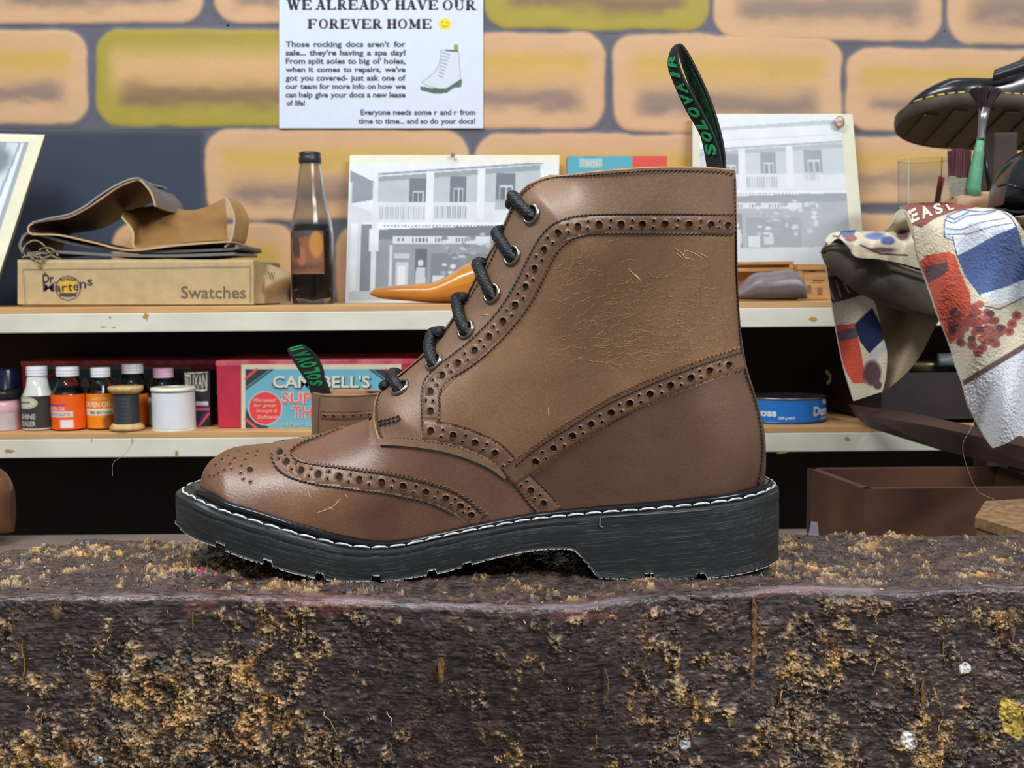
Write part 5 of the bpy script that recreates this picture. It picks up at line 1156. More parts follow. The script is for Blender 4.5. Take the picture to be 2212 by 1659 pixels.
zz = z(500)*(1-aY)+z(592)*aY; Rl = rr(46.6); Vl = np.stack([bx_+Rl*np.cos(aX), Yk+Rl*np.sin(aX), zz], -1); mb = MB(); mb.grid(Vl, 0, C_); mb.build('bottle_label', M_print, bt, smooth=True, usecol=True)

# ---- rounded solids lofted along x ----
def loft(name, top, bot, hw, Yc_, m_, parent=None, nx=60, nth=28, flatb=.35, seg=None, pw=1.0):
    t = interp_path(top, 2); b = interp_path(bot, 2); x0 = max(t[0][0], b[0][0]); x1 = min(t[-1][0], b[-1][0])
    xs_ = x0+(x1-x0)*(1-np.cos(np.linspace(.02, math.pi-.02, nx)))/2; G_ = []
    for x in xs_:
        yt = np.interp(x, t[:, 0], t[:, 1]); yb = np.interp(x, b[:, 0], b[:, 1]); pt = P(x, yt, Yc_); pb = P(x, yb, Yc_); u = (x-x0)/(x1-x0); w_ = hw(u); row = []
        for k in range(nth+1):
            a = 2*math.pi*k/nth; s_ = math.sin(a); c_ = math.cos(a); zc = (pt[2]+pb[2])/2; hz = (pt[2]-pb[2])/2
            e = .75 if s_ > 0 else flatb+.4; row.append(((pt[0]), Yc_-w_*np.sign(c_)*abs(c_)**.8, zc+hz*np.sign(s_)*abs(s_)**e))
        G_.append(row)
    mb = MB(); mb.grid(np.array(G_)); mb.add(G_[0][:-1], [tuple(range(nth))]); mb.add(G_[-1][:-1], [tuple(range(nth-1, -1, -1))])
    return mb.build(name, m_, parent, smooth=True)
M_last = mat('varnished_orange_wood', (206, 136, 40), .22, var=.16, scale=20, stretch=(.4, 1, 1), coat=.4, c2=(168, 104, 44))
o = loft('shoe_last', [(801, 632), (810, 624), (830, 620), (850, 617), (900, 613), (935, 610), (965, 596), (1000, 574), (1035, 558), (1065, 552), (1120, 548), (1170, 552), (1200, 570)], [(801, 637), (812, 642), (830, 646), (880, 650), (930, 654), (1000, 655), (1100, 652), (1200, 652)], lambda u: .004+.030*math.sin(min(1, u*1.6+.12)*math.pi/2)*(1-.35*max(0, u-.6)), 1.44, M_last)
tag(o, 'glossy orange wooden shoe last with darker toe lying before the black and white photograph', 'shoe last')
M_gl = mat('grey_brown_rubber', (118, 108, 112), .33, var=.12, scale=60, bump=.1)
o = loft('shoe_last', [(1560, 640), (1592, 622), (1612, 604), (1632, 590), (1660, 588), (1685, 584), (1706, 584), (1720, 592), (1727, 610), (1729, 640)], [(1560, 646), (1600, 647), (1680, 648), (1729, 646)], lambda u: .008+.026*math.sin(min(1, u*1.4+.1)*math.pi/2), 1.40, M_gl)
tag(o, 'smooth grey-brown shoe last standing before the small wooden boxes', 'shoe last')
# teal and red box
tr_ = thing('product_box', 'narrow teal and red cardboard box showing just above the collar of the brown boot', 'box', P(1335, 650, 1.50))
pane('box_front', 1226, 337, 1441, 650, 2, fm(1.50), (84, 168, 186), [('rect', (1366, 330, 1450, 660), (214, 78, 66)), ('poly', [(1220, 330), (1238, 330), (1228, 346), (1226, 400), (1220, 400)], (120, 150, 150)), ('rect', (1251, 343, 1302, 362), (160, 192, 192)), ('rect', (1262, 340, 1288, 343), (60, 140, 158))], M_print, tr_, .05, edge=(190, 80, 70))
mb = MB(); text_px(mb, 'Samvil', 1254, 345, 1300, 360, fm(1.4994), bold=.02); mb.build('box_lettering', mat('pale_print', (196, 206, 196), .6), tr_)
# small wooden boxes
M_pine = mat('aged_pine', (202, 158, 100), .6, var=.2, scale=30, stretch=(1, 1, 5), bump=.15, bscale=200, c2=(176, 130, 84))
wb = thing('wooden_box', 'open-fronted pale wooden box behind the grey shoe last', 'box', P(1650, 650, 1.47))
a = P(1560, 566, 1.46); b = P(1714, 648, 1.46); e = .004
mb = MB(); mb.box((a[0], 1.50, ZU+.0005), (b[0], 1.506, a[2])); mb.build('back_panel', mat('orange_ply', (210, 150, 86), .6, var=.15, scale=20, c2=(190, 152, 100)), wb)
mb = MB(); mb.box((a[0], 1.46, a[2]-e), (b[0], 1.50, a[2]), bev=.0006); mb.build('top_rail', M_pine, wb)
mb = MB(); mb.box((a[0], 1.458, a[2]-.013), (b[0], 1.462, a[2]-.008), bev=.0006); mb.build('lower_rail', M_pine, wb)
mb = MB(); mb.box((b[0]-.006, 1.46, ZU+.0005), (b[0], 1.50, a[2]-e), bev=.0006); mb.build('side_panel', M_pine, wb)
wb = thing('wooden_box', 'closed pale wooden box with faint black stamping left of the hanging towel', 'box', P(1790, 650, 1.44))
a = P(1724, 570, 1.44); b = P(1880, 648, 1.44)
mb = MB(); mb.box((a[0], 1.442, ZU+.0005), (b[0], 1.51, a[2]), bev=.001); mb.build('box_body', M_pine, wb)
mb = MB(); mb.box((a[0]-.001, 1.438, a[2]-.008), (b[0], 1.442, a[2]), bev=.0006); mb.build('lid_edge', M_pine, wb)
mb = MB(); mb.box((a[0]-.001, 1.439, ZU+.0005), (a[0]+.006, 1.442, a[2]-.009), bev=.0006); mb.build('corner_strip', M_pine, wb)
mb = MB(); tm_ = fm(1.4412)
for (x0, y0, x1, y1) in [(1748, 584, 1762, 587), (1756, 604, 1780, 607), (1750, 610, 1776, 611), (1744, 616, 1752, 632), (1766, 622, 1776, 636)]: mb.add([tm_(x0, y0), tm_(x1, y0), tm_(x1, y1), tm_(x0, y1)], [(0, 1, 2, 3)])
mb.build('stamped_marks', mat('faded_stamp', (120, 92, 62), .7, var=.3), wb, kind='stuff')

# ================= LOWER SHELF =================
M_cap = mat('white_plastic_cap', (226, 228, 234), .35, var=.03); M_clear = glassmat('clear_bottle_plastic', (238, 240, 240), .06)
def small_bottle(cx, w_, Yd, cap_y, sh_y, label_y, base_y, liquid, lab_base, lab_shapes, text, label, capcol=None, group='dye bottles on the lower shelf'):
    x = X_(cx, base_y, Yd); z = lambda py: zpx(py, cx, Yd); s_ = Yd/F; r = w_*s_; o = thing('dye_bottle', label, 'bottle', (x, Yd, ZL), group); cw = r*.66
    zc0, zc1 = z(cap_y+20), z(cap_y)
    mb = MB(); mb.lathe([(0, ZL+.0006), (r*.92, ZL+.0006), (r, ZL+.003), (r, z(sh_y+4)), (r*.93, z(sh_y-6)), (r*.72, z(sh_y-22)), (r*.6, zc0), (0, zc0)], x, Yd, 36)
    mb.build('bottle_body', M_clear if liquid != 'white' else mat('milky_plastic', (206, 208, 200), .2), o, smooth=True)
    if liquid != 'white':
        mb = MB(); mb.lathe([(0, ZL+.003), (r*.9, ZL+.003), (r*.93, z(sh_y+4)), (r*.86, z(sh_y-6)), (r*.70, z(sh_y-15)), (0, z(sh_y-15))], x, Yd, 32); mb.build('liquid', mat('dye_liquid', liquid, .3), o, smooth=True)
    mb = MB(); pr = [(cw*.98, zc0)]
    for k in range(6): f_ = k/6; pr += [(cw, zc0+(zc1-zc0)*(f_+.02)), (cw, zc0+(zc1-zc0)*(f_+.10)), (cw*.955, zc0+(zc1-zc0)*(f_+.14))] if k in (0, 2, 4) else [(cw, zc0+(zc1-zc0)*(f_+.1))]
    pr += [(cw*.94, zc1), (0, zc1+.0003)]; mb.lathe(pr, x, Yd, 32); mb.build('cap', capcol or M_cap, o, smooth=True)
    A, V_ = np.meshgrid(np.linspace(-math.pi*.98, -.02, 70), np.linspace(0, 1, 50)); zl_ = z(label_y)*(1-V_)+(ZL+.0022)*V_; xx = cx+w_*np.cos(A); yy = label_y+(base_y-label_y)*V_
    Rl = r+.0003; C_ = paint(xx, yy, lab_base, lab_shapes); mb = MB(); mb.grid(np.stack([x+Rl*np.cos(A), Yd+Rl*np.sin(A), zl_], -1), 0, C_); lb = mb.build('bottle_label', M_print, o, smooth=True, usecol=True)
    def tmap(X, Y):
        c = max(-.98, min(.98, (X-cx)/w_)); a = -math.acos(c); v = (Y-label_y)/(base_y-label_y); return (x+(Rl+.0003)*math.cos(a), Yd+(Rl+.0003)*math.sin(a), z(label_y)*(1-v)+(ZL+.0022)*v)
    mb = MB(); mats_ = []
    for (s, x0, y0, x1, y1, c) in text: mats_.append(c); text_px(mb, s, x0, y0, x1, y1, tmap, c=lin(c), bold=.02)
    if text: mb.build('label_lettering', M_print, o, usecol=True)
    return o
small_bottle(85, 33, 1.395, 791, 858, 853, 928, 'white', (54, 52, 52), [('ell', (70, 868, 27, 14), (196, 190, 168)), ('ell', (70, 868, 24, 11), (150, 142, 120)), ('ell', (70, 868, 23, 10), (206, 200, 176)), ('rect', (40, 925, 120, 930), (200, 200, 190))], [('JENNE', 58, 865, 82, 871, (70, 66, 60)), ('SHINE', 56, 893, 92, 905, (200, 202, 190)), ('SEALER', 56, 909, 92, 921, (190, 192, 180))], 'white-capped bottle with black label and pale oval, leftmost of the row of bottles')
small_bottle(151, 36, 1.395, 792, 854, 850, 929, (24, 26, 26), (240, 96, 18), [('line', [(118, 873.5), (156, 873.5)], 2.5, (120, 30, 200)), ('rect', (112, 888, 171, 901), (226, 216, 210)), ('rect', (145, 908, 171, 925), (226, 224, 232))], [('RAVEN OIL', 114, 877, 158, 887, (244, 200, 190)), ('CHOCOLATE', 120, 891, 166, 898, (160, 140, 130))], 'dark dye bottle with bright red-orange label, second from the left of the bottle row')
small_bottle(222, 31, 1.40, 794, 852, 848, 929, (80, 66, 56), (236, 138, 22), [('rect', (190, 884, 250, 898), (232, 222, 200)), ('ell', (245, 915, 12, 20), (160, 84, 24), .3)], [('RAVEN OIL', 194, 866, 250, 879, (250, 226, 200)), ('MID BROWN', 208, 888, 248, 895, (120, 100, 80)), ('LEATHER', 212, 857, 246, 862, (244, 200, 150))], 'amber dye bottle with yellow-orange label, left of the black thread spool')
small_bottle(291, 35, 1.425, 786, 850, 849, 928, (110, 100, 92), (232, 112, 20), [('rect', (300, 884, 312, 930), (214, 206, 216))], [], 'clear dye bottle with orange label standing directly behind the black thread spool')
small_bottle(357, 33, 1.425, 795, 852, 856, 928, (80, 82, 84), (170, 172, 176), [], [], 'clear bottle with pink-stained cap standing behind the white thread spool', mat('pink_stained_cap', (226, 200, 220), .35, var=.3, scale=60, c2=(230, 150, 196)))
M_spw = mat('turned_spool_wood', (208, 172, 118), .5, var=.15, scale=120)
Yd = 1.378; x = X_(275, 930, Yd); z = lambda py: zpx(py, 275, Yd); s_ = Yd/F
sp_ = thing('thread_spool', 'wooden spool wound with black thread, between the amber bottle and the white spool', 'thread spool', (x, Yd, ZL), 'thread spools on the lower shelf')
mb = MB(); mb.lathe([(0, ZL+.0004), (30*s_, ZL+.0004), (36*s_, z(926)), (37*s_, z(922)), (30*s_, z(914)), (9*s_, z(913)), (9*s_, z(852)), (27*s_, z(850)), (36*s_, z(843)), (37.5*s_, z(838)), (36*s_, z(834)), (0, z(834))], x, Yd, 40); mb.build('spool_core', M_spw, sp_, smooth=True)
mb = MB(); pr = [(9*s_, z(913.5))]+[((27+.5*math.sin(k*1.9))*s_, z(913-k*(61/80))) for k in range(81)]+[(9*s_, z(851.5))]; mb.lathe(pr, x, Yd, 40); mb.build('thread', mat('black_waxed_thread', (52, 56, 62), .45, var=.2, scale=300), sp_, smooth=True)
Yd = 1.388; x = X_(377, 930, Yd); z = lambda py: zpx(py, 377, Yd); s_ = Yd/F
sp_ = thing('thread_spool', 'fat white plastic spool of white thread, largest on the lower shelf', 'thread spool', (x, Yd, ZL), 'thread spools on the lower shelf')
mb = MB(); mb.lathe([(0, ZL+.0004), (44*s_, ZL+.0004), (47.5*s_, z(928)), (47*s_, z(924)), (20*s_, z(923)), (20*s_, z(846)), (47*s_, z(844)), (48*s_, z(840)), (46*s_, z(836)), (15*s_, z(835)), (15*s_, z(850))], x, Yd, 48); mb.build('spool_core', mat('ivory_plastic', (228, 226, 206), .3), sp_, smooth=True)
mb = MB(); pr = [(20*s_, z(923.5))]+[((45.3+.3*math.sin(k*2.1))*s_, z(923-k*(77/90))) for k in range(91)]+[(20*s_, z(845))]; mb.lathe(pr, x, Yd, 48); mb.build('thread', mat('white_thread', (228, 230, 234), .7, var=.03), sp_, smooth=True)
# black product box
tb = thing('product_box', 'black narrow box with a white name panel and purple and pink stripes', 'box', P(425, 928, 1.41))
pane('box_front', 397, 802, 453, 928, 1.2, fm(1.41), (44, 46, 52), [('poly', [(399, 806), (448, 803), (447, 843), (440, 846), (403, 842)], (210, 208, 190)), ('poly', [(401, 808), (446, 805), (445, 841), (404, 840)], (60, 62, 66)), ('rect', (423, 867, 450, 876), (210, 206, 206)), ('line', [(418, 878), (453, 878)], 2, (110, 60, 170)), ('line', [(418, 884), (456, 884)], 5, (226, 92, 130)), ('line', [(424, 929), (450, 894), (456, 892)], 5, (232, 90, 110)), ('line', [(418, 926), (444, 893)], 4, (84, 40, 150))], M_print, tb, .03, edge=(30, 30, 36))
mb = MB(); text_px(mb, 'TUXAN', 402, 809, 446, 839, fm(1.4094), bold=.0); mb.build('box_lettering', mat('cream_print', (222, 218, 198), .6), tb)
tb = thing('product_box', 'second black striped box wedged between the name-panel box and the red box', 'box', P(460, 928, 1.44))
pane('box_front', 455, 804, 478, 928, 1.2, fm(1.44), (30, 26, 34), [('rect', (456, 836, 470, 851), (120, 112, 122)), ('line', [(455, 884), (480, 884)], 5, (150, 40, 80)), ('line', [(455, 893), (480, 893)], 3, (110, 40, 110)), ('ell', (458, 918, 4, 8), (120, 120, 122), .3)], M_print, tb, .03, edge=(20, 20, 26))
# navy bottle, pink jar at the far left
Yd = 1.43; x = X_(20, 930, Yd); z = lambda py: zpx(py, 20, Yd); s_ = Yd/F
nb = thing('blue_bottle', 'dark navy blue bottle top behind the black-lidded pink jar at the far left', 'bottle', (x, Yd, ZL)); mb = MB(); mb.lathe([(0, ZL+.0005), (30*s_, ZL+.0005), (30*s_, z(846)), (24*s_, z(840)), (24*s_, z(798)), (22*s_, z(795)), (0, z(794.5))], x, Yd, 32); mb.build('bottle_body', mat('navy_gloss', (26, 36, 66), .2), nb, smooth=True)
Yd = 1.40; x = X_(4, 930, Yd); z = lambda py: zpx(py, 4, Yd); s_ = Yd/F
pj = thing('cream_jar', 'pink cream jar with black screw lid at the far left of the lower shelf', 'jar', (x, Yd, ZL))
mb = MB(); mb.lathe([(0, ZL+.0005), (41*s_, ZL+.0005), (42*s_, z(925)), (42*s_, z(886)), (43.5*s_, z(882)), (40*s_, z(870)), (38*s_, z(863)), (0, z(863))], x, Yd, 36); mb.build('jar_body', mat('pink_jar_glass', (222, 176, 186), .12, var=.08), pj, smooth=True)
mb = MB(); mb.lathe([(40*s_, z(862)), (42*s_, z(860)), (42*s_, z(846)), (40*s_, z(842)), (0, z(842))], x, Yd, 36); mb.build('lid', mat('black_lid', (30, 30, 32), .25), pj, smooth=True)
mb = MB(); A, V_ = np.meshgrid(np.linspace(-2.9, -.45, 30), np.linspace(0, 1, 4)); mb.grid(np.stack([x+42.4*s_*np.cos(A), Yd+42.4*s_*np.sin(A), z(890)*(1-V_)+z(926)*V_], -1)); mb.build('jar_label', mat('grey_pink_label', (200, 186, 184), .6, var=.08), pj, smooth=True)
# red sewing thread boxes
def red_box(x0, x1, y0, y1, Yd, dep, lx0, label, lm=None, full=True):
    a = P(x0, y0, Yd); b = P(x1, y1, Yd); o = thing('thread_box', label, 'box', ((a[0]+b[0])/2, Yd, ZL), 'red thread boxes on the lower shelf')
    mb = MB(); mb.box((a[0], Yd, ZL+.0004), (b[0], Yd+dep, a[2]-.006), bev=.001); mb.build('box_body', mat('crimson_paper', (186, 44, 66), .55, var=.08, scale=60), o)
    mb = MB(); mb.box((a[0]-.001, Yd-.0008, a[2]-.0075), (b[0]+.001, Yd+dep+.001, a[2]), bev=.0012); mb.build('box_lid', mat('crimson_worn_edge', (196, 58, 78), .5, var=.1, scale=50, c2=(214, 120, 128)), o)
    if full:
        W_ = lambda p: [(lx0+q[0], q[1]) for q in p]; lx1 = lx0+346; tealc = (110, 176, 196); dk = (52, 62, 78)
        shp = [('rect', (lx0+9, 798, lx1-9, 925), tealc)]
        for sg_, ox in ((1, lx0+9), (-1, lx1-9)):
            for sv, oy in ((1, 798), (-1, 925)):
                T_ = lambda p: [(ox+sg_*q[0], oy+sv*q[1]) for q in p]
                shp += [('poly', T_([(0, 0), (62, 0), (0, 46)] if sv > 0 else [(0, 0), (52, 0), (0, 44)]), dk), ('line', T_([(0, 40), (52, 2)]), 1.6, (120, 170, 184)), ('line', T_([(0, 20), (24, 0)]), 5, (222, 84, 78))]
        shp += [('ell', (lx0+52, 882, 37, 37), (186, 200, 206)), ('ell', (lx0+52, 882, 35, 35), (224, 72, 70))]
        pane('paper_label', lx0, 787, lx1, 929, 1.4, fm(Yd-.0012), (214, 206, 180), shp, M_print, o, .0006)
        mb = MB(); t_ = fm(Yd-.0020)
        text_px(mb, "CAMPBELL'S", lx0+66.5, 812.5, lx0+281, 840.5, t_, c=lin((40, 60, 80)), bold=.03)
        t_ = fm(Yd-.0024); text_px(mb, "CAMPBELL'S", lx0+68, 811, lx0+278, 838, t_, c=lin((222, 216, 196)), bold=.02)
        for (s, x0_, y0_, x1_, y1_) in [("SUPERIOR", 88, 848, 262, 871), ("THREAD", 110, 878, 240, 902)]:
            text_px(mb, s, lx0+x0_-1.5, y0_-1.5, lx0+x1_+1.5, y1_+1.5, fm(Yd-.0020), c=lin((228, 196, 186)), bold=.06); text_px(mb, s, lx0+x0_, y0_, lx0+x1_, y1_, t_, c=lin((214, 104, 98)), bold=.0)
        text_px(mb, "HENRY CAMPBELL", lx0+88, 913, lx0+210, 921, t_, c=lin((200, 200, 180)))
        for k, s in enumerate(["Warranted", "for great", "Strength &", "Softness"]): text_px(mb, s, lx0+25+k*3-(k == 1)*2, 860+k*12, lx0+72+k*2, 869+k*12, t_, c=lin((236, 200, 186)), skew=.06)
        mb.build('label_lettering', M_print, o, usecol=True)
    return o
red_box(467, 915, 779, 931, 1.392, .13, 521, 'bright crimson thread box with teal label, in front beside the small brown boot')
rb = red_box(46, 480, 780, 926, 1.50, .08, 75, 'duller red thread box standing at the back behind the row of bottles', full=False)
pane('paper_label', 75, 791, 413, 920, 1.8, fm(1.4985), (156, 128, 100), [('rect', (84, 798, 404, 915), (76, 104, 120)), ('poly', [(84, 798), (140, 798), (84, 845)], (60, 60, 72)), ('line', [(84, 830), (125, 800)], 5, (180, 70, 70)), ('ell', (128, 880, 34, 34), (190, 70, 66)), ('poly', [(404, 798), (350, 798), (404, 840)], (60, 66, 78))], M_print, rb, .0006)
mb = MB(); text_px(mb, "CAMPBELL'S", 140, 815, 370, 842, fm(1.4975), bold=.03); mb.build('label_lettering', mat('dull_print', (170, 132, 120), .6), rb)

# ---- blue tin ----
Yd = 1.40; x = X_(1706, 918, Yd); z = lambda py: zpx(py, 1706, Yd); s_ = Yd/F; rT = 86*s_
tn = thing('blue_tin', 'bright blue round tin with white lettering on the lower shelf behind the boot heel', 'tin', (x, Yd+.02, ZL))
A, V_ = np.meshgrid(np.linspace(0, 2*math.pi, 120), np.linspace(0, 1, 20)); C_ = paint(A*0, V_, (38, 120, 206), [])
zt_, zb2 = z(862), ZL+.002
mb = MB(); mb.grid(np.stack([x+rT*np.cos(A), Yd+.02+rT*.75*np.sin(A), zt_*(1-V_)+zb2*V_], -1), 0, C_); mb.build('tin_body', colmat('blue_tin_paint', rough=.35, var=.05), tn, smooth=True, usecol=True)
mb = MB(); mb.lathe([(rT*1.0, zt_-.001), (rT*1.015, zt_), (rT*1.015, zt_+.0022), (rT*.99, zt_+.003), (rT*.97, zt_+.001), (0, zt_+.001)], x, Yd+.02, 60, sy=.75); mb.build('tin_lid', mat('tin_metal', (120, 122, 128), .3, .9), tn, smooth=True)
mb = MB(); mb.lathe([(0, ZL+.0004), (rT*1.01, ZL+.0004), (rT*1.01, ZL+.0025), (rT*.98, ZL+.003)], x, Yd+.02, 60, sy=.75); mb.build('tin_base', mat('tin_metal_base', (60, 90, 140), .3, .8), tn, smooth=True)
def tinmap(X, Y):
    c = max(-.99, min(.99, (X-1706)/86)); a = -math.acos(c); v = (Y-862)/(918-862); return (x+(rT+.0005)*math.cos(a), Yd+.02+(rT*.75+.0005)*math.sin(a), zt_*(1-v)+zb2*v)
mb = MB()
for (s, x0, y0, x1, y1) in [("Boss", 1628, 884, 1671, 903), ("250 g NET", 1675, 903, 1710, 911), ("Dun", 1751, 879, 1789, 903), ("No", 1775, 862, 1786, 875), ("mm", 1771, 907, 1787, 912)]: text_px(mb, s, x0, y0, x1, y1, tinmap, bold=.04)
mb.build('tin_lettering', mat('white_print', (226, 232, 240), .5), tn)

# ---- second boot (small copy of the first) behind the toe ----
boot2 = thing('brogue_boot', 'smaller brown brogue boot in the background behind the toe of the large boot', 'boot', (0, 0, 0))
sc2 = .80; ang = math.pi+math.radians(24)
heel_ref = np.array([float(SILB[-1][0]), .552, 0.0]); tgt = Vector((X_(671, 880, 1.08), 1.095, ZB+.001))
M2 = Matrix.Translation(tgt) @ Matrix.Rotation(ang, 4, 'Z') @ Matrix.Scale(sc2, 4) @ Matrix.Translation(-Vector(heel_ref))
def cp(o, par, top_=True):
    c = o.copy(); COL.objects.link(c); c.parent = par
    if top_: c.matrix_parent_inverse = Matrix.Identity(4); c.matrix_basis = M2
    else: c.matrix_basis = Matrix.Identity(4); c.matrix_parent_inverse = Matrix.Identity(4)
    for ch in o.children: cp(ch, c, False)
    return c
for ch in list(boot.children):
    if ch.name.startswith(('pull_loop', 'scratch')): continue
    cp(ch, boot2)
boot2.location = (0, 0, 0)
def Q(px, py, Y): return tuple(P(px, py, Y))
prs2 = [(Q(672, 850, 1.10), Q(712, 850, 1.08)), (Q(664, 826, 1.10), Q(702, 824, 1.08)), (Q(648, 802, 1.10), Q(699, 800, 1.08)), (Q(634, 780, 1.102), Q(688, 775, 1.082)), (Q(624, 762, 1.105), Q(664, 750, 1.085)), (Q(624, 753, 1.118), Q(655, 747, 1.10)), (Q(640, 765, 1.125), Q(668, 765, 1.105)), (Q(672, 800, 1.128), Q(694, 800, 1.108)), (Q(690, 850, 1.13), Q(715, 850, 1.11))]
make_loop(boot2, prs2, [('SOLOVAIR', .008, .060)], None)

# ================= RIGHT SIDE: stand, shoes, towel, brushes =================
M_bls = mat('polished_black_leather', (26, 28, 32), .22, var=.15, scale=30, coat=.3)
M_dkw = mat('dark_brown_wood', (66, 50, 44), .6, var=.25, scale=25, bump=.2, c2=(52, 42, 38))
M_ol = mat('dirty_olive_rubber', (74, 66, 54), .6, var=.25, scale=40, bump=.2)
# black shoe, upper right
def shoe(name, label, toe, L, W, z0, z1, yc0, tilt, prof, soleth, m_up, m_sole, stitch=None):
    """plan outline from the toe (left) along +x; prof(u) = upper height"""
    o = thing(name, label, 'shoe', (toe[0]+L*.5, yc0, z0)); n = 40; us = (1-np.cos(np.linspace(0, math.pi, n)))/2
    hw = lambda u: W*.5*math.sqrt(max(0, 1-(1-min(1, u/.24))**2))*(1-.22*sstep(.35, .65, np.array(u)))*math.sqrt(max(0, 1-max(0, (u-.85)/.15)**2))
    Z = lambda u, y: z0+(z1-z0)*u+tilt*y
    ring_ = [(toe[0]+L*u, -hw(u)) for u in us]+[(toe[0]+L*u, hw(u)) for u in us[::-1][1:-1]]
    def lay(k, off): return [(x+(toe[0]+L*.5-x)*(1-k)*.12, yc0+y*k, Z((x-toe[0])/L, y*k)+off) for x, y in ring_]
    mb = MB(); ls = [lay(.93, -soleth), lay(1.0, -soleth*.8), lay(1.02, -soleth*.35), lay(1.0, 0), lay(.9, .0003)]; G_ = np.array([l+[l[0]] for l in ls]); mb.grid(G_); k = len(ring_)
    mb.add(ls[0], [(i, i+1, k-i-1, k-i) for i in range(1, n-2)]+[(0, 1, k-1)]); mb.add(ls[-1], [(i, i+1, k-i-1, k-i) for i in range(1, n-2)])
    sl = mb.build('sole', m_sole, o, smooth=True); shade_auto(sl, .7)
    for i in range(11):
        u = .06+.085*i; mb = MB(); w_ = hw(u)*.82; mb.hexa([(toe[0]+L*u_, yc0+y_, Z(u_, y_)-soleth+dz) for dz in (.0004, -.0022) for u_, y_ in ((u, -w_), (u+.05, -w_), (u+.05, w_), (u, w_))]); mb.build('tread_bar', m_sole, o)
    G_ = []
    for u in us[1:-1]:
        w_ = hw(u)*.90; h_ = prof(u); row = []
        for a in np.linspace(0, math.pi, 22): c_ = math.cos(a); s_ = math.sin(a); row.append((toe[0]+L*(.02+.96*u), yc0-w_*np.sign(c_)*abs(c_)**.75, Z(u, -w_*c_)+h_*s_**.7))
        G_.append(row)
    mb = MB(); mb.grid(np.array(G_)); mb.build('upper', m_up, o, smooth=True)
    if stitch:
        k = 0
        for u in np.arange(.03, .98, .030):
            p = []
            for du in np.linspace(0, .020, 4):
                v = u+du; p.append(np.array([toe[0]+L*v, yc0-hw(v)*.96, Z(v, -hw(v))+.0012]))
            mb = MB(); mb.tube(p, .0009, 5); mb.build('welt_stitch', stitch, o, smooth=True)
    return o
Ya = 1.22; t0 = P(1937, 238, Ya)
b1 = shoe('buckled_shoe', 'black polished shoe with yellow welt stitching, sole towards the camera, high at the right', t0, .31, .11, t0[2]-.004, t0[2]-.022, Ya, -.30, lambda u: .031*min(1, (u/.13))**.5+.060*float(sstep(.26, .56, np.array(u))), .012, M_bls, M_ol, mat('yellow_welt_thread', (214, 190, 70), .6))
# strap with buckle glint
mb = MB(); g = []
for v in np.linspace(0, 1, 12):
    row = []
    for u in np.linspace(0, 1, 10): row.append(P(2146+75*u+(1-v)*4, 150-28*u+(26-6*u)*v+10*u*v, 1.158-.006*math.sin(v*3.14)))
    g.append(row)
g = np.array(g); mb.grid(g); mb.grid((g+[0, .003, 0])[::-1]); mb.build('strap', mat('black_strap', (44, 46, 52), .3, var=.2, scale=200), b1, smooth=True)
Yb_ = 1.02
o2 = thing('toe_cap_shoe', 'glossy black toe-capped shoe at the right edge above the towel', 'shoe', P(2220, 455, Yb_))
up_ = loft('upper', [(2150, 440), (2153, 415), (2162, 385), (2178, 358), (2200, 335), (2230, 318), (2300, 300), (2380, 290)], [(2150, 446), (2180, 456), (2260, 456), (2380, 440)], lambda u: .012+.032*math.sin(min(1, u*2+.1)*math.pi/2), Yb_, M_bls, o2)
mb = MB(); mb.tube([P(a, b, Yb_-.036+.012*abs(i-4)/4) for i, (a, b) in enumerate(interp_path([(2156, 402), (2175, 398), (2195, 404), (2212, 410), (2230, 420)], 9))], .0012, 6); mb.build('toe_cap_seam', M_bls, o2, smooth=True)
so_ = loft('sole', [(2148, 452), (2170, 458), (2230, 450), (2380, 430)], [(2148, 462), (2175, 470), (2230, 462), (2380, 444)], lambda u: .018+.032*math.sin(min(1, u*2+.1)*math.pi/2), Yb_, mat('black_sole_edge', (30, 30, 34), .35), o2)
# holder block, brushes, jar
Yh = 1.12
hb_ = thing('brush_holder', 'pale rounded wooden holder with brushes standing in it, behind the towel', 'holder', P(2108, 500, Yh))
a = P(2048, 424, Yh); b = P(2166, 480, Yh); mb = MB(); mb.box((P(2134, 480, Yh)[0], Yh-.012, ZB), (P(2164, 480, Yh)[0], Yh+.012, b[2]+.001), bev=.003); mb.build('holder_foot', M_dkw, hb_); mb = MB(); mb.box((a[0], Yh-.02, b[2]), (b[0], Yh+.02, a[2]), bev=.008); shade_auto(mb.build('holder_body', mat('waxed_beech', (186, 146, 108), .5, var=.15, scale=20), hb_), .5)
mb = MB(); x_ = (a[0]+b[0])/2; mb.box((x_-.012, Yh-.01, a[2]-.001), (x_+.016, Yh+.015, a[2]+.004), bev=.003); shade_auto(mb.build('holder_ridge', mat('waxed_beech_top', (196, 160, 124), .5), hb_), .5)
Yq = 1.11
fb = thing('fan_brush', 'green-handled fan brush with dark spread bristles standing before the black shoe', 'brush', P(2106, 425, Yq))
mb = MB(); mb.tube([P(2106, 428, Yq), P(2103, 405, Yq), P(2108, 370, Yq), P(2114, 330, Yq), P(2119, 300, Yq)], [.006, .0068, .0062, .005, .0036], 14); mb.build('handle', mat('green_lacquer', (96, 158, 124), .35, var=.15, scale=90), fb, smooth=True)
mb = MB(); mb.tube([P(2118, 304, Yq), P(2120, 298, Yq), P(2120, 290, Yq), P(2123, 260, Yq), P(2127, 234, Yq)], [.004, .0042, .0037, .0044, .0056], 14); mb.build('ferrule', mat('brushed_steel', (150, 146, 150), .3, .9), fb, smooth=True)
mb = MB()
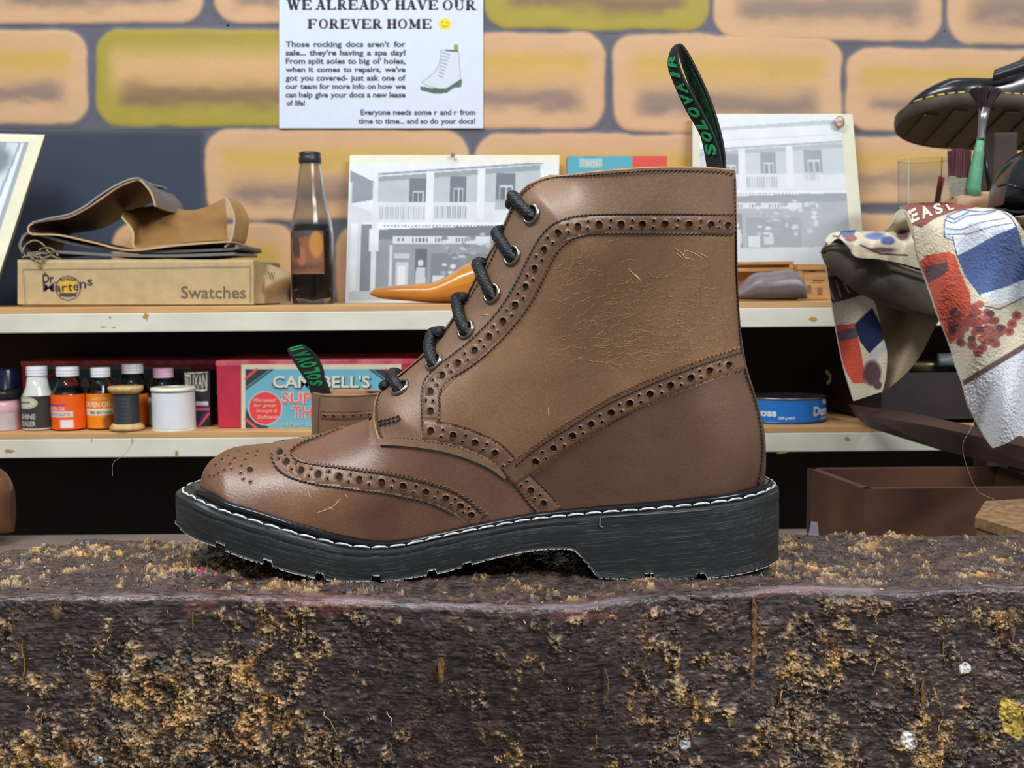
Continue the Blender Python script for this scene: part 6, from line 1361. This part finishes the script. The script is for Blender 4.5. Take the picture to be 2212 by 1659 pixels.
for k in range(90):
    u = k/89; w_ = random.uniform(-.003, .003); mb.tube([P(2120+14*u, 238, Yq+w_), P(2108+37*u+random.uniform(-1, 1), 218, Yq+w_*1.4), P(2091+74*u, 196-10*math.sin(u*3.14)+random.uniform(-3, 3), Yq+w_*1.8)], [.0010, .0009, .0004], 4)
mb.build('bristles', mat('dark_plum_bristle', (52, 32, 40), .6, var=.3), fb, kind='stuff')
pb = thing('paint_brush', 'wide flat brush with plum bristles and silver ferrule beside the clear tumbler', 'brush', P(2072, 425, Yq+.02))
mb = MB(); mb.hexa([P(2052, 426, 1.112), P(2092, 426, 1.112), P(2094, 384, 1.112), P(2050, 380, 1.112), P(2052, 426, 1.124), P(2092, 426, 1.124), P(2094, 384, 1.124), P(2050, 380, 1.124)]); fr_o = mb.build('ferrule', mat('dull_tin', (150, 146, 132), .4, .7, var=.25, scale=200, stretch=(1, 1, 6)), pb)
mb = MB()
for k in range(120):
    u = random.random(); d = random.uniform(0, .011); mb.tube([P(2051+42*u, 384, 1.1125+d), P(2048+49*u+random.uniform(-1, 1), 326+4*random.random()-6*math.sin(u*3), 1.1125+d*1.1)], [.0015, .0008], 4)
mb.build('bristles', mat('plum_bristle', (84, 44, 56), .6, var=.3), pb, kind='stuff')
mb = MB(); mb.tube([P(2140, 425, 1.12), P(2132, 370, 1.12), P(2126, 330, 1.12)], [.0028, .0024, .0018], 10); tag(mb.build('thin_tool', mat('black_handle', (34, 32, 38), .3), smooth=True), 'thin black pointed tool standing right of the green-handled brush', 'tool')
Yj = 1.44; x_ = X_(1990, 640, Yj); s_ = Yj/F; z = lambda py: zpx(py, 1990, Yj)
tj = thing('glass_tumbler', 'tall clear faceted tumbler standing behind the towel', 'tumbler', (x_, Yj, ZU)); mb = MB(); mb.lathe([(0, ZU+.0006), (50*s_, ZU+.0006), (57*s_, z(347)), (54*s_, z(346)), (47*s_, ZU+.006), (0, ZU+.006)], x_, Yj, 10); mb.build('tumbler_glass', glassmat('clear_tumbler_glass', (240, 244, 244), .05), tj)
mb = MB(); mb.hexa([P(2018, 436, 1.44), P(2029, 436, 1.44), P(2040, 384, 1.44), P(2027, 380, 1.44), P(2018, 436, 1.446), P(2029, 436, 1.446), P(2040, 384, 1.446), P(2027, 380, 1.446)]); mb.hexa([P(1996, 600, 1.44), P(2006, 600, 1.44), P(2029, 436, 1.44), P(2018, 436, 1.44), P(1996, 600, 1.446), P(2006, 600, 1.446), P(2029, 436, 1.446), P(2018, 436, 1.446)])
tag(mb.build('red_stick', mat('red_plastic', (196, 66, 50), .4)), 'flat red stick standing inside the clear tumbler', 'stick')
# shoe stand: posts and slanting arm
st = thing('shoe_stand', 'dark wooden shoe stand with a broad slanting maroon arm at the right', 'stand', P(2200, 640, 1.2))
a = P(2138, 288, 1.16); b = P(2180, 640, 1.16); mb = MB(); mb.box((a[0], 1.15, ZB), (b[0], 1.18, a[2]), bev=.002); mb.build('post', M_dkw, st)
mb = MB(); q1 = [P(1880, 925, 1.30), P(2030, 972, 1.10), P(2300, 1035, .90)]; q0 = [P(1862, 896, 1.30), P(2020, 922, 1.10), P(2300, 985, .90)]
for i in range(2):
    A_, B_, C1, D1 = q0[i], q0[i+1], q1[i+1], q1[i]; up = np.array([.02, .12, .0]); mb.hexa([A_, B_, C1, D1, A_+up, B_+up, C1+up, D1+up])
mb.build('slanting_arm', mat('maroon_iron', (72, 50, 46), .5, var=.2, scale=20), st)
a = P(2156, 474, 1.02); mb = MB(); mb.box((a[0], .98, a[2]-.009), (a[0]+.2, 1.06, a[2]), bev=.002); mb.build('rest_plate', M_dkw, st); mb = MB(); mb.box((a[0]+.10, 1.0, ZB), (a[0]+.14, 1.04, a[2]-.009), bev=.003); mb.build('side_post', M_dkw, st)
# inverted dark shoe that carries the towel
sh2 = thing('old_shoe', 'old dark shoe with worn olive-brown sole lying under the hanging towel', 'shoe', P(1900, 620, .98))
mb = MB(); top_c = interp_path([(1776, 540), (1786, 528), (1810, 527), (1850, 540), (1900, 558), (1960, 578), (2030, 600), (2120, 630)], 6); bot_c = interp_path([(1774, 552), (1786, 576), (1815, 604), (1850, 630), (1900, 654), (1950, 672), (2010, 690), (2120, 712)], 6)
k = 60; q = np.linspace(0, 1, k)
Tq = np.stack([np.interp(q, np.linspace(0, 1, len(top_c)), top_c[:, c]) for c in (0, 1)], 1); Bq = np.stack([np.interp(q, np.linspace(0, 1, len(bot_c)), bot_c[:, c]) for c in (0, 1)], 1)
G_ = []
for i in range(k):
    w_ = .045*min(1, math.sqrt(i/(k*.35)+.02)); row = []
    for (m_, d) in ((0, .012), (.03, .003), (.10, 0), (.5, -.004), (.88, -.001), (.97, .004), (1, .012), (.9, w_), (.4, w_*1.15), (.05, w_), (0, .012)):
        a = Tq[i]*(1-m_)+Bq[i]*m_; row.append(P(a[0], a[1], .955+.04*(1-math.sqrt(min(1, i/14)))+d))
    G_.append(row)
mb.grid(np.array(G_)); mb.build('sole', M_ol, sh2, smooth=True)
mb = MB(); G_ = []
tc2 = interp_path([(1780, 530), (1790, 512), (1815, 500), (1860, 498), (1920, 500), (1970, 505), (2040, 520), (2110, 540)], 6); Cq = np.stack([np.interp(q, np.linspace(0, 1, len(tc2)), tc2[:, c]) for c in (0, 1)], 1)
for i in range(k):
    row = []
    for (m_, d) in ((0, .006), (.3, -.004), (.7, -.006), (1, .0), (1, .05), (.5, .07), (0, .06)):
        a = Tq[i]*(1-m_)+Cq[i]*m_; row.append(P(a[0], a[1]+4, .965+.04*(1-math.sqrt(min(1, i/14)))+d))
    G_.append(row)
mb.grid(np.array(G_)); mb.build('upper', mat('dark_worn_leather', (40, 36, 36), .35, var=.3), sh2, smooth=True)
mb = MB(); mb.tube([P(a, b, .949+.03*(1-min(1, i/8))) for i, (a, b) in enumerate(interp_path([(1776, 546), (1784, 532), (1812, 529), (1850, 542), (1900, 560), (1960, 580), (2030, 602)], 8))], .0016, 6); mb.build('sole_rim', mat('grey_worn_rim', (112, 104, 88), .6, var=.2), sh2, smooth=True)
# towel
M_tow = colmat('terry_cloth', rough=.95, bump=1.0, bscale=700, var=.16, vscale=900, sheen=.15, spec=.1, dist=.0008)
def ruled(left, right, nu, nv, Yf, colf, mbx, thick=.003):
    l = interp_path(left, 2); r = interp_path(right, 2); qv = np.linspace(0, 1, nv); g_ = lambda c: np.stack([np.interp(qv, np.linspace(0, 1, len(c)), c[:, k]) for k in (0, 1)], 1)
    l = g_(l); r = g_(r); u = np.linspace(0, 1, nu)[None, :, None]; PP = l[:, None]*(1-u)+r[:, None]*u; Xp, Yp = PP[..., 0], PP[..., 1]
    V = Pv(Xp, Yp, Yf(Xp, Yp)); C_ = colf(Xp, Yp); mbx.grid(V, 0, C_); Vb = V+np.array([0, thick, 0]); mbx.grid(Vb[::-1], 0, (C_*.0+lin((186, 172, 150)))[::-1])
    for e in ((V[0], Vb[0]), (Vb[-1], V[-1]), (Vb[:, 0], V[:, 0]), (V[:, -1], Vb[:, -1])): mbx.grid(np.array(e), 0, lin((200, 192, 176)))
    return V
CREAM = (204, 195, 172); BRK = (132, 74, 66)
rb_ = random.Random(9)
berries = []
for k in range(70):
    a = rb_.uniform(0, 6.28); r_ = rb_.uniform(0, 1)**.6; cx_, cy_ = 2108+62*r_*math.cos(a), 702+48*r_*math.sin(a); berries.append(('ell', (cx_, cy_, 9, 8), rb_.choice([(158, 84, 78), (132, 72, 70), (96, 66, 72), (170, 98, 90)]), .15))
for cx_, cy_ in [(2112, 762), (2122, 752), (2150, 742), (2186, 700), (2180, 716), (2196, 682), (2142, 735), (2100, 746)]: berries.append(('ell', (cx_, cy_, 11, 10), (158, 88, 80), .15)); berries.append(('ell', (cx_, cy_, 5, 4), (110, 70, 70), .2))
blue = (62, 82, 130)
R_sh = [('poly', [(1900, 400), (1992, 400), (2110, 430), (2106, 449), (2062, 456), (2024, 470), (1990, 492), (1974, 488), (1950, 460)], BRK),
        ('poly', [(2040, 482), (2046, 466), (2080, 453), (2140, 452), (2180, 468), (2192, 484), (2204, 520), (2230, 560), (2230, 640), (2150, 660), (2118, 636), (2090, 600), (2070, 556), (2058, 520), (2042, 512)], (214, 220, 228)),
        ('line', [(2058, 520), (2040, 512), (2040, 482), (2046, 466), (2080, 453), (2120, 458), (2160, 452), (2182, 468), (2194, 486), (2206, 522)], 2.6, blue), ('line', [(2042, 476), (2060, 482), (2090, 466), (2130, 462), (2150, 456)], 2.6, blue), ('line', [(2044, 494), (2075, 496), (2120, 480), (2170, 472)], 2.2, blue), ('line', [(2046, 506), (2090, 506), (2140, 490), (2186, 482)], 2.2, blue), ('line', [(2046, 468), (2062, 474), (2092, 458)], 4, (90, 112, 160)),
        ('line', [(2058, 512), (2066, 548), (2086, 596), (2118, 638)], 2.6, blue),
        ('poly', [(2068, 552), (2100, 536), (2150, 508), (2194, 490), (2208, 528), (2240, 560), (2240, 590), (2180, 618), (2118, 636), (2092, 606)], (80, 98, 142)), ('line', [(2120, 660), (2160, 668), (2212, 642), (2240, 630)], 3, blue),
        ('poly', [(1985, 566), (2000, 552), (2050, 543), (2064, 552), (2072, 580), (2096, 636), (2100, 684), (2086, 716), (2050, 745), (2030, 700), (1998, 600)], (198, 92, 72)), ('poly', [(1996, 582), (2000, 572), (2044, 560), (2050, 578), (2040, 592), (2006, 612)], (98, 78, 84)), ('line', [(1993, 566), (2010, 554), (2052, 548), (2058, 556), (2050, 562), (2002, 574)], 3, (212, 92, 70))]+berries
R_sh += [('poly', [(2040, 850), (2081, 828), (2215, 744), (2300, 690), (2300, 1100), (2040, 1100)], (202, 206, 212)), ('line', [(2074, 832), (2215, 747), (2300, 694)], 12, (104, 82, 82)), ('line', [(2120, 922), (2190, 900), (2260, 880)], 2, (190, 195, 200))]
tw = thing('towel', 'cream terry towel printed with blue jug, orange cup and berries, draped at the right', 'towel', P(2060, 460, .86))
YR = lambda X, Y: .835+.00035*(np.asarray(Y, float)-450)*0+.045*np.exp(-((np.asarray(Y, float)-440)/26)**2)+.012*np.sin((np.asarray(X, float)-.35*np.asarray(Y, float))/34)*sstep(460, 700, np.asarray(Y, float))+.006*np.sin(np.asarray(X, float)/17+np.asarray(Y, float)/60)
mb = MB()
Lr = [(1943, 448), (1958, 456), (1972, 483), (1981, 545), (1992, 581), (2008, 624), (2026, 678), (2052, 743), (2066, 790), (2081, 830), (2095, 881), (2124, 935), (2146, 968)]
# right flap: clip the ruled patch along the curved shoulder
l = interp_path(Lr, 2); topc = interp_path([(1943, 448), (1965, 442), (1994, 438), (2048, 438), (2102, 447), (2146, 451), (2175, 458), (2193, 472), (2212, 498), (2240, 530), (2290, 600)], 2); botc = interp_path([(2146, 968), (2175, 957), (2212, 935), (2290, 900)], 2); rgt = interp_path([(2290, 600), (2292, 750), (2290, 900)], 2)
def rs(c, k): q = np.linspace(0, 1, k); return np.stack([np.interp(q, np.linspace(0, 1, len(c)), c[:, d]) for d in (0, 1)], 1)
nu, nv = 210, 300; T_, B_, L_, R_ = rs(topc, nu), rs(botc, nu), rs(l, nv), rs(rgt, nv); u = np.linspace(0, 1, nu)[None, :, None]; v = np.linspace(0, 1, nv)[:, None, None]
PP = (1-v)*T_[None]+v*B_[None]+(1-u)*L_[:, None]+u*R_[:, None]-((1-u)*(1-v)*T_[0]+u*(1-v)*T_[-1]+(1-u)*v*B_[0]+u*v*B_[-1])
V = Pv(PP[..., 0], PP[..., 1], YR(PP[..., 0], PP[..., 1])); V[..., 1] += (fbm(PP[..., 0]/3.4, PP[..., 1]/3.0, 2, 3)-.5)*.0016
C_ = paint(PP[..., 0], PP[..., 1], CREAM, R_sh); mb.grid(V, 0, C_); Vb = V+np.array([0, .0035, 0]); mb.grid(Vb[::-1], 0, lin((200, 190, 168)))
for e in ((V[0], Vb[0]), (Vb[-1], V[-1]), (Vb[:, 0], V[:, 0]), (V[:, -1], Vb[:, -1])): mb.grid(np.array(e), 0, lin((212, 208, 196)))
mb.build('front_fold', M_tow, tw, smooth=True, usecol=True)
mb = MB(); tmR = lambda X, Y: P(X, Y, float(YR(X, Y))-.0022)
def slant(s, x0, y0, x1, y1, dx, dy): # letters that follow the slanting band
    V_, F_ = text_geo(s, .035); lo = V_.min(0); hi = V_.max(0); Un = (V_-lo)/(hi-lo); mb.add([tmR(x0+(x1-x0)*a+dx*(1-b), y1-(y1-y0)*b-dy*a) for a, b in Un], F_)
slant('E', 1960, 456, 1978, 482, 9, 8); slant('A', 1984, 449, 2006, 473, 9, 8); slant('S', 2014, 443, 2030, 464, 9, 6); slant('L', 2042, 442, 2054, 455, 8, 4)
mb.build('towel_lettering', mat('cream_terry_letters', (214, 206, 190), .95, bump=.8, bscale=700), tw)
mb = MB()
L_sh = [('rect', (1770, 560, 1900, 655), (206, 196, 176)), ('poly', [(1780, 596), (1830, 596), (1868, 636), (1800, 655), (1784, 640)], (92, 62, 64)), ('line', [(1790, 620), (1800, 645)], 4, (190, 170, 158)), ('line', [(1806, 606), (1816, 640)], 4, (190, 170, 158)), ('line', [(1822, 612), (1834, 632)], 4, (190, 170, 158)), ('rect', (1780, 545, 1815, 575), (120, 140, 176)),
        ('poly', [(1796, 704), (1846, 698), (1850, 712), (1800, 716)], (196, 84, 72)), ('poly', [(1804, 716), (1850, 708), (1854, 730), (1810, 738)], (92, 80, 86)), ('poly', [(1808, 738), (1854, 730), (1862, 770), (1870, 828), (1842, 828), (1826, 800)], (196, 84, 66)), ('poly', [(1846, 700), (1884, 664), (1902, 700), (1910, 732), (1878, 764), (1858, 738)], (30, 42, 78)),
        ('poly', [(1876, 768), (1912, 736), (1918, 750), (1890, 786)], (176, 176, 178)), ('ell', (1884, 806, 20, 28), (92, 64, 68), .2), ('ell', (1896, 832, 9, 10), (100, 70, 70), .2)]
YL = lambda X, Y: .99+.010*np.sin(np.asarray(X, float)/22)+.0*np.asarray(Y, float)
ruled([(1781, 540), (1787, 590), (1796, 650), (1808, 720), (1822, 790), (1838, 845), (1845, 866)], [(1812, 560), (1858, 618), (1888, 650), (1906, 720), (1916, 760), (1914, 810), (1906, 846)], 90, 170, YL, lambda X, Y: paint(X, Y, CREAM, L_sh), mb)
mb.build('left_fold', M_tow, tw, smooth=True, usecol=True)
mb = MB(); ruled([(1880, 640), (1895, 690), (1908, 740), (1908, 800), (1904, 848)], [(2030, 690), (2012, 722), (1990, 765), (1958, 806), (1906, 850)], 60, 90, lambda X, Y: 1.0+.012*np.sin(np.asarray(X, float)/18+np.asarray(Y, float)/50), lambda X, Y: paint(X, Y, (150, 134, 110), []), mb)
mb.build('reverse_side', M_tow, tw, smooth=True, usecol=True)
mb = MB(); M_sh = [('poly', [(1810, 496), (1850, 492), (1845, 510), (1822, 514)], (96, 112, 160)), ('ell', (1838, 515, 14, 7), (150, 96, 90), .2), ('ell', (1890, 510, 22, 8), (104, 120, 168), .3), ('ell', (1918, 520, 16, 10), (74, 84, 130), .3), ('ell', (1905, 540, 30, 6), (110, 76, 80), .4), ('ell', (1950, 508, 14, 12), (112, 78, 80), .3), ('line', [(1860, 530), (1900, 548), (1960, 552)], 4, (84, 60, 70)), ('line', [(1820, 500), (1812, 512), (1800, 510)], 4, (120, 90, 90))]
ruled([(1783, 520), (1800, 503), (1850, 497), (1900, 500), (1925, 486), (1936, 462), (1950, 449)], [(1790, 530), (1812, 515), (1836, 536), (1850, 555), (1900, 560), (1950, 570), (1994, 582)], 50, 150, lambda X, Y: .935+.02*np.exp(-((np.asarray(Y, float)-500)/14)**2)+.006*np.sin(np.asarray(X, float)/11), lambda X, Y: paint(X, Y, CREAM, M_sh), mb)
mb.build('bunched_fold', M_tow, tw, smooth=True, usecol=True)
# dark wooden tray/box behind the towel (lower shelf, right)
def wbox(name, label, cat, A, B, C_, top_drop, floor_z, th_, m_, inner=None):
    """open box from the top corners A (back-left), B (near corner), C_ (right)"""
    o = thing(name, label, cat, ((A[0]+C_[0])/2, (A[1]+B[1])/2, floor_z)); D = A+(C_-B)
    def wall_(p, q, nm):
        d = q-p; n_ = np.array([-d[1], d[0], 0.0]); n_ /= np.linalg.norm(n_); cen_ = (A+B+C_+D)/4
        if (cen_-(p+q)/2)@n_ < 0: n_ = -n_
        mb = MB(); pz = p.copy(); qz = q.copy(); pz[2] = floor_z; qz[2] = floor_z; mb.hexa([p, q, qz, pz, p+n_*th_, q+n_*th_, qz+n_*th_, pz+n_*th_]); w_ = mb.build(nm, m_, o)
    wall_(A, B, 'side_panel'); wall_(B, C_, 'front_panel'); wall_(C_, D, 'side_panel'); wall_(D, A, 'back_panel')
    mb = MB(); mb.hexa([np.array([p[0], p[1], floor_z+.004]) for p in (A, B, C_, D)]+[np.array([p[0], p[1], floor_z]) for p in (A, B, C_, D)]); mb.build('bottom_panel', m_, o)
    return o
M_blk2 = mat('black_brown_box', (50, 40, 42), .5, var=.3, scale=20, c2=(40, 34, 38))
zt2 = zpx(806, 1905, 1.385); A = P(1760, 778, 1.57); A[2] = zt2; B = P(1905, 806, 1.385); B[2] = zt2; Cc = P(2290, 800, 1.385); Cc[2] = zt2
tbx = wbox('storage_box', 'black-brown wooden box full of tools behind the towel on the lower shelf', 'box', A, B, Cc, 0, ZL+.001, .006, M_blk2)
g = MB(); c = P(1790, 816, 1.31); g.tube([P(1787, 802, 1.533), P(1796, 812, 1.522), P(1795, 822, 1.522), P(1789, 828, 1.53)], .003, 6); g.build('white_scrape', mat('white_paint_mark', (196, 206, 190), .6), tbx)
m_ = MB(); m_.lathe([(0, zt2-.004), (.030, zt2-.004), (.032, zt2+.004), (.034, zt2+.008), (.03, zt2+.010), (0, zt2+.010)], X_(1998, 770, 1.46), 1.46, 32); tag(m_.build('jar_lid', mat('brass_lid', (150, 148, 112), .35, .6), smooth=True), 'dull brass round lid lying on the black-brown box', 'lid')
m_ = MB(); m_.tube([P(2026, 778, 1.42), P(2110, 776, 1.42)], .009, 14); tag(m_.build('metal_rod', mat('white_metal_rod', (190, 200, 214), .2, .5), smooth=True), 'pale metal rod poking out from behind the towel', 'rod')
# brown open drawer on the bench
M_drw = mat('worn_mahogany', (92, 62, 48), .45, var=.3, scale=18, stretch=(.4, 1, 1), bump=.2, bscale=120, c2=(66, 42, 36))
zt3 = zpx(1056, 1868, .92); A = P(1744, 1012, 1.03); A[2] = zt3; B = P(1868, 1057, .92); B[2] = zt3; Cc = P(2330, 1050, .92); Cc[2] = zt3
dr = wbox('drawer', 'open brown wooden drawer standing on the bench behind the right end of the block', 'drawer', A, B, Cc, 0, ZB+.001, .007, M_drw)
# lid plank inside at the right
mb = MB(); 
tp4 = [P(2106, 1117, .80), P(2128, 1104, .86), P(2330, 1098, .88), P(2330, 1190, .70)]; zc_ = tp4[0][2]
for q in tp4: q[2] = zc_
d1 = np.array([0, 0, -.0075]); mb.hexa(tp4+[q+d1 for q in tp4]); c4 = sum(tp4)/4; t5 = [c4+(q-c4)*.96+d1 for q in tp4]; t6 = [q.copy() for q in t5]
for q in t6: q[2] = ZB
mb.hexa(t5+t6)
ws = mb.build('wood_offcut', mat('rough_cork_wood', (150, 116, 78), .8, var=.35, scale=160, bump=.8, bscale=500, c2=(110, 84, 60))); tag(ws, 'rough stepped offcut of brown wood lying at the right edge behind the block', 'wood offcut')
# grey wedge
mb = MB(); mb.hexa([P(1712, 1168, .80), P(1794, 1168, .80), P(1766, 1128, .80), P(1752, 1126, .80), P(1712, 1168, .83), P(1794, 1168, .83), P(1766, 1128, .83), P(1752, 1126, .83)]); wd = mb.build('tool_head', mat('pale_steel', (160, 162, 176), .35, .5)); tag(wd, 'pale grey pointed metal tool head between the boot heel and the drawer', 'tool')
for v in wd.data.vertices:
    if v.co.z < P(1750, 1160, .8)[2]: v.co.z = ZB
# brown shoe toe at the left edge
bs = thing('brown_shoe', 'rounded tan brown shoe toe poking in at the left edge on the bench', 'shoe', P(-60, 1150, 1.12))
loft('upper', [(-160, 985), (-90, 975), (-20, 1010), (5, 1030), (22, 1055), (30, 1085), (33, 1110), (31, 1135), (24, 1148)], [(-160, 1150), (-80, 1152), (0, 1152), (24, 1149)], lambda u: .042*math.sqrt(max(.02, 1-u**4)), 1.12, mat('tan_shoe_leather', (120, 78, 54), .35, var=.2, scale=20, c2=(76, 54, 42)), bs)
# stray hairs
mb = MB()
for pts, Yh_ in [([(2110, 900), (2095, 930), (2080, 960), (2086, 1000), (2112, 1060), (2150, 1082), (2130, 1104)], .75), ([(2170, 1100), (2190, 1092), (2212, 1094)], .70), ([(1676, 1162), (1710, 1156), (1740, 1152), (1784, 1162)], .60), ([(292, 948), (270, 980), (245, 1000), (243, 1028)], .66)]:
    pp = interp_path(pts, 5); mb.tube([P(a, b, Yh_) for a, b in pp], .00010, 4)
o = mb.build('loose_hair', mat('grey_hair', (170, 164, 160), .5)); tag(o, 'fine loose hairs and threads drifting off the bench', 'hair', kind='stuff')
